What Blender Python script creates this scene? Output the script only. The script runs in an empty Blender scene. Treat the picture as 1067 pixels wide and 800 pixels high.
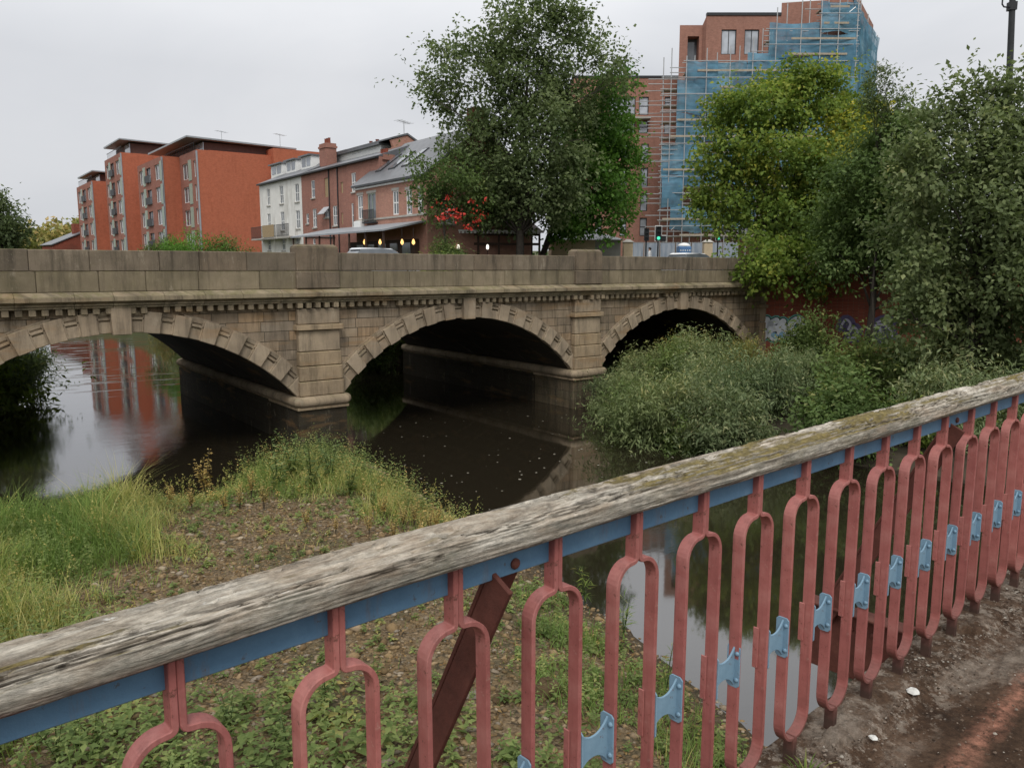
import bpy, math, random
import numpy as np
from mathutils import Vector, Matrix

random.seed(7)
rng = np.random.default_rng(11)
sc = bpy.context.scene
COL = sc.collection
PI = math.pi

# ------------------------------------------------------------------ camera numbers
CAM_A = math.radians(53.17)      # compass angle of the view from the +X axis (+X runs along the stone bridge)
CAM_P = math.radians(8.26)       # tilt down
FPX = 830.0                      # focal length in photo pixels (photo is 1067 wide)
ZC = 6.6                         # eye height over the water (water is z = 0)
FD = (math.cos(CAM_A), math.sin(CAM_A))
RT = (math.sin(CAM_A), -math.cos(CAM_A))


def ray(x, y):
    u = (x - 533.5) / FPX
    v = -(y - 400) / FPX
    fw = math.cos(CAM_P) + v * math.sin(CAM_P)
    up = -math.sin(CAM_P) + v * math.cos(CAM_P)
    return (u * RT[0] + fw * FD[0], u * RT[1] + fw * FD[1], up, fw, u)


def pt(x, y, F):
    """point at forward distance F metres"""
    r = ray(x, y)
    t = F / r[3]
    return Vector((r[0] * t, r[1] * t, ZC + r[2] * t))


def rf(x, y, F):
    """same point as (right, forward, z)"""
    r = ray(x, y)
    t = F / r[3]
    return Vector((r[4] * t, F, ZC + r[2] * t))


def onz(x, y, z):
    r = ray(x, y)
    t = (z - ZC) / r[2]
    return Vector((r[0] * t, r[1] * t, z))


def onx(x, y, X):
    r = ray(x, y)
    t = X / r[0]
    return Vector((X, r[1] * t, ZC + r[2] * t))


def ony(x, y, Y):
    r = ray(x, y)
    t = Y / r[1]
    return Vector((r[0] * t, Y, ZC + r[2] * t))


# ------------------------------------------------------------------ numpy noise
def _hash(ix, iy, iz, s):
    h = (ix * 374761393 + iy * 668265263 + iz * 2147483647 + s * 974634777) & 0xFFFFFFFF
    h = ((h ^ (h >> 13)) * 1274126177) & 0xFFFFFFFF
    h = h ^ (h >> 16)
    return (h & 0xFFFF) / 65535.0


def vnoise(x, y, z=0.0, s=0):
    x = np.asarray(x, float); y = np.asarray(y, float); z = np.zeros_like(x) + z
    ix = np.floor(x).astype(np.int64); iy = np.floor(y).astype(np.int64); iz = np.floor(z).astype(np.int64)
    fx = x - ix; fy = y - iy; fz = z - iz
    fx = fx * fx * (3 - 2 * fx); fy = fy * fy * (3 - 2 * fy); fz = fz * fz * (3 - 2 * fz)
    r = 0
    for dx in (0, 1):
        for dy in (0, 1):
            for dz in (0, 1):
                w = (fx if dx else 1 - fx) * (fy if dy else 1 - fy) * (fz if dz else 1 - fz)
                r = r + w * _hash(ix + dx, iy + dy, iz + dz, s)
    return r * 2 - 1


def fbm(x, y, z=0.0, o=4, s=0):
    a = 1.0; r = 0; t = 0
    for k in range(o):
        f = 2.0 ** k
        r = r + a * vnoise(np.asarray(x) * f, np.asarray(y) * f, np.asarray(z) * f, s + k)
        t += a; a *= .5
    return r / t


def sst(a, b, x):
    t = np.clip((x - a) / (b - a), 0, 1)
    return t * t * (3 - 2 * t)


# ------------------------------------------------------------------ objects
def tag(o, label, cat, group=None, kind=None):
    o['label'] = label
    o['category'] = cat
    if group: o['group'] = group
    if kind: o['kind'] = kind
    return o


def thing(name, label, cat, loc=(0, 0, 0), rz=0.0, group=None):
    o = bpy.data.objects.new(name, None)
    COL.objects.link(o)
    o.empty_display_size = .3
    o.location = loc
    o.rotation_euler = (0, 0, rz)
    return tag(o, label, cat, group)


def copy_tree(o, parent=None):
    c = o.copy()
    COL.objects.link(c)
    if parent is not None:
        c.parent = parent
    for ch in o.children:
        copy_tree(ch, c)
    return c


def link_mesh(name, me, parent=None, mats=(), smooth=False):
    for m in mats: me.materials.append(m)
    if smooth:
        me.polygons.foreach_set('use_smooth', np.ones(len(me.polygons), bool))
    o = bpy.data.objects.new(name, me)
    COL.objects.link(o)
    if parent is not None: o.parent = parent
    return o


class MB:
    """collects faces; build() links ONE mesh object"""

    def __init__(s, shift=(0, 0, 0)):
        s.v = []; s.f = []; s.m = []; s.cur = 0; s.sh = Vector(shift)

    def add(s, vs, fs):
        b = len(s.v)
        s.v += [tuple(Vector(p) - s.sh) for p in vs]
        s.f += [tuple(b + i for i in f) for f in fs]
        s.m += [s.cur] * len(fs)

    def poly(s, pts): s.add(pts, [tuple(range(len(pts)))])

    def hexa(s, p):
        s.add(p, [(0, 3, 2, 1), (4, 5, 6, 7), (0, 1, 5, 4), (1, 2, 6, 5), (2, 3, 7, 6), (3, 0, 4, 7)])

    def box(s, x0, x1, y0, y1, z0, z1):
        s.hexa([(x0, y0, z0), (x1, y0, z0), (x1, y1, z0), (x0, y1, z0), (x0, y0, z1), (x1, y0, z1), (x1, y1, z1), (x0, y1, z1)])

    def uvn(s, O, u, u0, u1, d0, d1, z0, z1):
        """box on a wall: u along the wall, d outward, z up"""
        O = Vector(O); u = Vector(u); n = Vector((u.y, -u.x, 0)); z = Vector((0, 0, 1))
        q = lambda a, d, h: O + u * a + n * d + z * h
        s.hexa([q(u0, d1, z0), q(u1, d1, z0), q(u1, d0, z0), q(u0, d0, z0), q(u0, d1, z1), q(u1, d1, z1), q(u1, d0, z1), q(u0, d0, z1)])

    def prism(s, pts, vec):
        """closed prism of a polygon along vec"""
        n = len(pts); vec = Vector(vec)
        vs = [Vector(p) for p in pts] + [Vector(p) + vec for p in pts]
        fs = [tuple(range(n - 1, -1, -1)), tuple(range(n, 2 * n))]
        for i in range(n):
            j = (i + 1) % n
            fs.append((i, j, n + j, n + i))
        s.add(vs, fs)

    def tube(s, pts, r, seg=6, cap=True):
        P = [Vector(p) for p in pts]
        R = list(r) if hasattr(r, '__len__') else [r] * len(P)
        vs = []; fs = []
        up = None
        for i, p in enumerate(P):
            t = (P[min(i + 1, len(P) - 1)] - P[max(i - 1, 0)])
            if t.length < 1e-9: t = Vector((0, 0, 1))
            t.normalize()
            a = up if up is not None else (Vector((1, 0, 0)) if abs(t.x) < .8 else Vector((0, 1, 0)))
            b = t.cross(a); b.normalize(); a = b.cross(t); a.normalize(); up = a
            for k in range(seg):
                w = 2 * PI * k / seg
                vs.append(p + (a * math.cos(w) + b * math.sin(w)) * R[i])
        for i in range(len(P) - 1):
            for k in range(seg):
                k2 = (k + 1) % seg
                fs.append((i * seg + k, i * seg + k2, (i + 1) * seg + k2, (i + 1) * seg + k))
        if cap:
            fs.append(tuple(range(seg - 1, -1, -1)))
            fs.append(tuple((len(P) - 1) * seg + k for k in range(seg)))
        s.add(vs, fs)

    def lathe(s, c, prof, seg=12):
        c = Vector(c); vs = []; fs = []
        for (r, z) in prof:
            for k in range(seg):
                w = 2 * PI * k / seg
                vs.append(c + Vector((r * math.cos(w), r * math.sin(w), z)))
        for i in range(len(prof) - 1):
            for k in range(seg):
                k2 = (k + 1) % seg
                fs.append((i * seg + k, i * seg + k2, (i + 1) * seg + k2, (i + 1) * seg + k))
        fs.append(tuple(range(seg - 1, -1, -1)))
        fs.append(tuple((len(prof) - 1) * seg + k for k in range(seg)))
        s.add(vs, fs)

    def strip(s, path, t, d0, d1):
        """flat bar bent in the local s-z plane: path of (s,z), thickness t in plane, from n=d0 to n=d1"""
        P = [Vector((p[0], 0, p[1])) for p in path]; vs = []; fs = []
        for i, p in enumerate(P):
            g = (P[min(i + 1, len(P) - 1)] - P[max(i - 1, 0)]).normalized()
            n = Vector((g.z, 0, -g.x)) * (t / 2)
            for (q, d) in ((p + n, d0), (p - n, d0), (p - n, d1), (p + n, d1)):
                vs.append((q.x, d, q.z))
        for i in range(len(P) - 1):
            for k in range(4):
                k2 = (k + 1) % 4
                fs.append((i * 4 + k, i * 4 + k2, (i + 1) * 4 + k2, (i + 1) * 4 + k))
        fs.append((3, 2, 1, 0)); e = (len(P) - 1) * 4
        fs.append((e, e + 1, e + 2, e + 3))
        s.add(vs, fs)

    def build(s, name, mat, parent=None, bevel=0, smooth=False, seg=1):
        me = bpy.data.meshes.new(name)
        me.from_pydata(s.v, [], s.f)
        mats = mat if isinstance(mat, (list, tuple)) else [mat]
        if len(mats) > 1: me.polygons.foreach_set('material_index', np.array(s.m, dtype=np.int32))
        o = link_mesh(name, me, parent, mats, smooth)
        if bevel:
            b = o.modifiers.new('bevel', 'BEVEL'); b.width = bevel; b.segments = seg; b.limit_method = 'ANGLE'; b.angle_limit = .6
        return o


def np_mesh(name, V, F, mats, parent=None, tint=None, smooth=False):
    """V (n,3), F (m,k) all the same size"""
    me = bpy.data.meshes.new(name)
    n, m, k = len(V), len(F), F.shape[1]
    me.vertices.add(n); me.vertices.foreach_set('co', np.ascontiguousarray(V, dtype=np.float32).ravel())
    me.loops.add(m * k); me.loops.foreach_set('vertex_index', np.ascontiguousarray(F, dtype=np.int32).ravel())
    me.polygons.add(m); me.polygons.foreach_set('loop_start', np.arange(0, m * k, k, dtype=np.int32))
    if tint is not None:
        a = me.attributes.new('tint', 'FLOAT', 'FACE'); a.data.foreach_set('value', np.ascontiguousarray(tint, dtype=np.float32))
    me.update(); me.validate()
    return link_mesh(name, me, parent, mats, smooth)


# ------------------------------------------------------------------ materials
class NG:
    def __init__(s, name):
        s.m = bpy.data.materials.new(name); s.m.use_nodes = True
        s.t = s.m.node_tree; s.t.nodes.clear()
        s.out = s.t.nodes.new('ShaderNodeOutputMaterial')

    def n(s, typ, **kw):
        nd = s.t.nodes.new('ShaderNode' + typ)
        for k, v in kw.items():
            if k.startswith('_'):
                setattr(nd, k[1:], v); continue
            key = int(k[1:]) if k[0] == 'i' and k[1:].isdigit() else k.replace('__', ' ')
            sk = nd.inputs[key]
            if hasattr(v, 'is_linked') or isinstance(v, bpy.types.NodeSocket): s.t.links.new(v, sk)
            elif hasattr(v, 'outputs'): s.t.links.new(v.outputs[0], sk)
            else:
                if isinstance(v, (tuple, list)) and len(v) == 3 and sk.type == 'RGBA': v = (*v, 1)
                sk.default_value = v
        return nd

    def ramp(s, fac, stops, interp='LINEAR'):
        nd = s.t.nodes.new('ShaderNodeValToRGB'); cr = nd.color_ramp; cr.interpolation = interp
        while len(cr.elements) > 1: cr.elements.remove(cr.elements[-1])
        for i, (p, c) in enumerate(stops):
            e = cr.elements[0] if i == 0 else cr.elements.new(p)
            e.position = p
            e.color = (*c, 1) if isinstance(c, (tuple, list)) else (c, c, c, 1)
        s.t.links.new(fac.outputs[0] if hasattr(fac, 'outputs') else fac, nd.inputs[0])
        return nd

    def noise(s, vec, scale, detail=4, rough=.6, dist=0.0):
        return s.n('TexNoise', Vector=vec, Scale=scale, Detail=detail, Roughness=rough, Distortion=dist)

    def map(s, vec, scale=(1, 1, 1), loc=(0, 0, 0), rot=(0, 0, 0)):
        return s.n('Mapping', Vector=vec, Scale=scale, Location=loc, Rotation=rot)

    def mix(s, fac, a, b, mode='MIX'):
        nd = s.t.nodes.new('ShaderNodeMix'); nd.data_type = 'RGBA'; nd.blend_type = mode
        for sk, v in ((nd.inputs[0], fac), (nd.inputs[6], a), (nd.inputs[7], b)):
            if hasattr(v, 'outputs'):
                o = [q for q in v.outputs if q.enabled][0] if v.bl_idname == 'ShaderNodeMix' else v.outputs[0]
                s.t.links.new(o, sk)
            elif isinstance(v, bpy.types.NodeSocket): s.t.links.new(v, sk)
            else: sk.default_value = (*v, 1) if isinstance(v, (tuple, list)) else v
        return nd.outputs[2]

    def math(s, op, a, b=0.0, clamp=False):
        nd = s.t.nodes.new('ShaderNodeMath'); nd.operation = op; nd.use_clamp = clamp
        for i, v in enumerate((a, b)):
            if hasattr(v, 'outputs'): s.t.links.new(v.outputs[0], nd.inputs[i])
            elif isinstance(v, bpy.types.NodeSocket): s.t.links.new(v, nd.inputs[i])
            else: nd.inputs[i].default_value = v
        return nd

    def obj(s): return s.t.nodes.new('ShaderNodeTexCoord').outputs['Object']

    def island(s): return s.t.nodes.new('ShaderNodeNewGeometry').outputs['Random Per Island']

    def normal(s): return s.t.nodes.new('ShaderNodeNewGeometry').outputs['Normal']

    def wallvec(s, vec=None):
        """(x+y, z) so a brick pattern runs level on any axis aligned wall"""
        sp = s.n('SeparateXYZ', Vector=vec if vec is not None else s.obj())
        return s.n('CombineXYZ', X=s.math('ADD', sp.outputs[0], sp.outputs[1]), Y=sp.outputs[2]).outputs[0]

    def bump(s, h, strength=.5, dist=.02):
        return s.n('Bump', Height=h, Strength=strength, Distance=dist)

    def surf(s, color, rough=.8, bump=None, spec=.3, metal=0.0, alpha=None, **kw):
        b = s.n('BsdfPrincipled', Base__Color=color, Roughness=rough, Metallic=metal)
        b.inputs['Specular IOR Level'].default_value = spec
        if bump is not None: s.t.links.new(bump.outputs[0], b.inputs['Normal'])
        if alpha is not None:
            if hasattr(alpha, 'outputs') or isinstance(alpha, bpy.types.NodeSocket):
                s.t.links.new(alpha.outputs[0] if hasattr(alpha, 'outputs') else alpha, b.inputs['Alpha'])
            else: b.inputs['Alpha'].default_value = alpha
        for k, v in kw.items(): b.inputs[k.replace('__', ' ')].default_value = v
        s.t.links.new(b.outputs[0], s.out.inputs[0])
        return s.m


def m_plain(name, col, rough=.7, var=.25, scale=3.0, spec=.3, metal=0.0, bump=0.0, dirt=None):
    g = NG(name); o = g.obj()
    n = g.noise(o, scale, 5, .65)
    lo = tuple(c * (1 - var) for c in col); hi = tuple(min(1, c * (1 + var)) for c in col)
    c = g.ramp(n, [(.3, lo), (.7, hi)]).outputs[0]
    if dirt:
        d = g.noise(g.map(o, (1, 1, .25)), scale * .7, 6, .7)
        c = g.mix(g.ramp(d, [(.5, 0.0), (.72, 1.0)]), c, dirt)
    b = g.bump(g.noise(o, scale * 12, 3, .6), bump, .01) if bump else None
    return g.surf(c, rough, b, spec, metal)


def m_stone(name, cols, brick=None, mortar=(.05, .045, .038), green=0.0, soot=.5, bump=.7, warm=True):
    """sandstone: random per block (or per brick cell) tone, stains, streaks, moss on upper faces"""
    g = NG(name); o = g.obj(); wv = g.wallvec(o)
    if brick:
        bw, bh = brick
        wob = g.noise(o, .8, 2)
        br = g.n('TexBrick', Vector=wv, Color1=(0, 0, 0), Color2=(1, 1, 1), Mortar=(.5, .5, .5), Scale=1.0, Mortar__Size=.012, Mortar__Smooth=.3, Bias=0.0, Brick__Width=bw, Row__Height=bh)
        br.offset_frequency = 2; br.offset = .43; br.squash = 1.35; br.squash_frequency = 3
        base = g.ramp(br.outputs[0], [(i / (len(cols) - 1), c) for i, c in enumerate(cols)]).outputs[0]
        base = g.mix(br.outputs[1], base, mortar)
    else:
        base = g.ramp(g.island(), [(i / (len(cols) - 1), c) for i, c in enumerate(cols)]).outputs[0]
    n1 = g.noise(o, .75, 7, .72)
    base = g.mix(g.ramp(n1, [(.38, 0.0), (.68, .7)]), base, tuple(c * .55 for c in cols[0]))
    n2 = g.noise(o, 6, 6, .75)
    base = g.mix(.75, base, g.ramp(n2, [(.25, .62), (.75, 1.25)]), 'MULTIPLY')
    st = g.noise(g.map(wv, (2.2, .22, 1)), 1.0, 6, .75)
    base = g.mix(g.ramp(st, [(.47, 0.0), (.66, min(1, soot * 1.3))]), base, (.035, .032, .027))
    n5 = g.noise(g.map(o, (.5, .5, 2.2)), .9, 5, .6)
    if warm: base = g.mix(g.ramp(n5, [(.56, 0.0), (.72, .45)]), base, (.26, .155, .07))
    nz = g.n('SeparateXYZ', Vector=g.normal()).outputs[2]
    moss = g.math('MULTIPLY', g.ramp(g.noise(o, 3.2, 6, .7), [(.42, 0.0), (.62, 1.0)]), g.ramp(nz, [(.15, .12 + green * .5), (.55, 1.0)]))
    base = g.mix(g.math('MULTIPLY', moss, min(1, .35 + green)), base, (.115, .115, .048))
    lime = g.ramp(g.noise(g.map(wv, (1.6, .5, 1)), 1.3, 6, .75), [(.6, 0.0), (.72, .5)])
    base = g.mix(lime, base, (.4, .36, .3))
    lich = g.ramp(g.noise(o, 26, 3, .5), [(.66, 0.0), (.74, .45)])
    base = g.mix(lich, base, (.34, .32, .27))
    base = g.mix(1.0, base, (1.14, 1.08, .98), 'MULTIPLY')
    h = g.math('ADD', g.math('MULTIPLY', g.noise(o, 34, 5, .7), .5), g.math('MULTIPLY', n2, .8))
    if brick: h = g.math('SUBTRACT', h, g.math('MULTIPLY', br.outputs[1], 1.2))
    return g.surf(base, .92, g.bump(h, bump, .03), .15)


def m_brick(name, c1, c2, mortar, w=.225, hh=.075, scale=1.0, dirt=(.08, .05, .04), var=.5):
    g = NG(name); o = g.obj(); wv = g.wallvec(o)
    br = g.n('TexBrick', Vector=wv, Color1=c1, Color2=c2, Mortar=mortar, Scale=scale, Mortar__Size=.008, Mortar__Smooth=.4, Bias=0.0, Brick__Width=w, Row__Height=hh)
    n = g.noise(o, .45, 6, .65)
    c = g.mix(g.ramp(n, [(.4, 0.0), (.75, var)]), br.outputs[0], dirt)
    n2 = g.noise(g.map(wv, (1.4, .16, 1)), 1.0, 5, .7)
    c = g.mix(g.ramp(n2, [(.52, 0.0), (.75, .35)]), c, tuple(q * .45 for q in c1))
    c = g.mix(.5, c, g.ramp(g.noise(o, 2.6, 4, .7), [(.3, .75), (.7, 1.2)]), 'MULTIPLY')
    return g.surf(c, .9, g.bump(g.math('MULTIPLY', br.outputs[1], -1.0), .3, .01), .2)


def m_leaf(name, stops, trans=.35, rough=.55, gain=2.15):
    stops = [(p, tuple(min(.6, q * gain) for q in c)) for p, c in stops]
    g = NG(name)
    at = g.n('Attribute', _attribute_name='tint')
    c = g.ramp(at.outputs[2], stops).outputs[0]
    n = g.noise(g.obj(), .8, 3, .6)
    c = g.mix(.6, c, g.ramp(n, [(.3, .7), (.7, 1.3)]), 'MULTIPLY')
    orand = s_rand = g.t.nodes.new('ShaderNodeObjectInfo').outputs['Random']      # plants differ one from another
    c = g.mix(.8, c, g.ramp(orand, [(0, (.72, .74, .72)), (.3, (1.2, 1.12, .92)), (.5, (.85, .9, .85)), (.75, (1.25, 1.22, 1.2)), (1, (1.0, .95, .78))]), 'MULTIPLY')
    d = g.n('BsdfPrincipled', Base__Color=c, Roughness=rough); d.inputs['Specular IOR Level'].default_value = .12
    tr = g.n('BsdfTranslucent', Color=g.mix(.5, c, (1.0, 1.15, .5), 'MULTIPLY'))
    mx = g.n('MixShader', Fac=trans, i1=d.outputs[0], i2=tr.outputs[0])
    g.t.links.new(mx.outputs[0], g.out.inputs[0])
    return g.m


def m_glass(name, col=(.16, .18, .2), spec=.8):
    g = NG(name)
    n = g.noise(g.obj(), .6, 2)
    c = g.ramp(n, [(.35, tuple(q * .5 for q in col)), (.65, col)])
    return g.surf(c, .06, None, spec)


M = {}
ST = [(.2, .165, .13), (.3, .245, .19), (.38, .31, .235), (.26, .22, .18), (.39, .285, .19), (.33, .285, .235)]
M['spandrel'] = m_stone('sandstone_courses', ST, (.92, .36), soot=.55)
M['voussoir'] = m_stone('sandstone_voussoirs', [(.26, .22, .175), (.37, .31, .245), (.44, .37, .29), (.32, .26, .2)], soot=.4)
M['pier'] = m_stone('sandstone_pier', [(.3, .25, .195), (.41, .34, .26), (.37, .29, .2)], soot=.4)
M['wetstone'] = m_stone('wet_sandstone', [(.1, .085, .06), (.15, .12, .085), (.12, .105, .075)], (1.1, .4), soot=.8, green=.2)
M['parapet'] = m_stone('weathered_parapet_stone', [(.16, .137, .112), (.2, .17, .14), (.24, .205, .165), (.19, .152, .118)], soot=.5, green=.03, warm=False)
M['parapet_low'] = m_stone('mossy_parapet_stone', [(.2, .175, .13), (.25, .217, .16), (.28, .24, .18)], soot=.4, green=.2, warm=False)
M['cornice'] = m_stone('cornice_stone', [(.27, .235, .175), (.33, .285, .21), (.29, .24, .18)], soot=.55, green=.2)
M['vault'] = m_stone('shaded_vault_stone', [(.03, .026, .021), (.048, .041, .033), (.038, .032, .024)], (.7, .35), soot=.9)  # gloom under the arches put into the stone colour, near black
M['shadepier'] = m_stone('shaded_wet_pier_stone', [(.028, .024, .018), (.045, .038, .028), (.036, .031, .022)], (1.1, .4), soot=.9)  # wet stone taken near black, shade inside the arches put into its colour

M['orange'] = m_brick('orange_brick', (.47, .135, .07), (.4, .11, .058), (.4, .17, .11), var=.22, dirt=(.28, .095, .06))
M['brown'] = m_brick('red_brown_brick', (.38, .17, .128), (.3, .135, .105), (.34, .24, .19), var=.2)
M['pubbrick'] = m_brick('soft_red_brick', (.47, .24, .17), (.38, .18, .135), (.44, .32, .26), var=.2)
M['tower'] = m_brick('new_red_brick', (.36, .17, .125), (.29, .135, .1), (.36, .25, .2), var=.15)
M['wallbrick'] = m_brick('old_red_brick', (.3, .07, .04), (.2, .05, .033), (.2, .12, .09), var=.5)
M['white'] = m_plain('white_render', (.74, .73, .69), .85, .08, 1.2, dirt=(.5, .48, .43))
M['whitepaint'] = m_plain('white_paint', (.78, .78, .76), .5, .05)
M['slate'] = m_plain('wet_slate', (.12, .125, .135), .38, .25, 1.5, spec=.5)
M['zinc'] = m_plain('grey_zinc_roof', (.3, .32, .34), .45, .12, .5)
M['greyclad'] = m_plain('grey_cladding', (.3, .29, .27), .6, .15, .8)
M['greenpanel'] = m_plain('pale_green_panel', (.32, .37, .3), .5, .12, .9)
M['darkclad'] = m_plain('dark_brown_cladding', (.11, .06, .05), .7, .2)
M['dark'] = m_plain('dark_metal', (.03, .032, .035), .5, .2)
M['glass'] = m_glass('window_glass')
M['skyglass'] = m_glass('reflective_glass', (.34, .37, .42), 1.0)
M['paleglass'] = m_glass('curtained_glass', (.5, .53, .58), .8)
M['steel'] = m_plain('galvanised_tube', (.42, .43, .43), .4, .15, 2, metal=.5)
M['board'] = m_plain('scaffold_board', (.36, .31, .24), .85, .2, 3)
M['concrete'] = m_plain('pale_concrete', (.4, .38, .34), .85, .15, 2)
M['timberframe'] = m_plain('dark_stained_timber', (.06, .035, .025), .7, .3)
M['canvas'] = m_plain('grey_canvas', (.42, .43, .45), .75, .1, 1)
M['beige'] = m_plain('beige_panel', (.5, .4, .27), .8, .15, 1.5)
M['bark'] = m_plain('tree_bark', (.05, .042, .034), .95, .4, 6, bump=.5)
M['soil'] = m_plain('dark_soil', (.055, .045, .03), 1.0, .4, 2)
M['wicker'] = m_plain('tan_wicker', (.35, .26, .15), .9, .2, 6)
# ================================================================== world, sun, camera
w = bpy.data.worlds.new('World'); sc.world = w; w.use_nodes = True
wt = w.node_tree; wt.nodes.clear()
SUN_EL, SUN_AZ = math.radians(52), math.radians(235)
wo = wt.nodes.new('ShaderNodeOutputWorld'); bg = wt.nodes.new('ShaderNodeBackground')
sk = wt.nodes.new('ShaderNodeTexSky'); sk.sky_type = 'NISHITA'; sk.sun_disc = False
sk.sun_elevation = SUN_EL; sk.sun_rotation = PI / 2 - SUN_AZ; sk.air_density = 1.0; sk.dust_density = 3.0
hs = wt.nodes.new('ShaderNodeHueSaturation'); hs.inputs['Saturation'].default_value = .12; hs.inputs['Value'].default_value = 1.0
tc = wt.nodes.new('ShaderNodeTexCoord')
mp = wt.nodes.new('ShaderNodeMapping'); mp.inputs['Scale'].default_value = (1.0, 1.0, 2.6)
no = wt.nodes.new('ShaderNodeTexNoise'); no.inputs['Scale'].default_value = 1.9; no.inputs['Detail'].default_value = 5; no.inputs['Roughness'].default_value = .5; no.inputs['Distortion'].default_value = .5
sp = wt.nodes.new('ShaderNodeSeparateXYZ')
cr = wt.nodes.new('ShaderNodeValToRGB')          # clouds: soft light and grey patches
cr.color_ramp.elements[0].position = .3; cr.color_ramp.elements[0].color = (.86, .875, .9, 1)
cr.color_ramp.elements[1].position = .68; cr.color_ramp.elements[1].color = (1.06, 1.06, 1.06, 1)
gr = wt.nodes.new('ShaderNodeValToRGB')          # overcast: zenith about twice the horizon
for p_, v_ in ((0.0, (.65, .66, .68)), (.22, (.665, .677, .705)), (.42, (1.1, 1.11, 1.13)), (1.0, (2.1, 2.1, 2.1))):
    e = gr.color_ramp.elements.new(p_); e.color = (*v_, 1)
gr.color_ramp.elements.remove(gr.color_ramp.elements[0]); gr.color_ramp.elements.remove(gr.color_ramp.elements[-1])
mu = wt.nodes.new('ShaderNodeMix'); mu.data_type = 'RGBA'; mu.blend_type = 'MULTIPLY'; mu.inputs[0].default_value = 1
sc10 = wt.nodes.new('ShaderNodeMix'); sc10.data_type = 'RGBA'; sc10.blend_type = 'MULTIPLY'; sc10.inputs[0].default_value = 1; sc10.inputs[7].default_value = (10.0, 10.0, 10.0, 1)
mx = wt.nodes.new('ShaderNodeMix'); mx.data_type = 'RGBA'; mx.inputs[0].default_value = .9
L_ = wt.links.new
L_(tc.outputs['Generated'], mp.inputs[0]); L_(mp.outputs[0], no.inputs['Vector']); L_(no.outputs[0], cr.inputs[0])
L_(tc.outputs['Generated'], sp.inputs[0]); L_(sp.outputs[2], gr.inputs[0])
L_(cr.outputs[0], mu.inputs[6]); L_(gr.outputs[0], mu.inputs[7]); L_(mu.outputs[2], sc10.inputs[6])
L_(sk.outputs[0], hs.inputs['Color']); L_(hs.outputs[0], mx.inputs[6]); L_(sc10.outputs[2], mx.inputs[7])
L_(mx.outputs[2], bg.inputs[0]); bg.inputs[1].default_value = .111; L_(bg.outputs[0], wo.inputs[0])

sl = bpy.data.lights.new('sun', 'SUN'); sl.energy = 1.65; sl.angle = math.radians(24); sl.color = (1, .965, .92)
so = bpy.data.objects.new('sun', sl); COL.objects.link(so)
sd = Vector((math.cos(SUN_AZ) * math.cos(SUN_EL), math.sin(SUN_AZ) * math.cos(SUN_EL), math.sin(SUN_EL)))
so.rotation_euler = sd.to_track_quat('Z', 'Y').to_euler(); so.location = sd * 80

cd = bpy.data.cameras.new('camera'); cam = bpy.data.objects.new('camera', cd); COL.objects.link(cam); sc.camera = cam
cd.sensor_width = 36; cd.sensor_fit = 'HORIZONTAL'; cd.lens = 36 * FPX / 1067; cd.clip_end = 6000; cd.clip_start = .05
cam.location = (0, 0, ZC); cam.rotation_euler = (PI / 2 - CAM_P, 0, CAM_A - PI / 2)
sc.view_settings.view_transform = 'Standard'; sc.view_settings.look = 'None'; sc.view_settings.exposure = 0
sc.cycles.use_denoising = True
sc.cycles.max_bounces = 7; sc.cycles.diffuse_bounces = 3; sc.cycles.glossy_bounces = 4; sc.cycles.transmission_bounces = 3
sc.cycles.transparent_max_bounces = 12; sc.cycles.caustics_reflective = False; sc.cycles.caustics_refractive = False

# ================================================================== ground, bar, water
YB, YF = 28.4, 44.0                     # the two faces of the stone bridge
PX = [12.09, 25.59]                      # pier centres
SPAN = 13.5
BAR = np.array([(-60, 23.2), (1.4, 23.4), (3.5, 23.9), (6, 23.1), (8, 24.5), (10.3, 25.6), (11.9, 24.6), (11.5, 21), (11.1, 17), (10.8, 13.6), (10.1, 10.5), (9.5, 8), (8.9, 6), (8, 3), (6, -3), (5, -14), (-60, -14)], float)
RB = np.array([(25.5, 28.4), (25.6, 27), (24.4, 24.3), (23.6, 20.6), (23.6, 18), (25, 14), (26.5, 9), (30, 3), (33, -14), (90, -14), (90, 28.4)], float)


def poly_sd(x, y, P):
    """signed distance, positive inside"""
    d = np.full(x.shape, 1e9); ins = np.zeros(x.shape, bool); n = len(P)
    for i in range(n):
        a = P[i]; b = P[(i + 1) % n]
        ex, ey = b - a; wx = x - a[0]; wy = y - a[1]
        t = np.clip((wx * ex + wy * ey) / (ex * ex + ey * ey), 0, 1)
        d = np.minimum(d, np.hypot(wx - ex * t, wy - ey * t))
        c = ((a[1] <= y) & (b[1] > y)) | ((b[1] <= y) & (a[1] > y))
        with np.errstate(divide='ignore', invalid='ignore'):
            xi = a[0] + (y - a[1]) * (b[0] - a[0]) / (b[1] - a[1])
        ins ^= c & (x < xi)
    return np.where(ins, d, -d)


def bar_h(x, y):
    x = np.asarray(x, float); y = np.asarray(y, float)
    d = poly_sd(x, y, BAR) + .35 * fbm(x * .5, y * .5, o=3, s=3)
    h = np.where(d > 0, .62 * sst(0, 3.2, d) + .10 * np.clip(d, 0, .5), np.maximum(d * .35, -1.0))
    return h + .07 * fbm(x * .9, y * .9, o=4, s=9) * sst(-.3, 1.0, d)


def bank_h(x, y):
    x = np.asarray(x, float); y = np.asarray(y, float)
    d = poly_sd(x, y, RB) + .4 * fbm(x * .4, y * .4, o=3, s=5)
    h = np.where(d > 0, np.minimum(.22 + .14 * d, 1.25) * sst(-.1, .8, d), np.maximum(d * .5, -1.0))
    return h + .12 * fbm(x * .6, y * .6, o=4, s=2) * sst(0, 1, d)


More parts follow.
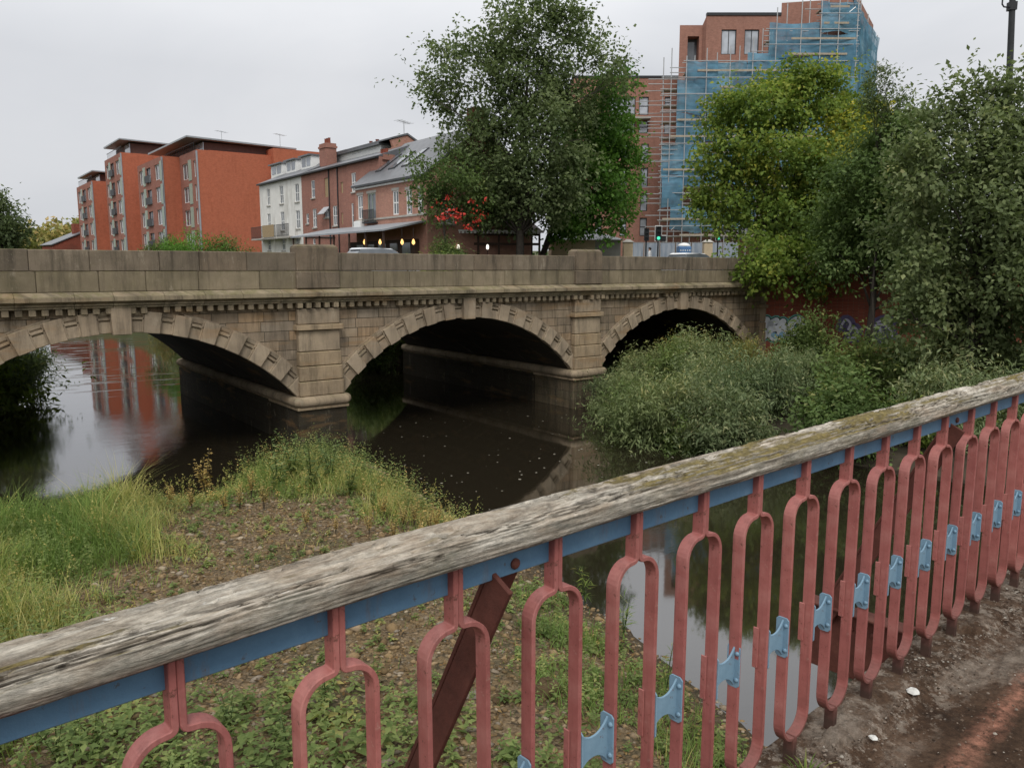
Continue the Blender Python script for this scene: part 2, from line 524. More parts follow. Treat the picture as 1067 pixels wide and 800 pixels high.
def land_h(x, y):
    """the town's level: the road climbs gently to the right"""
    F = x * FD[0] + y * FD[1]
    R = x * RT[0] + y * RT[1]
    return 6.05 + sst(52, 95, F) * 1.0 * sst(-5, 8, R)


def ground_h(x, y):
    h = np.full(x.shape, -1.2)
    lb = -1.8 - np.clip(y - 105, 0, 200) * .55
    rb = 27.6 - np.clip(y - 120, 0, 200) * .5
    land = land_h(x, y)
    up = (y > YF + .2)
    h = np.where(up & ((x > rb) | (x < lb) | (y > 190)), land, h)
    h = np.where((y > YB + 2.2) & (y <= YF + .2) & ((x < -3.2) | (x > 40.6)), land - .3, h)
    h = np.where((y > YB + 2.2) & (y <= YF + 6) & (x > 26.8) & (x <= 39.2), .9, h)
    h = np.where((y <= YB + .3) & (x > 47), land, h)
    h = np.where((y <= YB + .3) & (x < -40), 5.0, h)
    h = np.where(y < -13, np.where((x < 5) | (x > 33), 5.0, h), h)
    # low hills round the town
    rr = np.hypot(x, y)
    h = h + np.where(h > 4, sst(350, 1500, rr) * (26 + 45 * fbm(x * .0022, y * .0022, o=3, s=21)), 0)
    return h


def grid_mesh(name, xs, ys, fn, mat, parent=None, smooth=True, cut=None):
    X, Y = np.meshgrid(xs, ys); Z = fn(X, Y)
    V = np.stack([X.ravel(), Y.ravel(), Z.ravel()], 1)
    nx, ny = len(xs), len(ys)
    i = np.arange((nx - 1) * (ny - 1)); a = (i // (nx - 1)) * nx + i % (nx - 1)
    F = np.stack([a, a + 1, a + nx + 1, a + nx], 1)
    if cut is not None:
        F = F[cut(V[F].mean(1))]
    return np_mesh(name, V, F, [mat], parent, smooth=smooth)


def spread(lo, hi, near, n):
    """grid lines: dense near the place, sparse to the horizon"""
    t = np.linspace(0, 1, n) ** 2.6
    return np.concatenate([(lo - near[0]) * t[::-1][:-1] + near[0], np.arange(near[0], near[1], near[2]), near[1] + (hi - near[1]) * t])


g = NG('earth_and_grass'); o = g.obj()
c = g.ramp(g.noise(o, .08, 6, .6), [(.3, (.05, .06, .028)), (.55, (.075, .085, .035)), (.7, (.1, .09, .05))])
M['ground'] = g.surf(c.outputs[0], .95, g.bump(g.noise(o, 3, 5), .4, .05), .1)
gd = grid_mesh('ground', spread(-3000, 3000, (-24, 60, 1.3), 22), spread(-3000, 3500, (-16, 75, 1.4), 22), ground_h, M['ground'], smooth=False)
gd['kind'] = 'structure'

# gravel bar: brown stones, damp at the water's edge
g = NG('river_gravel'); o = g.obj()
vo = g.n('TexVoronoi', Vector=o, Scale=13.0); vo2 = g.n('TexVoronoi', Vector=o, Scale=27.0)
c1 = g.ramp(g.n('SeparateColor', Color=vo.outputs[1]).outputs[0], [(0, (.1, .066, .032)), (.35, (.19, .128, .062)), (.6, (.26, .185, .1)), (.85, (.15, .11, .065)), (1, (.31, .245, .155))])
c2 = g.ramp(g.n('SeparateColor', Color=vo2.outputs[1]).outputs[0], [(0, (.08, .055, .032)), (.5, (.17, .12, .068)), (1, (.25, .19, .12))])
c = g.mix(g.ramp(g.noise(o, 1.4, 4), [(.42, 0.0), (.58, 1.0)]), c1, c2)
c = g.mix(g.ramp(vo.outputs[0], [(.0, 0.0), (.62, .0), (.8, .75)]), c, (.03, .024, .015))
c = g.mix(g.ramp(g.noise(o, .5, 5, .65), [(.48, 0.0), (.68, .7)]), c, (.06, .06, .03))
zz = g.n('SeparateXYZ', Vector=o).outputs[2]
c = g.mix(g.ramp(zz, [(.0, .75), (.12, .35), (.3, 0.0)]), c, (.035, .028, .018))
M['gravel'] = g.surf(c, .9, g.bump(g.math('SUBTRACT', g.noise(o, 30, 4), g.math('MULTIPLY', vo.outputs[0], 1.3)), .9, .05), .2)
gb = grid_mesh('gravel_bar', np.arange(-26, 13.5, .22), np.arange(-13.5, 27.2, .22), bar_h, M['gravel'])
gb['kind'] = 'structure'
rbk = grid_mesh('river_bank', np.arange(20.5, 48.4, .4), np.arange(-13.6, 28.6, .4), bank_h, M['soil'])
rbk['kind'] = 'structure'

# water: dark peaty river, a little broken by wind and by the stones under the left arch
g = NG('river_water'); o = g.obj()
n1 = g.noise(g.map(o, (.55, 1.0, 1)), 1.3, 5, .55, .6)
n2 = g.noise(g.map(o, (1.2, 2.2, 1), rot=(0, 0, .5)), 3.4, 4, .6, .4)
n3 = g.noise(o, .12, 3, .5)
ps = g.n('SeparateXYZ', Vector=o)
riff = g.math('MULTIPLY', g.ramp(ps.outputs[1], [(0.0, 0.0), (1.0, 1.0)]), 1.0)
rough_mask = g.ramp(n3, [(.45, .12), (.66, 1.0)])
gx = g.math('SUBTRACT', 1.0, g.math('MULTIPLY', g.math('ABSOLUTE', g.math('SUBTRACT', ps.outputs[0], 8.0)), .16), True)
gy = g.math('SUBTRACT', 1.0, g.math('MULTIPLY', g.math('ABSOLUTE', g.math('SUBTRACT', g.math('ADD', ps.outputs[1], g.math('MULTIPLY', n3, 6.0)), 36.5)), .12), True)
weir = g.math('POWER', g.math('MULTIPLY', gx, gy), .6)
st_ = g.ramp(g.noise(g.map(o, (.22, 1.1, 1)), .9, 3, .5), [(.56, 0.0), (.64, 1.0)])
lines = g.math('MULTIPLY', st_, g.ramp(g.math('MULTIPLY', ps.outputs[1], .01), [(.42, 0.0), (.5, 1.0), (.85, .7), (.95, 0.0)]))
amp = g.math('ADD', g.math('ADD', g.math('MULTIPLY', rough_mask, .35), g.math('MULTIPLY', weir, .8)), g.math('MULTIPLY', lines, 2.0))
h = g.math('MULTIPLY', g.math('ADD', g.math('ADD', n1, g.math('MULTIPLY', n2, .35)), g.math('MULTIPLY', weir, g.noise(o, 9.0, 3, .6))), amp)
bp = g.n('Bump', Height=h, Strength=.16, Distance=.05)
fr = g.n('Fresnel', IOR=1.6); g.t.links.new(bp.outputs[0], fr.inputs['Normal'])
df = g.n('BsdfDiffuse', Color=(.02, .016, .01)); gl = g.n('BsdfGlossy', Color=(.95, .95, .96), Roughness=.04)
g.t.links.new(bp.outputs[0], gl.inputs['Normal'])
mxw = g.n('MixShader', Fac=g.math('POWER', fr, .72), i1=df.outputs[0], i2=gl.outputs[0]); g.t.links.new(mxw.outputs[0], g.out.inputs[0])
M['water'] = g.m
mb = MB(); mb.poly([(-60, -60, 0), (80, -60, 0), (80, 200, 0), (-60, 200, 0)])
wa = mb.build('water', M['water']); wa['kind'] = 'structure'

# road and pavements over the bridge
g = NG('asphalt'); o = g.obj()
c = g.ramp(g.noise(o, 2, 6, .7), [(.3, (.04, .04, .042)), (.7, (.065, .064, .062))])
M['asphalt'] = g.surf(c.outputs[0], .85, g.bump(g.noise(o, 60, 2), .3, .01), .3)
mb = MB()
xs = [-60, -20, 0, 20, 39, 46, 56, 66, 76, 90]
rz = [float(land_h(np.array([x]), np.array([36.]))[0]) + .05 for x in xs]
for y0, y1, dz, nm, mt in ((31.2, 41.2, 0, 'road', 'asphalt'), (YB + .45, 31.2, .12, 'pavement', 'concrete'), (41.2, YF - .45, .12, 'pavement', 'concrete')):
    mb = MB()
    for i in range(len(xs) - 1):
        mb.hexa([(xs[i], y0, rz[i] - .3), (xs[i + 1], y0, rz[i + 1] - .3), (xs[i + 1], y1, rz[i + 1] - .3), (xs[i], y1, rz[i] - .3),
                 (xs[i], y0, rz[i] + dz), (xs[i + 1], y0, rz[i + 1] + dz), (xs[i + 1], y1, rz[i + 1] + dz), (xs[i], y1, rz[i] + dz)])
    r_ = mb.build(nm, M[mt]); r_['kind'] = 'structure'
mb = MB()
for k in range(24):
    x = -20 + k * 4.0
    z = float(land_h(np.array([x + 1.]), np.array([36.]))[0]) + .056
    mb.box(x, x + 2, 36.15, 36.25, z, z + .004)
r_ = mb.build('road_marking', M['whitepaint']); r_['kind'] = 'structure'

# ================================================================== the stone bridge
BR0 = Vector((18.84, 36.2, 0))
bridge = thing('stone_bridge', 'old three-arched sandstone road bridge across the river with a plain parapet', 'bridge', BR0)
ZSPR, ZCR = 1.87, 4.53                  # springing and crown of the arches
HALF = SPAN / 2 - .93
RISE = ZCR - ZSPR
RAD = (HALF * HALF + RISE * RISE) / (2 * RISE)
PHI = math.asin(HALF / RAD)
CX = [PX[0] - SPAN / 2, (PX[0] + PX[1]) / 2, PX[1] + SPAN / 2]
CZ = ZCR - RAD
XL, XR = PX[0] - SPAN, PX[1] + SPAN     # the abutments
RING = .70
ZTOP = 5.34


def intr(x, cx): return CZ + math.sqrt(max(0, RAD * RAD - (x - cx) ** 2))


def extr(x, cx):
    r = RAD + RING
    return CZ + math.sqrt(max(0, r * r - (x - cx) ** 2))


for ai, cx in enumerate(CX):
    n = 40
    mb = MB(BR0)
    for i in range(n):
        a0 = -PHI + 2 * PHI * i / n; a1 = -PHI + 2 * PHI * (i + 1) / n
        p = [(cx + RAD * math.sin(a), CZ + RAD * math.cos(a)) for a in (a0, a1)]
        mb.poly([(p[0][0], YB + .02, p[0][1]), (p[1][0], YB + .02, p[1][1]), (p[1][0], YF, p[1][1]), (p[0][0], YF, p[0][1])])
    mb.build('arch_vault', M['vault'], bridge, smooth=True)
    # face ring: key stone, raised plain stones and sunk panelled stones in turn
    ring = MB(BR0)
    nv = 14; da = 2 * PHI / (2 * nv + 1)

    def wedge(m, a0, a1, r0, r1, y0, y1, cx=cx):
        P = []
        for yy in (y0, y1):
            for (a, r) in ((a0, r0), (a1, r0), (a1, r1), (a0, r1)):
                P.append((cx + r * math.sin(a), yy, CZ + r * math.cos(a)))
        m.hexa([P[0], P[1], P[2], P[3], P[4], P[5], P[6], P[7]])
    for k in range(-nv, nv + 1):
        a0 = (k - .5) * da + .0012; a1 = (k + .5) * da - .0012
        if k == 0: continue
        jy = random.uniform(-.012, .012)
        if k % 2 == 0:
            wedge(ring, a0 - .004, a1 + .004, RAD - .01, RAD + RING, YB - .2 + jy, YB + .06)
        else:
            wedge(ring, a0, a1, RAD, RAD + RING * .52, YB - .085 + jy, YB + .06)
            wedge(ring, a0, a1, RAD + RING * .60, RAD + RING * .72, YB - .12 + jy, YB + .06)
            wedge(ring, a0, a1, RAD + RING * .80, RAD + RING, YB - .085 + jy, YB + .06)
            wedge(ring, a0, a1, RAD + RING * .50, RAD + RING * .82, YB - .045, YB + .055)
            m_ = da * .13
            wedge(ring, a0, a0 + m_, RAD + .003, RAD + RING - .003, YB - .12 + jy, YB + .05)
            wedge(ring, a1 - m_, a1, RAD + .003, RAD + RING - .003, YB - .12 + jy, YB + .05)
    ro = ring.build('arch_ring', M['voussoir'], bridge, bevel=.018)
    key = MB(BR0)
    wedge(key, -da * .62, da * .62, RAD - .06, ZTOP - CZ + .01, YB - .3, YB + .06)
    key.build('keystone', M['voussoir'], bridge, bevel=.02)
    # thin hood line over the ring
    hood = MB(BR0)
    for i in range(36):
        a0 = -PHI + 2 * PHI * i / 36; a1 = -PHI + 2 * PHI * (i + 1) / 36
        if abs((a0 + a1) / 2) < da * .7: continue
        if CZ + (RAD + RING + .08) * math.cos((a0 + a1) / 2) > ZTOP - .24: continue
        wedge(hood, a0, a1, RAD + RING + .004, RAD + RING + .06, YB - .07, YB + .05)
    hood.build('hood_mould', M['voussoir'], bridge)

# spandrels of both faces
for yy, nm in ((YB, 'spandrel'), (YF, 'spandrel')):
    mb = MB(BR0)
    xs = np.arange(XL - 3, XR + 1.8, .25)
    for i in range(len(xs) - 1):
        x0, x1 = xs[i], xs[i + 1]
        def low(x):
            for cx in CX:
                if abs(x - cx) < HALF: return intr(x, cx) + .01
            return -1.0
        l0, l1 = low(x0 + 1e-4), low(x1 - 1e-4)
        if abs(l0 - l1) > 1.5: l0 = l1 = max(l0, l1)
        mb.poly([(x0, yy, l0), (x1, yy, l1), (x1, yy, ZTOP + .4), (x0, yy, ZTOP + .4)])
    mb.build(nm, M['spandrel'], bridge)

# piers, their ledges and pilasters
for i, px in enumerate(PX):
    mb = MB(BR0)
    mb.box(px - .93, px + .93, YB + .03, YF + .1, -1.1, ZSPR - .02)
    mb.box(px - 1.06, px + 1.06, YB + 2.6, YF + .3, -1.1, ZSPR - .42)
    pr = mb.build('pier', M['shadepier'], bridge, bevel=.04)
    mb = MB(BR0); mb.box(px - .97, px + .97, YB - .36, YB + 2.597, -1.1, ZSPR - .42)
    mb.build('pier_base', M['shadepier'] if i == 0 else M['wetstone'], bridge, bevel=.04)
    # rounded ledge running round the pier
    lg = MB(BR0)
    prof = []
    r = .19
    zc = ZSPR - .2
    x0, x1, y0, y1 = px - 1.0, px + 1.0, YB - .42, YF + .25
    rim = [(x0, y1), (x0, y0 + .15), (x0 + .15, y0), (x1 - .15, y0), (x1, y0 + .15), (x1, y1)]
    vs = []; fs = []
    nk = 8
    cxm = px
    for (qx, qy) in rim:
        ox = (1 if qx > cxm + .8 else -1 if qx < cxm - .8 else 0); oy = -1 if qy < YB else 0
        if ox and oy: ox *= .7; oy *= .7
        for k in range(nk + 1):
            a = PI / 2 - PI * k / nk
            vs.append((qx + ox * r * math.cos(a), qy + oy * r * math.cos(a), zc + r * math.sin(a)))
    for s_ in range(len(rim) - 1):
        for k in range(nk):
            b0 = s_ * (nk + 1) + k
            fs.append((b0, b0 + 1, b0 + nk + 2, b0 + nk + 1))
    lg.add(vs, fs)
    lg.poly([(x0, y1, zc + r), (x0, y0 + .15, zc + r), (x0 + .15, y0, zc + r), (x1 - .15, y0, zc + r), (x1, y0 + .15, zc + r), (x1, y1, zc + r)])
    lg.build('ledge', M['pier'], bridge, smooth=False)
    lg2 = MB(BR0)
    lg2.box(px - 1.03, px + 1.03, YB - .44, YF + .27, ZSPR - .52, ZSPR - .4)
    lg2.build('ledge_course', M['pier'], bridge, bevel=.02)

for i, px in enumerate([PX[0], PX[1], XR + .95]):
    hw = .885
    mb = MB(BR0)
    # rusticated lower blocks, plain shaft, band, frieze block
    zs = [ZSPR - .01 if i < 2 else -1.2, 2.42, 2.98, 3.52, 4.32]
    for k in range(4):
        ins = (.0, .02, .05, .07)[k]
        mb.box(px - hw + ins, px + hw - ins, YB - .36 + ins * 1.2 + random.uniform(-.02, .02), YB + .05, zs[k] + .008, zs[k + 1] - .008)
    mb.box(px - hw + .06, px + hw - .06, YB - .27, YB + .05, 4.54, 5.12)
    mb.build('pilaster', M['pier'], bridge, bevel=.03)
    mb = MB(BR0); mb.box(px - hw - .04, px + hw + .04, YB - .38, YB + .05, 4.33, 4.53)
    mb.build('pilaster_band', M['pier'], bridge, bevel=.015)

# dentil course, cornice
XE = XR + 1.9
mb = MB(BR0)
x = XL - 2.5
while x < XE:
    skip = any(abs(x + .1 - k) < .34 for k in CX)
    pil = any(abs(x + .1 - p) < .9 for p in PX + [XR + .95])
    if not skip and random.random() > .04:
        j = random.uniform(-.012, .012)
        d = .12 if pil else 0
        mb = MB(BR0); mb.box(x + j, x + .195 + j, YB - .27 - d, YB + .05, 5.14 + random.uniform(-.01, .012), 5.338)
        mb.build('dentil', M['cornice'], bridge, bevel=.015)
    x += .352
mb = MB(BR0)
x = XL - 2.5
while x < XE:
    L = random.uniform(1.1, 1.9); x1 = min(x + L, XE)
    for (ya, z0, z1) in ((.30, 5.343, 5.42), (.36, 5.423, 5.5), (.52, 5.56, 5.70)):
        j = random.uniform(-.008, .008)
        mb.box(x + .003, x1 - .003, YB - ya + j, YB + .06, z0, z1)
    # cove and weathered slope
    mb.prism([(x + .003, YB - .40, 5.503), (x + .003, YB - .50, 5.557), (x + .003, YB + .06, 5.557), (x + .003, YB + .06, 5.503)], (x1 - x - .006, 0, 0))
    mb.prism([(x + .003, YB - .52, 5.703), (x + .003, YB - .24, 5.85), (x + .003, YB + .06, 5.85), (x + .003, YB + .06, 5.703)], (x1 - x - .006, 0, 0))
    x = x1
mb.build('cornice', M['cornice'], bridge, bevel=.012)
mb = MB(BR0); mb.box(XL - 3, XE, YB + .06, YF - .05, 5.36, 5.80)
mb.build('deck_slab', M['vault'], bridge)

# parapet, near and far: two courses of long blocks, low pillars over the piers
for (yc, side) in ((YB, 1), (YF, -1)):
    for (z0, z1, th, mt, nm) in ((5.853, 6.50, .20, 'parapet_low', 'parapet'), (6.508, 7.17, .22, 'parapet', 'parapet')):
        mb = MB(BR0); x = XL - 3.0 - (z0 > 6) * .7
        while x < XE:
            L = random.uniform(1.25, 2.1); x1 = min(x + L, XE)
            if not any(x < p + .9 and x1 > p - .9 for p in PX) or True:
                j = random.uniform(-.008, .008)
                ya, yb_ = sorted((yc - side * (th - j), yc + side * .26))
                mb.box(x + .005, x1 - .005, ya, yb_, z0, z1 + random.uniform(-.006, .006))
            x = x1
        mb.build(nm, M[mt], bridge, bevel=.022)
    for px in PX:
        mb = MB(BR0)
        ya, yb_ = sorted((yc - side * .33, yc + side * .34))
        mb.box(px - .84, px + .84, ya, yb_, 5.86, 6.49)
        mb.box(px - .82, px + .82, ya + .02, yb_ - .02, 6.51, 7.36)
        mb.build('parapet_pillar', M['parapet'], bridge, bevel=.025)
        mb = MB(BR0)
        a, b_ = px - .82, px + .82; ya += .02; yb_ -= .02
        mb.hexa([(a, ya, 7.363), (b_, ya, 7.363), (b_, yb_, 7.363), (a, yb_, 7.363), (a + .12, ya + .1, 7.47), (b_ - .12, ya + .1, 7.47), (b_ - .12, yb_ - .1, 7.47), (a + .12, yb_ - .1, 7.47)])
        mb.build('pillar_cap', M['parapet'], bridge, bevel=.02)
# abutments
mb = MB(BR0)
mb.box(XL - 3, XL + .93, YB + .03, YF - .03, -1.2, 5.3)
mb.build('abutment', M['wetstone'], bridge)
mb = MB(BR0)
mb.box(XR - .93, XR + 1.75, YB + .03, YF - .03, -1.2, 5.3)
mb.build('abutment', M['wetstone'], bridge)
# ================================================================== the footbridge the photo is taken from
FB_RZ = CAM_A - math.radians(48.61)
DK = 5.0
fb = thing('footbridge', 'red and blue iron footbridge railing with a weathered timber handrail and mossy deck', 'footbridge', (0, 0, DK), FB_RZ)
ND = 1.2                                 # the railing's distance from the eye
S0, DS = .366, .2709

g = NG('red_railing_paint'); o = g.obj()
c = g.ramp(g.noise(o, 5, 5, .7), [(.3, (.25, .075, .066)), (.5, (.35, .12, .105)), (.72, (.45, .2, .175))])
c = g.mix(g.ramp(g.noise(o, 38, 5, .8), [(.59, 0.0), (.65, .85)]), c.outputs[0], (.11, .045, .03))
c = g.mix(g.ramp(g.noise(o, 24, 6, .8), [(.62, 0.0), (.68, .6)]), c, (.42, .27, .22))
zz = g.n('SeparateXYZ', Vector=o).outputs[2]
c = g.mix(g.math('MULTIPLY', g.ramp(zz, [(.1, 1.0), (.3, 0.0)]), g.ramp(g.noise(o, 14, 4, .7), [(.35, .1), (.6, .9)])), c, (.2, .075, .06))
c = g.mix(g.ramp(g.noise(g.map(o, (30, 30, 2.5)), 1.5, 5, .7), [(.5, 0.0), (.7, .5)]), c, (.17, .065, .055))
c = g.mix(g.ramp(zz, [(.05, .92), (.1, .45), (.16, 0.0)]), c, (.04, .026, .018))  # loop feet darkened towards the deck, their shadow put into the paint colour
orr = g.t.nodes.new('ShaderNodeObjectInfo').outputs['Random']
c = g.mix(.9, c, g.ramp(orr, [(0, (.86, .84, .84)), (.35, (1.1, 1.05, 1.02)), (.6, (.95, .9, .92)), (1, (1.14, 1.12, 1.1))]), 'MULTIPLY')
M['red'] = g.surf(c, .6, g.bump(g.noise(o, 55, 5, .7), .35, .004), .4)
g = NG('blue_railing_paint'); o = g.obj()
c = g.ramp(g.noise(o, 6, 5, .7), [(.3, (.07, .15, .245)), (.6, (.105, .205, .315)), (.78, (.15, .26, .36))])
c = g.mix(g.ramp(g.noise(o, 30, 4, .75), [(.62, 0.0), (.68, .75)]), c.outputs[0], (.09, .07, .06))
c = g.mix(g.ramp(g.noise(g.map(o, (6, 6, 1.2)), 3, 5, .75), [(.56, 0.0), (.72, .5)]), c, (.16, .12, .1))
M['blue'] = g.surf(c, .5, g.bump(g.noise(o, 50, 4, .7), .3, .004), .4)
g = NG('light_blue_plate_paint'); o = g.obj()
c = g.ramp(g.noise(o, 9, 5, .7), [(.3, (.16, .27, .36)), (.65, (.23, .36, .46))])
c = g.mix(g.ramp(g.noise(o, 44, 4, .75), [(.63, 0.0), (.68, .8)]), c.outputs[0], (.15, .08, .06))
M['plate'] = g.surf(c, .5, g.bump(g.noise(o, 60, 4, .7), .3, .003), .4)
g = NG('rusty_oxide_paint'); o = g.obj()
c = g.ramp(g.noise(o, 7, 6, .75), [(.3, (.07, .026, .019)), (.55, (.12, .042, .031)), (.75, (.17, .07, .05))])
M['oxide'] = g.surf(c.outputs[0], .75, g.bump(g.noise(o, 60, 5, .7), .5, .004), .25)

# handrail: a split, weathered timber
g = NG('weathered_timber'); o = g.obj()
gv = g.map(o, (3.2, 22, 22))
gv2 = g.map(o, (12, 85, 85))
gr1 = g.noise(gv, 1.6, 7, .7, .8)
gr2 = g.noise(gv2, 1.4, 6, .75, .5)
c = g.ramp(gr1, [(.28, (.12, .096, .073)), (.42, (.3, .262, .21)), (.55, (.44, .4, .335)), (.68, (.56, .52, .45)), (.8, (.38, .3, .21))])
c = g.mix(.75, c.outputs[0], g.ramp(gr2, [(.3, .35), (.5, 1.0), (.72, 1.5)]), 'MULTIPLY')
c = g.mix(g.ramp(g.noise(g.map(o, (1.4, 5, 5)), 1.7, 5, .7), [(.5, 0.0), (.68, .55)]), c, (.25, .165, .095))
nrm = g.n('SeparateXYZ', Vector=g.normal()).outputs
sx = g.n('SeparateXYZ', Vector=o).outputs
c = g.mix(g.math('MULTIPLY', g.ramp(g.noise(g.map(o, (3, 9, 9)), 2.2, 5, .7), [(.46, 0.0), (.62, .7)]), g.ramp(nrm[2], [(.3, 1.0), (.7, .25)])), c, (.19, .185, .155))
# green algae on the lower face, moss and yellow lichen on the top (heavier towards the far end)
c = g.mix(g.math('MULTIPLY', g.ramp(g.noise(o, 5, 5, .7), [(.48, 0.0), (.66, .5)]), g.ramp(nrm[2], [(.0, .7), (.6, .1)])), c, (.16, .145, .075))
patch = g.math('ADD', g.noise(g.map(o, (1.5, 9, 9), loc=(.35, 0, 0)), 1.5, 6, .7), g.ramp(g.math('MULTIPLY', sx[0], .25), [(.25, -.02), (.42, .1), (.62, .14), (.9, .08)]))
mossm = g.math('MULTIPLY', g.ramp(patch, [(.58, 0.0), (.65, .92)]), g.ramp(nrm[2], [(.35, 0.0), (.75, 1.0)]))
mossc = g.ramp(g.noise(o, 45, 4, .7), [(.3, (.075, .06, .022)), (.6, (.18, .14, .045)), (.8, (.27, .205, .07))])
c = g.mix(mossm, c, mossc)
# old red paint along the bottom edge
redm = g.math('MULTIPLY', g.ramp(sx[2], [(1.012, 1.0), (1.03, 0.0)]) if False else g.ramp(g.math('SUBTRACT', sx[2], 1.0), [(.016, 1.0), (.036, 0.0)]), g.ramp(g.noise(g.map(o, (3, 12, 12)), 3, 5, .75), [(.4, .15), (.55, 1.0)]))
c = g.mix(redm, c, (.17, .07, .058))
white = g.math('MULTIPLY', g.ramp(g.noise(g.map(o, (5, 18, 18)), 2.3, 5, .75), [(.66, 0.0), (.7, .8)]), g.ramp(nrm[2], [(.2, 0.0), (.6, 1.0)]))
c = g.mix(white, c, (.55, .54, .5))
ck = g.n('Attribute', _attribute_name='tint').outputs[2]
c = g.mix(g.ramp(ck, [(.25, 0.0), (.55, .6), (.95, .9)]), c, (.04, .031, .023))
c = g.mix(.8, c, g.ramp(g.noise(g.map(o, (14, 26, 26)), 3.0, 6, .8), [(.32, .65), (.5, 1.15), (.68, 1.55)]), 'MULTIPLY')
hh = g.math('ADD', g.math('MULTIPLY', gr2, 1.0), g.math('ADD', g.math('MULTIPLY', gr1, .8), g.math('MULTIPLY', mossm, .8)))
M['timber'] = g.surf(c, .92, g.bump(hh, .85, .006), .15)

ns, nk = 1150, 120
ss = np.concatenate([np.linspace(-1.6, -.5, 40), np.linspace(-.49, 4.9, ns), np.linspace(4.92, 15, 120)])
th = np.linspace(0, 2 * PI, nk, endpoint=False)
S, T = np.meshgrid(ss, th, indexing='ij')
hw, hz = .063, .038
p_ = 2.9
cx = np.sign(np.cos(T)) * np.abs(np.cos(T)) ** (2 / p_); cz = np.sign(np.sin(T)) * np.abs(np.sin(T)) ** (2 / p_)
top = sst(.1, .9, cz); front = sst(.2, .8, -cx)
arc = T * 6.0
fis = fbm(S * 5.5, arc * 1.0, o=3, s=31)                   # long splits
fisb = fbm(S * 11.0 + 3, arc * 1.9, o=2, s=33)
fis2 = fbm(S * 6.0 + 7, arc * 2.6, o=2, s=37)
crack = np.maximum(np.clip(1 - np.abs(fis) * 9.0, 0, 1), .7 * np.clip(1 - np.abs(fisb) * 8, 0, 1)) * (.2 + .8 * sst(-.15, .3, fbm(S * 2.6, arc * .4, o=2, s=41))) * (.45 + .55 * sst(-.2, .3, cz))
slab = sst(.0, .05, fbm(S * 5.0, arc * .8, o=3, s=45))     # splintered flakes
d = -.0085 * crack * (.35 + .9 * top) + .0026 * fis2 - .007 * slab * top + .004 * fbm(S * .8, arc * .5, o=2, s=51)
d += -.007 * top * sst(.15, .5, fbm(S * .55, T * .8, o=2, s=57))
edge = 1 + .03 * fbm(S * 1.7, T * 0 + 3, o=3, s=61)
wob = .006 * fbm(S * .5, S * 0, o=2, s=66)
V = np.stack([S, ND + .022 + cx * (hw * edge + d) + wob, 1.058 - .016 * sst(.9, -.35, S) + cz * (hz + d) - .004 * front * top], -1).reshape(-1, 3)
n_ = len(ss)
i = np.arange((n_ - 1) * nk); a = i // nk; k = i % nk; k2 = (k + 1) % nk
F = np.stack([a * nk + k, (a + 1) * nk + k, (a + 1) * nk + k2, a * nk + k2], 1)
np_mesh('handrail', V, F, [M['timber']], fb, smooth=True, tint=np.clip(crack.ravel()[F].mean(1) + .25 * (slab * top).ravel()[F].mean(1), 0, 1))

# blue flat bar under it, with bolts where the stays are fixed
mb = MB(); mb.box(-1.6, 15, ND + .002, ND + .014, .963, 1.022)
bar = mb.build('flat_bar', M['blue'], fb, bevel=.002)
STAY = [-1.37, 1.055, 3.475, 5.9, 8.3, 10.7, 13.1]
for s_ in STAY:
    mb = MB()
    c0 = Vector((s_ + .012, ND + .002, .985))
    vs = []
    for (r, y) in ((.012, 0), (.012, -.004), (.0085, -.0075), (.003, -.009)):
        for k in range(10): vs.append((c0.x + r * math.cos(k * PI / 5), c0.y + y, c0.z + r * math.sin(k * PI / 5)))
    mb.add(vs, [(q * 10 + k, q * 10 + (k + 1) % 10, (q + 1) * 10 + (k + 1) % 10, (q + 1) * 10 + k) for q in range(3) for k in range(10)] + [tuple(range(30, 40))])
    mb.build('bolt', M['oxide'], bar)


def baluster_path(sg):
    """one of the two bars of a loop: neck, shoulder, leg, foot curve (s offset, z)"""
    hwd = .0735; P = [(sg * .0062, 1.02), (sg * .0062, .925), (sg * .0062, .908)]
    # tight turn out of the neck, then a long shoulder arc into the leg
    c = (sg * .016, .908)
    for k in range(1, 5):
        a = PI + (PI / 2) * k / 4
        P.append((c[0] + sg * .0098 * math.cos(a), c[1] + .0098 * math.sin(a)))
    r = hwd - .021
    for k in range(1, 9):
        a = PI / 2 - (PI / 2) * k / 8
        P.append((sg * (.021 + r * math.cos(a)), .898 - r * 1.05 + r * 1.05 * math.sin(a)))
    P.append((sg * hwd, .5))
    r = hwd - .008; zb = .1
    for k in range(0, 9):
        a = -(PI / 2) * k / 8
        P.append((sg * (.008 + r * math.cos(a)), zb + r * 1.05 + r * 1.05 * math.sin(a)))
    P.append((sg * .006, .085)); P.append((sg * .006, .0))
    return P


mb = MB()
for sg in (-1, 1):
    pth = baluster_path(sg)
    mb.strip(pth, .0118, ND - .018, ND + .018)
mb.box(-.011, .011, ND - .016, ND + .016, -.02, .075)
mb.box(.0735 - .0059 - .004, .0735 - .0059 - .0003, ND + .008, ND + .027, .40, .53)     # washer behind the plate's rivets
proto = mb.build('baluster', M['red'], fb, bevel=.0018)
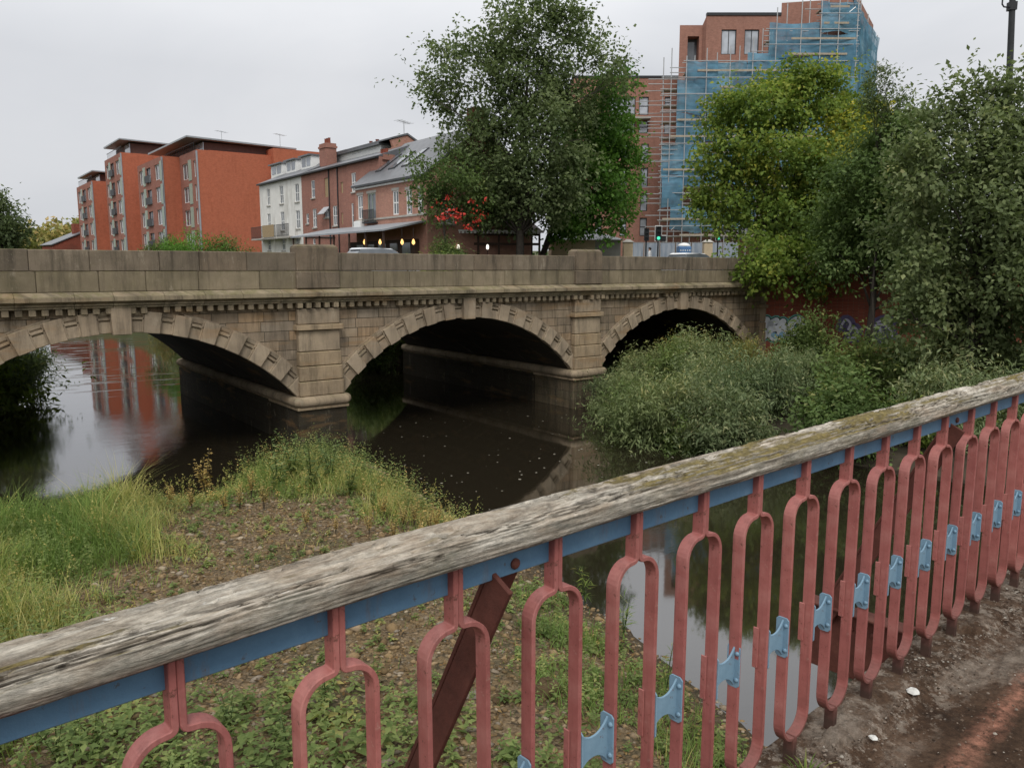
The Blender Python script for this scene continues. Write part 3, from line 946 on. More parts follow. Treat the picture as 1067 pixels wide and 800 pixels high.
# blue plate between this loop's right leg and the next loop's left leg: a web hollowed on both edges,
# with a flange riveted flat on the broad face of each leg
mb = MB()
HT = .0118 / 2
sL, sR = .0735 + HT, DS - .0735 - HT
za, zb = .40, .53
n = 14
w_ = sR - sL
top_e = []; bot_e = []
for k in range(n + 1):
    t = k / n
    e_ = max(0, abs(2 * t - 1)) ** 2.2
    top_e.append((sL + w_ * t, zb - .038 * (1 - e_)))
    bot_e.append((sL + w_ * t, za + .038 * (1 - e_)))
outl = bot_e + top_e[::-1]
mb.prism([(p[0], ND - .004, p[1]) for p in outl], (0, .006, 0))
for (s0_, s1_) in ((sR - .0045, sR - .0003), (sL + .0003, sL + .0045)):
    c_ = .008; y0_, y1_ = ND - .021, ND + .022
    oct_ = [(y0_ + c_, za), (y1_ - c_, za), (y1_, za + c_), (y1_, zb - c_), (y1_ - c_, zb), (y0_ + c_, zb), (y0_, zb - c_), (y0_, za + c_)]
    mb.prism([(s0_, q[0], q[1]) for q in oct_], (s1_ - s0_, 0, 0))
for z_ in (za + .025, zb - .025):
    c0 = (sR - .0045, ND - .012, z_)
    vs = [(c0[0] - x_, c0[1] + r * math.cos(k * PI / 4), c0[2] + r * math.sin(k * PI / 4)) for (r, x_) in ((.0075, 0), (.0062, .0035), (.0022, .0055)) for k in range(8)]
    mb.add(vs, [(q * 8 + k, q * 8 + (k + 1) % 8, (q + 1) * 8 + (k + 1) % 8, (q + 1) * 8 + k) for q in range(2) for k in range(8)] + [tuple(range(16, 24))])
pl = mb.build('connecting_plate', M['plate'], proto, bevel=.0012)
proto.location.x = S0 - 4 * DS
for k in range(-3, 40):
    c = copy_tree(proto, fb); c.location.x = S0 + k * DS
    c.rotation_euler = (0, random.uniform(-.006, .006), 0)

# raking stays outside, fixed to outriggers at deck level
for s_ in STAY:
    mb = MB()
    a = Vector((s_ - .0, ND + .016, .985)); b_ = Vector((s_ - .03, ND + .50, .02))
    ax = (b_ - a).normalized(); e1 = Vector((1, 0, 0)); e2 = ax.cross(e1).normalized()
    def barq(m, u0, u1, v0, v1, a=a, b_=b_, e1=e1, e2=e2):
        m.hexa([a + e1 * u0 + e2 * v0, a + e1 * u1 + e2 * v0, a + e1 * u1 + e2 * v1, a + e1 * u0 + e2 * v1, b_ + e1 * u0 + e2 * v0, b_ + e1 * u1 + e2 * v0, b_ + e1 * u1 + e2 * v1, b_ + e1 * u0 + e2 * v1])
    barq(mb, -.05, .045, -.006, .006)
    barq(mb, -.05, -.038, .0065, .075)
    mb.build('raking_stay', M['oxide'], fb, bevel=.002)
    mb = MB()
    mb.box(s_ - .05, s_ - .038, ND + .09, ND + .56, -.26, .05)
    mb.box(s_ - .095, s_ + .0, ND + .09, ND + .56, .053, .063)
    og = mb.build('outrigger', M['oxide'], fb, bevel=.002)
    mb = MB()
    for q in range(4):
        c0 = Vector((s_ - .05, ND + .15 + q * .1, -.02))
        vs = [(c0.x + x_, c0.y + r * math.cos(k * PI / 4), c0.z + r * math.sin(k * PI / 4)) for (r, x_) in ((.014, 0), (.012, -.008), (.004, -.011)) for k in range(8)]
        mb.add(vs, [(j * 8 + k, j * 8 + (k + 1) % 8, (j + 1) * 8 + (k + 1) % 8, (j + 1) * 8 + k) for j in range(2) for k in range(8)] + [tuple(range(16, 24))])
    mb.build('rivet', M['oxide'], og)

# deck: mossy brown concrete with worn pinkish lines and paler patches
g = NG('mossy_deck_concrete'); o = g.obj()
c = g.ramp(g.noise(o, 3.2, 7, .75), [(.3, (.028, .017, .011)), (.48, (.06, .036, .022)), (.62, (.1, .064, .042)), (.75, (.15, .11, .08))])
pale = g.ramp(g.noise(g.map(o, (1, 2.0, 1), loc=(.3, .2, 0)), 1.25, 7, .75), [(.51, 0.0), (.62, .75)])
lsp0 = g.n('SeparateXYZ', Vector=o).outputs
edge_ = g.math('MULTIPLY', g.ramp(g.math('MULTIPLY', lsp0[1], .5), [(.46, 0.0), (.53, 1.0)]), g.ramp(g.noise(o, 13, 6, .8), [(.5, 0.0), (.58, .8)]))
c = g.mix(g.math('MAXIMUM', pale, edge_), c.outputs[0], (.24, .2, .16))
lsp = g.n('SeparateXYZ', Vector=o).outputs
line = g.math('SUBTRACT', 1.0, g.math('MULTIPLY', g.math('ABSOLUTE', g.math('SUBTRACT', g.math('ADD', lsp[1], g.math('MULTIPLY', g.noise(o, 2, 3), .16)), .92)), 16.0), True)
c = g.mix(g.math('MULTIPLY', line, g.ramp(g.noise(o, 16, 5, .75), [(.4, .1), (.6, .85)])), c, (.36, .17, .115))
c = g.mix(g.ramp(g.noise(o, 55, 3, .6), [(.66, 0.0), (.72, .7)]), c, (.3, .27, .23))
c = g.mix(.9, c, g.ramp(g.noise(o, 30, 7, .85), [(.32, .4), (.68, 1.6)]), 'MULTIPLY')
M['deck'] = g.surf(c, .95, g.bump(g.math('ADD', g.noise(o, 70, 5, .75), g.math('MULTIPLY', g.noise(o, 12, 4, .7), 1.4)), .8, .012), .15)
nx, ny = 420, 90
xs = np.concatenate([np.linspace(-4, .5, 12), np.linspace(.55, 5.5, 330), np.linspace(5.6, 15, 40)])
ys = np.concatenate([np.linspace(-1.3, .3, 10), np.linspace(.33, 1.33, 80)])


def deck_h(x, y):
    e_ = sst(1.02, 1.14, y + .03 * fbm(x * 3, y * 3, o=3, s=71))
    z = .006 * fbm(x * 6, y * 6, o=4, s=73) + .02 * e_ * (.6 + .8 * fbm(x * 5, y * 5, o=4, s=75)) - .012 * sst(.85, .98, y) * (1 - e_)
    blocky = (vnoise(x * 3.1, y * 6, s=79) > .15) * .018 * e_
    return z + blocky - .05 * sst(1.29, 1.33, y)


dk = grid_mesh('deck', xs, ys, deck_h, M['deck'], fb)
mb = MB(); mb.box(-4, 15, -1.3, 1.3, -.42, -.03); mb.build('deck_beam', M['oxide'], fb)

# rubbish and loose stones lying along the railing foot
RBM = Matrix.Translation((0, 0, DK)) @ Matrix.Rotation(FB_RZ, 4, 'Z')


def blob(mb, c, r, sq=.6, seed=0, seg=7):
    rr = random.Random(seed); c = Vector(c); vs = []; fs = []
    nl = 4
    for i in range(nl + 1):
        a = -PI / 2 + PI * i / nl
        for k in range(seg):
            q = r * rr.uniform(.75, 1.15)
            vs.append(c + Vector((q * math.cos(a) * math.cos(2 * PI * k / seg), q * math.cos(a) * math.sin(2 * PI * k / seg), q * sq * math.sin(a))))
    for i in range(nl):
        for k in range(seg): fs.append((i * seg + k, i * seg + (k + 1) % seg, (i + 1) * seg + (k + 1) % seg, (i + 1) * seg + k))
    mb.add(vs, fs)


M['litter'] = m_plain('white_litter', (.62, .62, .58), .7, .15, 30)
lit = [(2.30, .965, .010, 'small white scrap lying alone on the dark moss of the deck', .014), (2.98, 1.10, .016, 'pale crumpled litter lying by the railing foot near the right edge', .028),
       (2.58, 1.07, .010, 'small white stone chip lying between the railing and the pink line', .016)]
for (s_, n_, z_, lab, r) in lit:
    mb = MB(); blob(mb, (0, 0, 0), r, .35, seed=int(s_ * 100))
    oo = mb.build('litter', M['litter']); oo.location = RBM @ Vector((s_, n_, z_ + .012)); tag(oo, lab, 'litter')
g = NG('dull_grit'); M['grit'] = g.surf(g.ramp(g.island(), [(0, (.03, .02, .013)), (.35, (.09, .06, .04)), (.6, (.16, .12, .09)), (.85, (.24, .2, .16)), (1, (.36, .33, .28))]).outputs[0], .9, None, .2)
mb = MB()
for k in range(3600):
    s_ = random.uniform(.8, 5.5); n_ = 1.12 + random.gauss(0, .055) if random.random() < .4 else random.uniform(.2, 1.2)
    if n_ > 1.27: continue
    blob(mb, (s_, n_, .008 + .012 * (n_ > 1.05)), random.choice((.002, .003, .003, .004, .005, .007)), .6, seed=k, seg=5)
gt = mb.build('grit', M['grit']); gt.location = (0, 0, DK); gt.rotation_euler = (0, 0, FB_RZ)
tag(gt, 'scattered grit and stone chips along the foot of the footbridge railing', 'grit', kind='stuff')
# ================================================================== buildings
def facade(mb, O, u, W, z0, z1, holes, depth=.14, topfn=None):
    """wall sheet with real openings and their reveals; u along the wall, outside = u x z"""
    O = Vector(O); u = Vector(u); n = Vector((u.y, -u.x, 0)); zv = Vector((0, 0, 1))
    us = sorted({0, W} | {h[0] for h in holes} | {h[1] for h in holes})
    zs = sorted({z0, z1} | {h[2] for h in holes} | {h[3] for h in holes})
    us = [a for a in us if 0 <= a <= W]; zs = [a for a in zs if z0 <= a <= z1]
    q = lambda a, z, d=0: O + u * a + zv * z - n * d
    for i in range(len(us) - 1):
        for j in range(len(zs) - 1):
            a, b, c, d = us[i], us[i + 1], zs[j], zs[j + 1]
            am, zm = (a + b) / 2, (c + d) / 2
            if any(h[0] < am < h[1] and h[2] < zm < h[3] for h in holes): continue
            mb.poly([q(a, c), q(b, c), q(b, d), q(a, d)])
    for (a, b, c, d) in holes:
        mb.poly([q(a, c), q(a, c, depth), q(a, d, depth), q(a, d)])
        mb.poly([q(b, c, depth), q(b, c), q(b, d), q(b, d, depth)])
        mb.poly([q(a, c), q(b, c), q(b, c, depth), q(a, c, depth)])
        mb.poly([q(a, d, depth), q(b, d, depth), q(b, d), q(a, d)])


def window(parent, sh, O, u, hole, fm, gm, mv=1, mh=1, depth=.14, sill=None, fw=.06, name='window', lintel=None, panels=None):
    a, b, c, d = hole
    m = MB(sh)
    f0, f1 = -depth + .02, -depth + .09
    e = .002
    m.uvn(O, u, a + e, a + fw, f0, f1, c + e, d - e); m.uvn(O, u, b - fw, b - e, f0, f1, c + e, d - e)
    m.uvn(O, u, a + fw, b - fw, f0, f1, c + e, c + fw); m.uvn(O, u, a + fw, b - fw, f0, f1, d - fw, d - e)
    for k in range(mv):
        x = a + (b - a) * (k + 1) / (mv + 1); m.uvn(O, u, x - fw * .4, x + fw * .4, f0, f1 - .01, c + fw, d - fw)
    for k in range(mh):
        z = c + (d - c) * (k + 1) / (mh + 1); m.uvn(O, u, a + fw, b - fw, f0, f1 - .015, z - fw * .45, z + fw * .45)
    w_ = m.build(name, fm, parent)
    m = MB(sh); m.uvn(O, u, a + .01, b - .01, f0 - .012, f0 + .018, c + .01, d - .01)
    m.build('pane', gm, w_)
    if sill:
        m = MB(sh); m.uvn(O, u, a - .08, b + .08, -depth + .1, .09, c - .11, c - .004); m.build('sill', sill, w_)
    if lintel:
        m = MB(sh); m.uvn(O, u, a - .12, b + .12, -.02, .03, d + .004, d + .2); m.build('lintel', lintel, w_)
    return w_


K = 1.16                                  # terrace and pub: same picture, a little bigger and farther


def kz(z): return ZC + (z - ZC) * K


# ---------------------------------------------------------------- Victorian terrace, white end and brick part: two houses in one row
TX = 27 * K
UY = Vector((0, -1, 0))                   # along the river front, towards us (seen left to right)


def ty(y): return y * K


YA, YM, YE = ty(75.7), ty(65.6), ty(51.6)   # far end, white/brick joint, near gable
ZE = kz(14.42)
ZB = 5.9


def terr(name, lab, y_far, y_near, wallm, wins, extra):
    org = Vector((TX, y_near, ZB)); t = thing(name, lab, 'house', org)
    O = Vector((TX, y_far, 0)); W = y_far - y_near
    hs = []
    for (px0, px1, py0, py1, kind) in wins:
        p0 = onx(px0, py0, TX); p1 = onx(px1, py1, TX)
        hs.append((y_far - p0.y, y_far - p1.y, p1.z, p0.z, kind))
    m = MB(org)
    facade(m, O, UY, W, ZB, ZE, [h[:4] for h in hs])
    # other walls
    DX = 9.5
    m.poly([(TX, y_far, ZB), (TX + DX, y_far, ZB), (TX + DX, y_far, ZE), (TX, y_far, ZE)])
    m.poly([(TX + DX, y_near, ZB), (TX + DX, y_far, ZB), (TX + DX, y_far, ZE), (TX + DX, y_near, ZE)])
    m.poly([(TX, y_near, ZB), (TX + DX, y_near, ZB), (TX + DX, y_near, ZE), (TX, y_near, ZE)])
    m.build('wall', wallm, t)
    for h in hs:
        k = h[4]
        if k == 'b':       # bricked up or boarded
            mm = MB(org); mm.uvn(O, UY, h[0] + .01, h[1] - .01, -.12, -.06, h[2] + .01, h[3] - .01); mm.build('boarded_window', M['wicker'], t)
        else:
            window(t, org, O, UY, h[:4], M['whitepaint'], M['glass'], 1 if k in 's2' else 0, 1, sill=M['concrete'] if k != '2' else None, fw=.075, depth=.13)
    extra(t, org, O, hs)
    return t, org


ZR = kz(16.0); RX0 = 2.35 * K             # where the dormer wall stands


def roof_white(t, org, O, hs):
    m = MB(org)
    s0, s1 = YM + .02, YA + .2
    m.prism([(TX - .25, s0, ZE - .05), (TX + RX0 + .3, s0, ZE + 1.35), (TX + 4.8, s0, ZE + 2.75), (TX + 9.7, s0, ZE - .05)], (0, s1 - s0, 0))
    m.build('roof', M['slate'], t)
    m = MB(org); m.box(TX - .33, TX - .02, YM + .02, YA, ZE - .2, ZE - .06); m.build('gutter', M['dark'], t)
    # three flat dormers
    for (a, b, c, d) in ((284, 296, 174, 183), (300, 310.5, 171, 180), (315.5, 326.5, 167, 176)):
        p0 = onx(a, c, TX + RX0); p1 = onx(b, d, TX + RX0)
        y0, y1 = p1.y, p0.y
        z0, z1 = min(p0.z, p1.z) - .5, ZE + 2.35
        m = MB(org); m.box(TX + RX0 - .2, TX + 4.6, y0, y1, ZE + .6, z1)
        dm = m.build('dormer', M['whitepaint'], t)
        m = MB(org); m.box(TX + RX0 - .5, TX + 4.9, y0 - .15, y1 + .15, z1 + .003, z1 + .14); m.build('dormer_roof', M['slate'], dm)
        O2 = Vector((TX + RX0 - .2, y1, 0)); w2 = y1 - y0
        for q in (0, 1):
            m = MB(org); m.uvn(O2, UY, w2 * (.1 + .45 * q), w2 * (.45 + .45 * q), -.02, .02, ZE + 1.35, z1 - .15)
            m.build('pane', M['skyglass'], dm)
    # long balcony at first floor level in three bays with planting in the middle
    zf = kz(9.3); zt = kz(10.35)
    for (yf, yn) in ((ty(75.4), ty(72.4)), (ty(72.2), ty(69.2)), (ty(69.0), ty(66.1))):
        m = MB(org); m.box(TX - 1.25, TX - .01, yn, yf, zf - .16, zf); b_ = m.build('balcony', M['concrete'], t)
        m = MB(org)
        m.box(TX - 1.25, TX - 1.21, yn, yf, zt - .05, zt); m.box(TX - 1.25, TX - 1.21, yn, yf, zf + .1, zf + .14)
        k = yn
        while k <= yf: m.box(TX - 1.245, TX - 1.215, k, k + .03, zf, zt - .05); k += .19
        m.build('balcony_rail', M['dark'], b_)
    m = MB(org); m.box(TX - 1.33, TX - 1.255, ty(69.5), ty(72.2), zf + .05, zt + .05); m.build('wicker_screen', M['wicker'], t)


def brick_extra(t, org, O, hs):
    s0, s1 = YE - .02, YM - .02
    rx = TX + RX0 + .9
    m = MB(org)
    m.prism([(TX - .25, s0, ZE - .05), (rx + .2, s0, ZE + 1.42), (rx + .2, s0, ZE - .05)], (0, s1 - s0, 0))
    m.build('roof', M['slate'], t)
    m = MB(org); m.box(TX - .33, TX - .02, YE, YM - .02, ZE - .2, ZE - .06); m.build('gutter', M['dark'], t)
    # long white dormer strip under a low roof, behind it the main ridge
    z1 = onx(364, 159.5, rx).z
    m = MB(org); m.box(rx, TX + 6.4, ty(57.2), YM - .3, ZE + .5, z1); st = m.build('dormer', M['whitepaint'], t)
    m = MB(org); m.box(rx - .35, TX + 6.4, ty(57.0), YM - .1, z1 + .003, z1 + .16); m.build('dormer_roof', M['slate'], st)
    O2 = Vector((rx, YM - .3, 0))
    for (a, b) in ((1.0, 1.7), (3.6, 5.4), (7.0, 8.6)):
        m = MB(org); m.uvn(O2, UY, a, b, -.02, .02, ZE + 1.7, z1 - .2); m.build('pane', M['skyglass'], st)
    # gable at the near end
    pk = onx(424, 141, TX + 4.9)
    gx = pk.x; GZ = pk.z; YG = pk.y; sl = (GZ - ZE + .1) / (gx - TX)
    m = MB(org)
    m.prism([(TX, YG - .02, ZE - .1), (2 * gx - TX, YG - .02, ZE - .1), (gx, YG - .02, GZ), (rx - .3, YG - .02, z1 + .1), (rx - .1, YG - .02, ZE + 1.4)], (0, .32, 0))
    m.build('gable', M['pubbrick'], t)
    m = MB(org)
    a_ = rx - .36
    m.prism([(a_, YG - .12, z1 + .17), (gx, YG - .12, GZ + .02), (gx, YG - .12, GZ + .18), (a_, YG - .12, z1 + .3)], (0, YM - YG - .3, 0))
    b2 = 2 * gx - TX
    m.prism([(gx, YG - .12, GZ + .02), (b2 + .2, YG - .12, ZE - .15), (b2 + .3, YG - .12, ZE + .0), (gx, YG - .12, GZ + .18)], (0, YM - YG - .3, 0))
    m.build('gable_roof', M['slate'], t)
    # chimneys
    for (yc, xw, zb, zt_, w_) in ((YM - .6, TX + 2.6, ZE + .8, onx(332, 153, TX + 2.6).z, .8), (YE + .75, TX + .9, ZE - .3, onx(397, 163, TX + .9).z, .8)):
        m = MB(org); m.box(xw - .55, xw + .55, yc - w_, yc + w_, zb, zt_); m.box(xw - .63, xw + .63, yc - w_ - .08, yc + w_ + .08, zt_ - .45, zt_ - .25)
        ch = m.build('chimney', M['brown'], t)
        m = MB(org)
        for q in (-.6, 0, .6): m.lathe((xw, yc + q * w_ * .9, zt_), [(.14, 0), (.12, .25), (.12, .5), (.14, .54)], 8)
        m.build('chimney_pots', M['wallbrick'], ch)
    m = MB(org)
    for q in (0, .5): m.lathe((TX + 4.6, ty(60.5) - q * 2.6, z1 + .1), [(.2, 0), (.16, .7), (.2, .75)], 8)
    m.build('chimney_pots', M['wallbrick'], t)
    # soil pipes
    for px in (343.5, 352.5):
        p = onx(px, 200, TX)
        m = MB(org); m.tube([(TX - .07, p.y, ZB + .5), (TX - .07, p.y, ZE - .1)], .06, 6); m.build('downpipe', M['dark'], t)
    p = onx(343.5, 240, TX)
    m = MB(org); m.tube([(TX - .07, p.y + 5.5, kz(9.2)), (TX - .07, p.y - 1.2, kz(9.0))], .06, 6); m.build('downpipe', M['dark'], t)
    # small awning over one window
    p0 = onx(337.5, 216, TX); p1 = onx(344, 223, TX)
    m = MB(org); m.prism([(TX - .01, p1.y, p0.z), (TX - .7, p1.y, p1.z), (TX - .66, p1.y, p1.z - .05), (TX - .01, p1.y, p0.z - .07)], (0, p0.y - p1.y, 0)); m.build('awning', M['canvas'], t)


wh, _ = terr('terrace_house', 'white rendered house with iron balconies at the far end of the old terrace', YA, YM + .01, M['white'],
             [(277.8, 281.6, 197, 214, 's'), (291, 295.6, 194, 212, 's'), (306.9, 312, 192, 210, 's'), (278.4, 282.5, 223, 240.6, 's'), (292, 296.7, 221, 240, 's'), (308, 313, 219.6, 238, 's'), (279, 282.5, 249, 261, 's'), (293.7, 297.5, 247, 261, 's'), (308, 312, 246, 259, 's')], roof_white)
br_, borg = terr('terrace_house', 'red-brown brick house with black downpipes and a white dormer strip, right of the white house', YM - .01, YE, M['brown'],
                 [(324, 328.4, 188.5, 206, '1'), (337.8, 342.5, 186, 205, 'b'), (355, 357.6, 190, 201, 'b'), (366, 371, 180.6, 199.7, 's'), (319, 322, 223, 233, '1'), (325.6, 330.3, 218, 237, 's'), (338, 343.4, 216, 226.5, '1'), (346.6, 351.8, 215, 235, 's'), (355.5, 357.6, 222, 234, 'b'), (366, 369, 212, 237, '1'), (326, 329, 249, 260, '1')], brick_extra)


def aerial(base, h, parent, org, n=5):
    m = MB(org); b_ = Vector(base)
    m.tube([b_, b_ + Vector((0, 0, h))], .035, 5)
    m.tube([b_ + Vector((-.9, -.5, h - .1)), b_ + Vector((.9, .5, h - .1))], .025, 4)
    for k in range(n):
        c = b_ + Vector((-.8 + 1.6 * k / (n - 1), -.45 + .9 * k / (n - 1), h - .1))
        m.tube([c + Vector((-.22, .4, 0)), c + Vector((.22, -.4, 0))], .016, 4)
    return m.build('aerial', M['steel'], parent)


_p = onx(424, 141, TX + 4.9); aerial(Vector((_p.x, _p.y + .5, _p.z)), 1.3, br_, borg)

# ---------------------------------------------------------------- pub in front of the gable
PXX = 25.8 * K
YP0, YP1 = ty(53.0), ty(43.2)
ZPE = kz(12.3)
org = Vector((PXX, YP1, ZB))
pub = thing('public_house', 'two-storey brick pub with a wet slate roof and skylights beside the terrace', 'pub', org)
O = Vector((PXX, YP0, 0))
pw = []
for (a, b, c, d, k) in ((372.5, 378.5, 204, 228.4, 1), (382.8, 392, 202, 231, 2), (409, 415.6, 199, 223.7, 1), (423, 429.6, 198, 223.7, 1), (435, 441.5, 197, 222, 1)):
    p0 = onx(a, c, PXX); p1 = onx(b, d, PXX)
    pw.append((YP0 - p0.y, YP0 - p1.y, p1.z, p0.z, k))
m = MB(org)
facade(m, O, UY, YP0 - YP1, ZB, ZPE, [q[:4] for q in pw])
EW = 9.5
end = []
for q in (1.2, 4.0, 6.8): end.append((q, q + 1.1, ZB + 3.9, ZB + 5.6))
facade(m, Vector((PXX, YP1, 0)), Vector((1, 0, 0)), EW, ZB, ZPE, end)
m.poly([(PXX + EW, YP1, ZB), (PXX + EW, YP0, ZB), (PXX + EW, YP0, ZPE), (PXX + EW, YP1, ZPE)])
rz_ = ZPE + 3.6
m.poly([(PXX, YP1, ZPE), (PXX + EW, YP1, ZPE), (PXX + EW / 2, YP1 + .01, rz_)])
m.build('wall', M['pubbrick'], pub)
for q in pw:
    window(pub, org, O, UY, q[:4], M['greenpanel'] if q[4] == 2 else M['whitepaint'], M['glass'], 1, 1 if q[4] == 1 else 0, fw=.1, depth=.13, lintel=M['concrete'], name='window' if q[4] == 1 else 'balcony_door')
for q in end: window(pub, org, Vector((PXX, YP1, 0)), Vector((1, 0, 0)), q, M['whitepaint'], M['glass'], 1, 1, fw=.08, sill=M['concrete'])
m = MB(org)
m.prism([(PXX - .35, YP1 - .25, ZPE - .16), (PXX + EW / 2, YP1 - .25, rz_ + .1), (PXX + EW / 2, YP1 - .25, rz_ + .28), (PXX - .4, YP1 - .25, ZPE + .0)], (0, YP0 - YP1 + .3, 0))
m.prism([(PXX + EW / 2, YP1 - .25, rz_ + .1), (PXX + EW + .35, YP1 - .25, ZPE - .16), (PXX + EW + .4, YP1 - .25, ZPE), (PXX + EW / 2, YP1 - .25, rz_ + .28)], (0, YP0 - YP1 + .3, 0))
m.build('roof', M['slate'], pub)
rs = (rz_ + .18 - ZPE) / (EW / 2 + .38)
for yy in [onx(px_, 176, PXX + 2).y - .45 for px_ in (405, 419, 433)]:
    m = MB(org)
    x0, x1 = PXX + 1.0, PXX + 3.0
    f_ = lambda x: ZPE + (x - PXX + .38) * rs
    m.prism([(x0, yy, f_(x0) + .01), (x1, yy, f_(x1) + .01), (x1, yy, f_(x1) + .14), (x0, yy, f_(x0) + .14)], (0, .95, 0))
    sk_ = m.build('skylight', M['dark'], pub)
    m = MB(org); m.prism([(x0 + .1, yy + .1, f_(x0 + .1) + .142), (x1 - .1, yy + .1, f_(x1 - .1) + .142), (x1 - .1, yy + .1, f_(x1 - .1) + .15), (x0 + .1, yy + .1, f_(x0 + .1) + .15)], (0, .75, 0)); m.build('pane', M['glass'], sk_)
m = MB(org); m.uvn(O, UY, 0, YP0 - YP1, .002, .07, kz(9.86), kz(9.98)); m.build('string_course', M['concrete'], pub)
m = MB(org); m.uvn(O, UY, 0, YP0 - YP1, .002, .2, ZPE - .3, ZPE - .17); m.build('gutter', M['whitepaint'], pub)
m = MB(org); m.box(PXX + 4.2, PXX + 5.2, YP1 + .15, YP1 + 1.05, rz_ - .5, rz_ + 1.5); m.build('chimney', M['wallbrick'], pub)
# juliet balcony and air conditioner
q = pw[1]
m = MB(org)
m.uvn(O, UY, q[0] - .3, q[1] + .3, .35, .39, q[2] + .9, q[2] + .95); m.uvn(O, UY, q[0] - .3, q[1] + .3, .02, .39, q[2] - .1, q[2] - .02)
k = q[0] - .3
while k < q[1] + .3: m.uvn(O, UY, k, k + .03, .355, .385, q[2] - .02, q[2] + .9); k += .14
m.build('balcony_rail', M['dark'], pub)
p0 = onx(368.5, 231, PXX - .4); p1 = onx(375.5, 238.5, PXX - .4)
m = MB(org); m.box(PXX - .42, PXX - .02, p1.y, p0.y, p1.z, p0.z); m.build('air_conditioner', M['whitepaint'], pub, bevel=.03)
# lean-to roof over the riverside terrace, with posts; the hanging bulbs are things of their own
ya, yb_ = ty(58.0), ty(43.3)
zl, zh = kz(8.85), kz(9.3)
m = MB(org); m.prism([(PXX - 3.4, yb_, zl - .04), (PXX - .02, yb_, zh + .15), (PXX - .02, yb_, zh + .27), (PXX - 3.4, yb_, zl + .08)], (0, ya - yb_, 0)); ln = m.build('terrace_canopy', M['zinc'], pub)
for k in range(7):
    y = yb_ + .3 + (ya - yb_ - .6) * k / 6
    m = MB(org); m.box(PXX - 3.3, PXX - 3.18, y, y + .12, ZB, zl - .05); m.build('post', M['timberframe'], ln)
m = MB(org); m.box(PXX - 3.3, PXX - 3.2, yb_, ya, ZB, ZB + .55); m.build('terrace_wall', M['timberframe'], pub)
m = MB(org); m.box(PXX - .4, PXX - .02, yb_ + 1, ya - 5, ZB + .2, zl - .5); m.build('shopfront', M['timberframe'], pub)
for k in range(5):
    m = MB(org); y = yb_ + 1.6 + k * 1.9; m.box(PXX - .43, PXX - .405, y, y + 1.2, ZB + 1.0, zl - .75); m.build('shopfront_pane', M['glass'], pub)
g = NG('warm_bulb'); e = g.n('Emission', Color=(1.0, .55, .18), Strength=2.2); g.t.links.new(e.outputs[0], g.out.inputs[0]); M['bulb'] = g.m
g = NG('cool_bulb'); e = g.n('Emission', Color=(1.0, .93, .8), Strength=1.8); g.t.links.new(e.outputs[0], g.out.inputs[0]); M['bulbw'] = g.m
for i, px in enumerate((379.9, 396, 419, 430.8)):
    p = onx(px, 253.5, PXX - 2.9)
    m = MB(p); m.lathe(p, [(.02, -.1), (.1, -.02), (.115, .06), (.07, .2), (.03, .28)], 8)
    o_ = m.build('hanging_lamp', M['bulb']); o_.location = p
    tag(o_, ['glowing amber lamp farthest left under the pub canopy', 'glowing amber lamp second from the left under the pub canopy', 'glowing amber lamp beside the red jacket under the pub canopy', 'glowing amber lamp nearest the hedge under the pub canopy'][i], 'lamp', 'amber lamps under the pub canopy')
    m = MB(p); m.tube([p + Vector((0, 0, .27)), p + Vector((0, 0, 1.0))], .012, 4); m.build('cord', M['dark'], o_)

# black timber shelter with white-edged awnings, lit by small lamps, right of the pub
c0 = pt(455, 262, 60); c1 = pt(562, 262, 61.5)
dx = (c1 - c0); L = math.hypot(dx.x, dx.y); rz0 = math.atan2(dx.y, dx.x)
sh_ = thing('timber_shelter', 'black open timber shelter with a scalloped white-edged awning behind the trees', 'shelter', (c0.x, c0.y, 6.1), rz0)
zt = pt(500, 243, 60).z - 6.1
m = MB()
for k in range(6): m.box(L * k / 5 - .07, L * k / 5 + .07, -.07, .07, 0, zt + .1)
m.box(0, L, -.06, .06, zt - .15, zt + .05); m.box(0, L, -.06, .06, zt * .72, zt * .78)
m.build('frame', M['timberframe'], sh_)
m = MB(); m.box(0, L, .1, .18, 0, 1.0); m.build('front_panel', M['timberframe'], sh_)
m = MB(); m.box(-.1, L + .1, 2.8, 2.9, 0, zt + .3); m.build('back_wall', M['dark'], sh_)
m = MB(); m.prism([(-.2, -.6, zt + .05), (-.2, 2.9, zt + .85), (-.2, 2.9, zt + .93), (-.2, -.6, zt + .13)], (L + .4, 0, 0)); m.build('awning', M['darkclad'], sh_)
m = MB()
for k in range(int(L / .3)): m.box(.3 * k, .3 * k + .2, -.64, -.605, zt - .02, zt + .12)
m.box(-.2, L + .2, -.66, -.607, zt + .122, zt + .24)
m.build('awning_edge', M['whitepaint'], sh_)
for i, (px, lab) in enumerate(((477.5, 'small white lamp at the left of the black shelter front'), (508, 'small white lamp in the middle of the black shelter front'))):
    p = pt(px, 258.5, 59.5)
    m = MB(p); m.lathe(p, [(.05, -.1), (.1, -.02), (.1, .14), (.05, .26)], 8); o_ = m.build('lamp', M['bulbw']); o_.location = p; tag(o_, lab, 'lamp')
    m = MB(p); m.tube([p + Vector((0, 0, -1.2)), p + Vector((0, 0, -.09))], .02, 5); m.build('stem', M['dark'], o_)

# ---------------------------------------------------------------- orange brick apartments along the river
AZ0 = 5.8
aorg = Vector((31.4, 111, AZ0))
apt = thing('apartment_building', 'long orange brick apartment building stepping along the river with oversailing grey roofs', 'building', aorg)


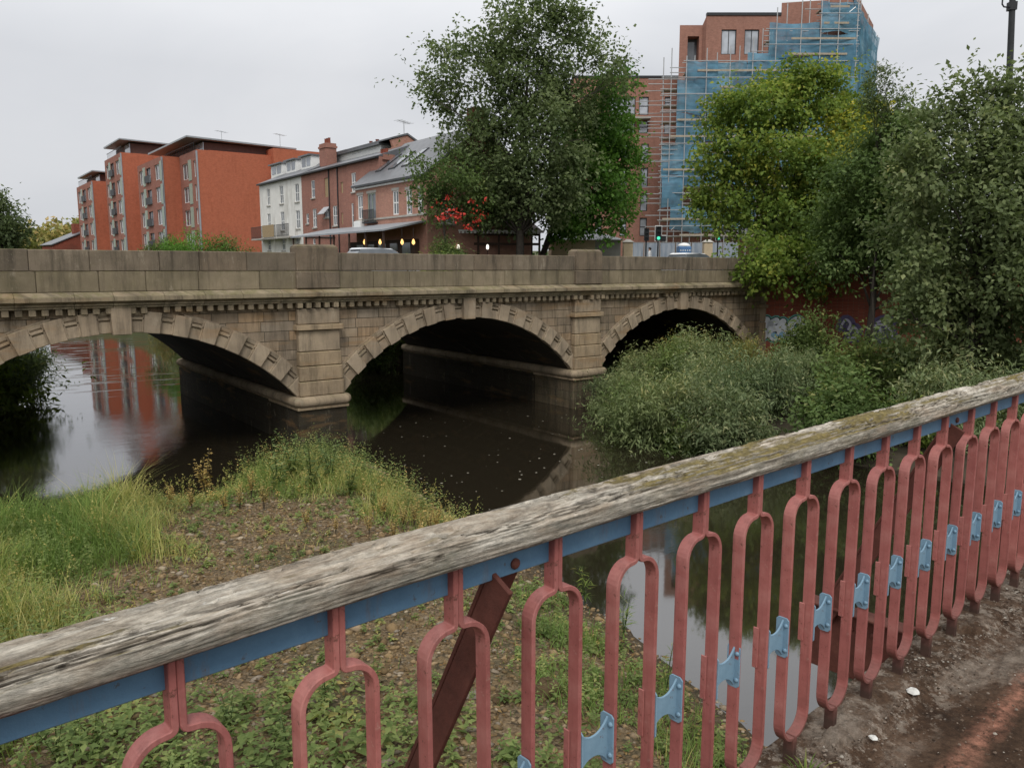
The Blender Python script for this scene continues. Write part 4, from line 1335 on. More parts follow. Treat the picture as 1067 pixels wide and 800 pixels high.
def bay_windows(y_far, y_near, X, zt, cols, rows, floor=3.1, top=1.0):
    """holes in a river front: cols = [(u0,u1,kind)]"""
    hs = []
    for r in range(rows):
        zc = zt - top - floor * r
        for (a, b, k) in cols: hs.append((a, b, zc - 2.1, zc, k, r))
    return hs


def river_wall(y_far, y_near, X, zt, cols, rows, floor=3.1, top=1.0, back=3.0):
    O = Vector((X, y_far, 0)); W = y_far - y_near
    hs = [h for h in bay_windows(y_far, y_near, X, zt, cols, rows, floor, top) if h[2] > AZ0 + .2]
    m = MB(aorg); facade(m, O, UY, W, AZ0, zt, [h[:4] for h in hs], .25); m.build('bay_wall', M['bay'], apt)
    m = MB(aorg)
    m.poly([(X, y_near, AZ0), (X + 14, y_near, AZ0), (X + 14, y_near, zt), (X, y_near, zt)])
    m.poly([(X, y_far, AZ0), (X + 14, y_far, AZ0), (X + 14, y_far, zt), (X, y_far, zt)])
    m.poly([(X, y_near, zt), (X + 14, y_near, zt), (X + 14, y_far, zt), (X, y_far, zt)])
    m.build('wall', M['orange'], apt)
    for h in hs:
        w_ = window(apt, aorg, O, UY, h[:4], M['whitepaint'] if h[4] != 'd' else M['dark'], M['glass'], 1 if h[4] != 'n' else 0, 1 if h[4] == 'd' else 0, .22, fw=.09)
        if h[4] == 'p':
            mm = MB(aorg); mm.uvn(O, UY, h[1] + .02, h[1] + 1.4, .003, .06, h[2] - .3, h[3] + .3); mm.build('panel', M['greenpanel'], w_)
        if h[4] == 'd':
            mm = MB(aorg); mm.uvn(O, UY, h[0] - .15, h[1] + .15, .25, .3, h[2], h[2] + 1.0); mm.build('balcony_rail', M['dark'], w_)
    return O


M['bay'] = m_brick('dull_red_brick', (.36, .15, .11), (.3, .12, .09), (.3, .2, .16), var=.2)
# block 1 front and its big blank end wall
river_wall(119.3, 111, 31.45, 22.0, [(1.2, 4.2, 'p'), (6.6, 7.5, 'n')], 5, 3.1, 1.3)
river_wall(134, 119.32, 29.1, 21.9, [(1.0, 3.4, 'p'), (5.4, 8.0, 'd'), (10.4, 13.4, 'p')], 5, 3.1, .9)
river_wall(153, 140, 28.1, 24.6, [(.8, 3.2, 'p'), (4.6, 7.2, 'd'), (8.6, 11.6, 'p')], 6, 3.1, 1.0)
river_wall(176, 160, 27.1, 21.9, [(1.0, 4.4, 'p'), (6.2, 9.4, 'd'), (11.2, 14.6, 'p')], 5, 3.1, 1.0)
# wider end walls reaching back, joined masses
m = MB(aorg)
m.box(33, 41.5, 111.05, 119, AZ0, 22.05)
m.box(41.5, 48.5, 110.2, 128, AZ0, 22.95)
m.box(33, 46, 134.02, 139.98, AZ0, 19.0)
m.box(34, 48, 153.02, 159.9, AZ0, 19.0)
m.build('wall', M['orange'], apt)
m = MB(aorg); m.box(41.3, 42.7, 109.9, 110.19, 15.2, 20.0); m.build('stair_window', M['greyclad'], apt)
# set-back top storeys in brown cladding with oversailing roofs
for (x0, x1, y0, y1, z0, z1, ov) in ((32.9, 44.5, 113.0, 132, 22.0, 23.3, 2.4), (29.8, 42, 141.5, 152, 24.6, 26.3, 1.7), (28.8, 40, 162, 175, 21.9, 23.3, 1.4)):
    m = MB(aorg); m.box(x0, x1, y0, y1, z0 + .003, z1); m.build('penthouse', M['darkclad'], apt)
    m = MB(aorg)
    dz = .35
    m.hexa([(x0 - ov, y0 - 1.2, z1 + .3), (x1 + 1.0, y0 - 1.2, z1 - dz + .3), (x1 + 1.0, y1 + 1, z1 - dz + .3), (x0 - ov, y1 + 1, z1 + .3),
            (x0 - ov, y0 - 1.2, z1 + .5), (x1 + 1.0, y0 - 1.2, z1 - dz + .5), (x1 + 1.0, y1 + 1, z1 - dz + .55), (x0 - ov, y1 + 1, z1 + .55)])
    m.build('roof', M['zinc'], apt)
    m = MB(aorg); m.box(x0 - .12, x0 - .02, y0 - .4, y0 + 3, z0 + .1, z1 - .1); m.build('penthouse_window', M['skyglass'], apt)
    m = MB(aorg)
    X0 = x0 - 1.5
    m.box(X0, X0 + .05, y0 - 1, y1, z0 + .95, z0 + 1.02)
    k = y0 - 1
    while k < y1: m.box(X0, X0 + .04, k, k + .04, z0, z0 + .95); k += .9
    m.build('roof_rail', M['dark'], apt)
# pale corner strips
for (x, y, zt) in ((31.45, 111, 22.0), (29.1, 119.3, 21.9), (28.1, 140, 24.6), (27.1, 160, 21.9)):
    m = MB(aorg); m.box(x - .09, x + .09, y - .1, y + .1, AZ0, zt - .15); m.build('downpipe', M['zinc'], apt)
aerial(Vector((37, 118, 23.6)), 2.2, apt, aorg)
aerial(Vector((43.2, 112, 23.0)), 2.2, apt, aorg)
# small red house beyond them
o_ = pt(72, 262, 165); hx = thing('brick_house', 'small red brick house just left of the orange apartments', 'house', (o_.x, o_.y, 6.0), .2)
m = MB(); m.box(-4, 4, -3, 3, 0, 5.0); m.prism([(-4, -3, 5.0), (4, -3, 5.0), (4, -3, 8.5)], (0, 6, 0)); m.build('wall', M['wallbrick'], hx)
m = MB(); m.prism([(-4.3, -3.2, 5.05), (4.1, -3.2, 8.7), (4.1, -3.2, 8.9), (-4.4, -3.2, 5.2)], (0, 6.4, 0)); m.build('roof', M['slate'], hx)
m = MB(); m.box(1.0, 2.6, -.6, .6, 6.5, 9.6); m.build('chimney', M['wallbrick'], hx)

# ---------------------------------------------------------------- brick high-rise and its scaffold (in right / forward / up coordinates)
RZ = CAM_A - PI / 2


def rf_world(r, f, z): return Vector((r * RT[0] + f * FD[0], r * RT[1] + f * FD[1], z))


R0 = rf(705, 262, 95); T0 = Vector((R0.x, R0.y, 6.9))
tw = thing('apartment_tower', 'new red brick apartment tower with a lower wing, still partly behind scaffolding', 'building', rf_world(T0.x, T0.y, T0.z), RZ)
UX = Vector((1, 0, 0))
xw0, xw1 = rf(596, 200, 95).x, rf(709, 200, 95).x
zw = rf(690, 81.5, 95).z
Ow = Vector((xw0, 95, 0))


def wl(px, F=95): return rf(px, 170, F).x - xw0


hs = []
for (py0, py1, wins) in ((101, 120, ((634, 661, 'w'), (664.5, 674.5, 'n'))), (126, 139, ((634, 661, 'w'), (664.5, 674.5, 'n'))), (150, 170, ((668, 675.5, 'n'), (647, 654, 'n'))), (175, 195, ((668, 675.5, 'n'), (647, 654, 'n'))),
                         (201, 220, ((668, 675.5, 'n'), (647, 654, 'n'))), (227, 246, ((668, 675.5, 'n'), (647, 654, 'n'), (621, 628, 'n')))):
    for (a, b, k) in wins: hs.append((wl(a), wl(b), rf(660, py1, 95).z, rf(660, py0, 95).z, k))
for py0, py1 in ((101, 113), (127, 140), (150, 162), (175, 188)): hs.append((wl(691), wl(697.5), rf(690, py1, 95).z, rf(690, py0, 95).z, 'n'))
m = MB(T0)
facade(m, Ow, UX, xw1 - xw0, 5, zw, [h[:4] for h in hs], .3)
m.poly([(xw0, 95, 5), (xw0, 110, 5), (xw0, 110, zw), (xw0, 95, zw)]); m.poly([(xw0, 95, zw), (xw1, 95, zw), (xw1, 110, zw), (xw0, 110, zw)])
wing = m.build('wing_wall', M['tower'], tw)
for h in hs: window(tw, T0, Ow, UX, h[:4], M['dark'], M['paleglass'], 2 if h[4] == 'w' else 0, 1, .22, fw=.09)
m = MB(T0); m.uvn(Ow, UX, wl(630), wl(676), .003, .9, rf(660, 123.5, 95).z - .15, rf(660, 123.5, 95).z + .05); bb = m.build('balcony', M['concrete'], tw)
m = MB(T0); m.uvn(Ow, UX, -.1, xw1 - xw0, -.3, .08, zw + .003, zw + .25); m.build('coping', M['dark'], tw)
# tower plan
P = [rf(707.5, 60, 98), rf(735, 60, 91.5), rf(812, 60, 91.5), rf(884, 60, 90), rf(908, 60, 104)]
ztw = [rf(707.5, 26.5, 98).z, rf(735, 16.5, 91.5).z, rf(812, 15, 91.5).z, rf(884, 3, 90).z + .4]
zt = ztw[1]
m = MB(T0)
Of = Vector((P[1].x, 91.5, 0)); wf = lambda px: rf(px, 60, 91.5).x - P[1].x
hs = []
for k, (py0, py1) in enumerate(((31, 57), (66, 90), (98, 122), (130, 154), (162, 186), (194, 218), (226, 250))):
    for (a, b) in ((751, 766.5), (775, 790), (800, 806), (826, 841)): hs.append((wf(a), wf(b), rf(770, py1, 91.5).z, rf(770, py0, 91.5).z))
facade(m, Of, UX, P[2].x - P[1].x, 5, zt, [h for h in hs if h[1] < P[2].x - P[1].x], .3)
for a, b, z in ((P[2], P[3], zt + 1.3), (P[3], P[4], zt + 2.6)):
    m.poly([(a.x, a.y, 5), (b.x, b.y, 5), (b.x, b.y, z), (a.x, a.y, z)])
# lower left block with a deep loggia, stepped up to the main face
d0 = Vector((rf(707.5, 60, 92.2).x, 92.2, 0)); ud = Vector((1, 0, 0)); wd = rf(731, 60, 92.2).x - d0.x
z0l = rf(715, 26.5, 92.2).z
lg_ = [(rf(716, 60, 92.2).x - d0.x, rf(728, 60, 92.2).x - d0.x, rf(720, 64, 92.2).z, rf(720, 38, 92.2).z)]
facade(m, d0, ud, wd, 5, z0l, lg_, 1.2)
e1 = Vector((d0.x + wd, 92.2, 0))
m.poly([(e1.x, 92.2, 5), (P[1].x, 91.5, 5), (P[1].x, 91.5, zt), (e1.x, 92.2, z0l)])
bx_ = d0.x * 112 / 92.2 + .6
m.poly([(d0.x, 92.2, 5), (bx_, 112, 5), (bx_, 112, z0l), (d0.x, 92.2, z0l)])
m.poly([(d0.x, 92.2, z0l), (e1.x, 92.2, z0l), (e1.x + 7, 112, z0l), (bx_, 112, z0l)])
m.poly([(e1.x, 92.2, z0l), (P[1].x, 91.5, zt), (P[1].x + 7.5, 112, zt), (e1.x + 7, 112, z0l)])
m.poly([(P[1].x, 91.5, zt), (P[2].x, 91.5, zt), (P[3].x, 90, zt), (P[4].x, 104, zt), (P[4].x, 112, zt), (P[1].x + 7.5, 112, zt)])
m.build('tower_wall', M['tower'], tw)
h = lg_[0]
m = MB(T0); m.uvn(d0, ud, h[0], h[1], -1.25, -1.2, h[2], h[3]); lgp = m.build('loggia_window', M['glass'], tw)
for h in hs:
    if h[1] < P[2].x - P[1].x: window(tw, T0, Of, UX, h, M['dark'], M['paleglass'], 1, 0, .2, fw=.09)
m = MB(T0); m.uvn(Of, UX, 0, P[2].x - P[1].x, -.4, .1, zt + .003, zt + .3); m.build('coping', M['dark'], tw)

# scaffold: standards, ledgers, boards and blue debris netting
g = NG('blue_debris_netting'); o = g.obj()
nn = g.noise(g.map(o, (1, 1, .6)), .35, 5, .6)
c = g.ramp(nn, [(.3, (.1, .25, .37)), (.55, (.18, .37, .5)), (.75, (.32, .52, .62))])
c = g.mix(.5, c.outputs[0], g.ramp(g.noise(g.map(o, (.4, .4, 2.5)), 1.2, 4, .6), [(.35, .7), (.65, 1.25)]), 'MULTIPLY')
df = g.n('BsdfDiffuse', Color=c); tl = g.n('BsdfTranslucent', Color=c); m1 = g.n('MixShader', Fac=.3, i1=df.outputs[0], i2=tl.outputs[0])
tp = g.n('BsdfTransparent')
fa = g.ramp(g.noise(o, .5, 4, .6), [(.3, .62), (.65, .94)])
m2 = g.n('MixShader', Fac=fa.outputs[0], i1=tp.outputs[0], i2=m1.outputs[0]); g.t.links.new(m2.outputs[0], g.out.inputs[0]); M['net'] = g.m

S0_ = rf(790, 262, 88); sorg = Vector((S0_.x, S0_.y, 6.9))
scf = thing('scaffolding', 'tube scaffolding hung with blue debris netting wrapped round the brick tower', 'scaffolding', rf_world(S0_.x, S0_.y, 6.9), RZ)
FS = 88.6


def sx_(px, F=FS): return rf(px, 130, F).x


# standards: x pixel, top y pixel
STD = [(690, 60), (697, 52), (705, 84), (712.5, 60), (722, 58), (733, 52), (745, 55), (757, 50), (768, 48), (780, 40), (791, 30), (803, 10), (815, 4), (828, -4), (838, -6), (848, -10), (857, -12), (866, -14), (876, -14), (885, -16)]
for (px, py) in STD:
    m = MB(sorg); x = sx_(px); yy_ = FS - (.62 if len(scf.children) % 2 else .0); m.tube([(x, yy_, 6.9), (x, yy_, rf(px, py, FS).z)], .055, 5); m.build('standard', M['steel'], scf)
# far right flank
R1 = rf(885, 60, FS); R2 = rf(913, 60, 104)
fl = lambda t: Vector((R1.x + (R2.x - R1.x) * t, R1.y + (R2.y - R1.y) * t, 0))
zs_top = rf(885, -2, FS).z
for k in range(1, 8):
    q = fl(k / 7); m = MB(sorg); m.tube([(q.x, q.y, 6.9), (q.x, q.y, zs_top - .4 + random.uniform(.3, 2.2))], .055, 5); m.build('standard', M['steel'], scf)
lev = [rf(790, y, FS).z for y in (246, 229.5, 212, 195, 178.5, 161, 144, 127, 110, 93, 76, 59, 43, 27, 10)]
for i, z in enumerate(lev):
    xa = sx_(690) if z < rf(700, 84, FS).z else sx_(712) if z < rf(700, 62, FS).z else sx_(795) if z < rf(700, 28, FS).z else sx_(848)
    xb = sx_(885)
    m = MB(sorg)
    for dz in (0, 1.0, .5): m.tube([(xa - (1.6 if random.random() < .5 else .3), FS - .07, z + dz), (xb + .4, FS - .07, z + dz)], .05, 5)
    m.build('ledger', M['steel'], scf)
    m = MB(sorg); m.box(xa, xb, FS + .05, FS + 1.2, z - .12, z - .02); m.build('board', M['board'], scf)
    xc = xa + random.uniform(0, .3) * (xb - xa); xd = xb - random.uniform(0, .3) * (xb - xa)
    m = MB(sorg); m.box(xc, xd, FS - .66, FS - .6, z + .0, z + .2); m.build('toe_board', M['board'], scf)
    m = MB(sorg); m.tube([(xa - .3, FS - .68, z + 1.05), (xb + .3, FS - .68, z + 1.05)], .05, 5); m.build('ledger', M['steel'], scf)
    m = MB(sorg)
    for dz in (.0, 1.0): m.tube([(R1.x, R1.y, z + dz), (R2.x, R2.y, z + dz)], .05, 5)
    m.build('ledger', M['steel'], scf)
    m = MB(sorg); a = fl(0); b_ = fl(1); m.hexa([(a.x - .9, a.y + .3, z - .12), (a.x, a.y, z - .12), (b_.x, b_.y, z - .12), (b_.x - .9, b_.y + .3, z - .12), (a.x - .9, a.y + .3, z - .02), (a.x, a.y, z - .02), (b_.x, b_.y, z - .02), (b_.x - .9, b_.y + .3, z - .02)]); m.build('board', M['board'], scf)
# ledgers tied far out over the wing
for y in (92, 103, 116, 128, 141, 152, 166, 180, 194, 206):
    m = MB(sorg); z = rf(690, y, FS).z; m.tube([(sx_(random.uniform(664, 684)), FS + 1.5, z), (sx_(705), FS + 1.5, z + .1)], .045, 5); m.build('ledger', M['steel'], scf)
for (pa, pb, ya, yb_) in ((846, 884, 40, 8), (846, 860, 75, 44), (815, 830, 60, 92), (702, 730, 240, 212), (745, 775, 240, 214), (712, 735, 105, 130)):
    m = MB(sorg); m.tube([(sx_(pa), FS - .16, rf(pa, ya, FS).z), (sx_(pb), FS - .16, rf(pb, yb_, FS).z)], .05, 5); m.build('brace', M['steel'], scf)


def net(pa, pb, ya, yb, seed, F=FS, sag=.5):
    """one hung sheet with folds, from pixel column pa to pb and row ya (top) to yb"""
    nx_, nz_ = 26, 14
    u = np.linspace(0, 1, nx_); v = np.linspace(0, 1, nz_); U, Vv = np.meshgrid(u, v)
    x0, x1 = sx_(pa, F), sx_(pb, F)
    zt_ = rf((pa + pb) / 2, ya, F).z; zb_ = rf((pa + pb) / 2, yb, F).z
    X = x0 + (x1 - x0) * U; Z = zb_ + (zt_ - zb_) * Vv
    Y = F - .25 - .5 * fbm(X * .5, Z * .35, seed, o=3, s=seed) - .4 * np.sin(PI * Vv) * (.5 + .5 * vnoise(X * .3, Z * 0, s=seed))
    Z = Z + .7 * fbm(X * .35, Z * 0 + seed, o=2, s=seed + 3) * (1 - Vv) * sag - .25 * sag * np.sin(PI * U) ** 2 * Vv
    Vx = np.stack([X.ravel() - sorg.x, Y.ravel() - sorg.y, Z.ravel() - sorg.z], 1)
    i = np.arange((nx_ - 1) * (nz_ - 1)); a = (i // (nx_ - 1)) * nx_ + i % (nx_ - 1)
    np_mesh('netting', Vx, np.stack([a, a + 1, a + nx_ + 1, a + nx_], 1), [M['net']], scf, smooth=True)


sd_ = 1
for (pa, pb, ya, yb) in ((690, 712, 150, 182), (690, 712, 182, 216), (704, 735, 84, 118), (704, 735, 118, 151), (712, 745, 64, 92), (711, 745, 151, 194), (735, 775, 65, 108), (735, 775, 108, 150), (740, 780, 150, 196), (700, 745, 214, 240), (745, 790, 205, 236),
                         (775, 800, 56, 100), (775, 815, 100, 150), (797, 848, 24, 60), (797, 848, 60, 96), (800, 850, 96, 150), (848, 885, 2, 36), (848, 885, 36, 76), (846, 885, 76, 120), (846, 885, 120, 180), (780, 850, 150, 215)):
    net(pa, pb, ya, yb, sd_); sd_ += 1
for k in range(4):            # flank sheets
    for r in range(5):
        a = fl(k / 4); b_ = fl((k + 1) / 4)
        z1_ = zs_top - r * 5.2; z0_ = z1_ - 5.3
        u = np.linspace(0, 1, 10); v = np.linspace(0, 1, 10); U, Vv = np.meshgrid(u, v)
        X = a.x + (b_.x - a.x) * U + .2 + .25 * fbm(U * 3 + k * 3, Vv * 4 + r, o=2, s=r + 9); Y = a.y + (b_.y - a.y) * U; Z = z0_ + (z1_ - z0_) * Vv + .3 * fbm(U * 2 + k, Vv * 0 + r, o=2, s=4)
        i = np.arange(81); q = (i // 9) * 10 + i % 9
        np_mesh('netting', np.stack([X.ravel() - sorg.x, Y.ravel() - sorg.y, Z.ravel() - sorg.z], 1), np.stack([q, q + 1, q + 11, q + 10], 1), [M['net']], scf, smooth=True)

# ================================================================== street things behind the parapet
def gz(p): return float(land_h(np.array([p.x]), np.array([p.y]))[0])


# grey marquee
q = pt(610, 262, 66); mq = thing('marquee', 'grey hipped marquee with beige sides behind the right parapet pillar', 'marquee', (q.x, q.y, gz(q)), RZ)
wq = rf(648, 255, 66).x - rf(572, 255, 66).x; hq = rf(610, 250, 66).z - gz(q); hr = rf(610, 238, 66).z - gz(q)
m = MB(); m.box(-wq / 2 + .2, wq / 2 - 2.2, 0, 5.5, 0, hq); m.build('side_wall', M['beige'], mq)
m = MB(); m.box(wq / 2 - 2.19, wq / 2 - .1, .02, 5.4, 0, hq - .05); m.build('side_wall', M['greyclad'], mq)
m = MB(); a = wq / 2 + .15
m.add([(-a, -.4, hq), (a, -.4, hq), (a, 6, hq), (-a, 6, hq), (-a * .25, 2.8, hr), (a * .25, 2.8, hr)], [(0, 1, 5, 4), (1, 2, 5), (2, 3, 4, 5), (3, 0, 4)]); m.build('roof', M['canvas'], mq)
# site hoarding: metal mesh panels
q0 = pt(655, 262, 78); hd = thing('site_fence', 'grey steel site fence panels in front of the scaffolded tower', 'fence', (q0.x, q0.y, gz(q0)), RZ)
wq = rf(770, 258, 78).x - rf(655, 258, 78).x; hq = rf(700, 252.5, 78).z - gz(q0)
g = NG('mesh_panel'); o = g.obj(); cs = g.ramp(g.noise(g.map(o, (2, 2, .3)), 1.5, 4), [(.35, (.2, .24, .3)), (.65, (.34, .37, .41))]); M['meshp'] = g.surf(cs.outputs[0], .6)
n = 7
for k in range(n):
    m = MB(); x0 = wq * k / n; x1 = wq * (k + 1) / n - .08
    m.box(x0, x0 + .05, 0, .05, 0, hq); m.box(x1 - .05, x1, 0, .05, 0, hq); m.box(x0 + .05, x1 - .05, 0, .05, hq - .05, hq); m.box(x0 + .05, x1 - .05, 0, .05, .1, .15)
    f_ = m.build('frame', M['steel'], hd)
    m = MB(); m.box(x0 + .05, x1 - .05, .02, .03, .15, hq - .05); m.build('panel', M['meshp'], f_)
# beige gate pillars
for (px, F, lab) in ((654, 70, 'beige gate pillar at the left end of the steel site fence'), (737, 76, 'beige gate pillar below the right traffic light')):
    q = pt(px, 262, F); t = thing('gate_pillar', lab, 'pillar', (q.x, q.y, gz(q)), RZ)
    h_ = rf(px, 252.5, F).z - gz(q)
    m = MB(); m.box(-.4, .4, -.4, .4, 0, h_); m.build('shaft', M['beige'], t, bevel=.03)
    m = MB(); m.hexa([(-.5, -.5, h_), (.5, -.5, h_), (.5, .5, h_), (-.5, .5, h_), (-.15, -.15, h_ + .25), (.15, -.15, h_ + .25), (.15, .15, h_ + .25), (-.15, .15, h_ + .25)]); m.build('cap', M['concrete'], t)
# blue portable toilet with a white domed roof
q = pt(714, 262, 74); pl_ = thing('portable_toilet', 'blue portable toilet with a white domed roof by the site fence', 'toilet', (q.x, q.y, gz(q)), RZ)
M['bluep'] = m_plain('blue_plastic', (.1, .2, .38), .45, .1)
s = rf(714, 253, 74).z - gz(q); hw_ = (rf(720.5, 255, 74).x - rf(707.5, 255, 74).x) / 2
m = MB(); m.box(-hw_, hw_, 0, 1.2, 0, s * .86); m.build('cabin', M['bluep'], pl_, bevel=.05)
m = MB(); m.lathe((0, .6, s * .86 + .002), [(hw_ * 1.02, 0), (hw_ * .98, s * .05), (hw_ * .75, s * .1), (hw_ * .4, s * .135), (.05, s * .145)], 16); m.build('roof', M['whitepaint'], pl_, smooth=True)
m = MB(); m.box(-hw_ * .7, hw_ * .7, -.03, -.003, .1, s * .8); m.build('door', M['bluep'], pl_, bevel=.01)
m = MB()
for k in range(5): m.box(-hw_ * .8 + k * hw_ * .36, -hw_ * .65 + k * hw_ * .36, -.05, -.032, s * .68, s * .73)
m.build('vents', M['whitepaint'], pl_)


g = NG('green_signal'); e = g.n('Emission', Color=(.1, .85, .5), Strength=1.3); g.t.links.new(e.outputs[0], g.out.inputs[0]); M['sig'] = g.m


def signal(px, py0, py1, F, lab, lit=True, back=True, side=False):
    q = pt(px, 262, F); z0 = gz(q); t = thing('traffic_light', lab, 'traffic light', (q.x, q.y, z0), RZ)
    zt_ = rf(px, py0, F).z - z0; zb_ = rf(px, py1, F).z - z0; h_ = zt_ - zb_
    m = MB(); m.tube([(0, .12, 0), (0, .12, zb_ + h_ * .4)], .057, 8); m.build('pole', M['dark'], t)
    w_ = h_ * .23
    m = MB(); m.box(-w_ * .75, w_ * .75, -.08, .05, zb_ + h_ * .06, zt_ - h_ * .06); hd_ = m.build('head', M['dark'], t, bevel=.02)
    if back:
        m = MB(); m.box(-w_, w_, .052, .07, zb_, zt_); bbx = m.build('backing_board', M['whitepaint'], t)
        m = MB(); m.box(-w_ * .86, w_ * .86, .045, .0515, zb_ + .06, zt_ - .06); m.build('board_face', M['dark'], bbx)
    for k in range(3):
        z = zb_ + h_ * (.2 + .3 * k)
        m = MB(); n_ = 10
        vs = [(r * math.cos(i * 2 * PI / n_), y, z + r * math.sin(i * 2 * PI / n_)) for (r, y) in ((h_ * .11, -.081), (h_ * .1, -.1), (.02, -.105)) for i in range(n_)]
        m.add(vs, [(j * n_ + i, j * n_ + (i + 1) % n_, (j + 1) * n_ + (i + 1) % n_, (j + 1) * n_ + i) for j in range(2) for i in range(n_)] + [tuple(range(2 * n_, 3 * n_))])
        m.build('lens', M['sig'] if lit and k == 0 else M['dark'], hd_)
        m = MB(); m.prism([(-h_ * .12, -.081, z + h_ * .1), (h_ * .12, -.081, z + h_ * .1), (h_ * .12, -.081, z + h_ * .13), (-h_ * .12, -.081, z + h_ * .13)], (0, -.16, 0)); m.build('hood', M['dark'], hd_)
    if side:
        m = MB(); m.box(w_ * .76, w_ * 2.1, -.06, .05, zb_ + .02, zb_ + h_ * .34); m.build('filter_head', M['dark'], t)
        m = MB(); m.box(w_ * .9, w_ * 2.25, .052, .07, zb_ - .05, zb_ + h_ * .4); m.build('filter_board', M['whitepaint'], t)


signal(685.7, 235, 251.5, 60, 'white-edged traffic light showing green with a small side head on its right', side=True)
signal(748, 238, 251, 62, 'white-edged traffic light showing green nearest the yellow-green tree')
signal(673.3, 237, 252, 61, 'unlit dark traffic light turned away, left of the green one', lit=False, back=False)


# cars: body, glass, roof, wheels
def car(px, py_roof, F, rz, lab, paint, Lc=4.3, Hc=1.5, z0=None):
    q = pt(px, 262, F); z = gz(q) + .06 if z0 is None else z0
    t = thing('car', lab, 'car', (q.x, q.y, z), rz)
    st = [(-Lc / 2, .62, .35, .74), (-Lc / 2 + .12, .8, .25, .9), (-Lc * .25, .86, .2, .93), (0, .88, .2, .95), (Lc * .25, .87, .2, .94), (Lc / 2 - .5, .84, .2, .8), (Lc / 2 - .1, .7, .3, .66), (Lc / 2, .6, .35, .6)]
    vs = []; fs = []
    for (x, hw_, zb_, zt_) in st: vs += [(x, -hw_, zb_), (x, hw_, zb_), (x, hw_ * 1.02, zt_ * .7), (x, hw_ * .9, zt_), (x, -hw_ * .9, zt_), (x, -hw_ * 1.02, zt_ * .7)]
    for i in range(len(st) - 1):
        for k in range(6): fs.append((i * 6 + k, i * 6 + (k + 1) % 6, (i + 1) * 6 + (k + 1) % 6, (i + 1) * 6 + k))
    fs += [tuple(range(5, -1, -1)), tuple((len(st) - 1) * 6 + k for k in range(6))]
    m = MB(); m.add(vs, fs); m.build('body', paint, t, bevel=.04, seg=2)
    gs = [(-Lc * .46, .74, .9, .02), (-Lc * .33, .66, .9, Hc - .98), (-Lc * .05, .65, .94, Hc - .97), (Lc * .1, .66, .94, Hc - 1.04), (Lc * .27, .76, .92, .02)]
    vs = []; fs = []
    for (x, hw_, zb_, dz) in gs: vs += [(x, -.78, zb_), (x, .78, zb_), (x, hw_, zb_ + dz), (x, -hw_, zb_ + dz)]
    for i in range(len(gs) - 1):
        for k in range(4): fs.append((i * 4 + k, i * 4 + (k + 1) % 4, (i + 1) * 4 + (k + 1) % 4, (i + 1) * 4 + k))
    m = MB(); m.add(vs, fs); m.build('window_glass', M['glass'], t)
    m = MB(); m.hexa([(-Lc * .36, -.64, Hc - .1), (Lc * .12, -.64, Hc - .13), (Lc * .12, .64, Hc - .13), (-Lc * .36, .64, Hc - .1), (-Lc * .33, -.56, Hc), (Lc * .07, -.56, Hc - .03), (Lc * .07, .56, Hc - .03), (-Lc * .33, .56, Hc)]); m.build('roof', paint, t, bevel=.03, seg=2)
    for sx in (-Lc * .31, Lc * .31):
        for sy in (-.78, .78):
            m = MB(); vs = []; n_ = 14
            for (r, y) in ((.2, -.1), (.31, -.1), (.32, 0), (.31, .1), (.2, .1)): vs += [(sx + r * math.cos(i * 2 * PI / n_), sy + y, .32 + r * math.sin(i * 2 * PI / n_)) for i in range(n_)]
            m.add(vs, [(j * n_ + i, j * n_ + (i + 1) % n_, (j + 1) * n_ + (i + 1) % n_, (j + 1) * n_ + i) for j in range(4) for i in range(n_)]); w_ = m.build('wheel', M['dark'], t)
            m = MB(); m.box(sx - .14, sx + .14, sy - .09, sy + .09, .18, .46); m.build('rim', M['steel'], w_, bevel=.04)
    for sy in (-.55, .55):
        m = MB(); m.box(Lc / 2 - .14, Lc / 2 - .02, sy - .16, sy + .16, .52, .64); m.build('headlight', M['skyglass'], t, bevel=.02)
        m = MB(); m.box(-Lc / 2 - .0, -Lc / 2 + .09, sy - .14, sy + .14, .6, .74); m.build('tail_light', M['wallbrick'], t, bevel=.02)


M['silver'] = m_plain('silver_car_paint', (.62, .63, .65), .25, .04, spec=.7)
M['whitecar'] = m_plain('white_car_paint', (.8, .8, .8), .25, .03, spec=.7)
M['redcar'] = m_plain('red_car_paint', (.45, .03, .03), .25, .05, spec=.7)
q = pt(396, 262, 46)
car(397, 259, 45, 0.0, 'silver car crossing the bridge in front of the pub canopy, roof above the parapet', M['silver'], Lc=4.6, z0=pt(397, 258.6, 45).z - 1.52, Hc=1.52)
car(723, 263, 50, 0.0, 'white car at the right end of the bridge, roof just above the parapet', M['whitecar'], Lc=4.3, z0=pt(723, 263.8, 50).z - 1.45, Hc=1.45)


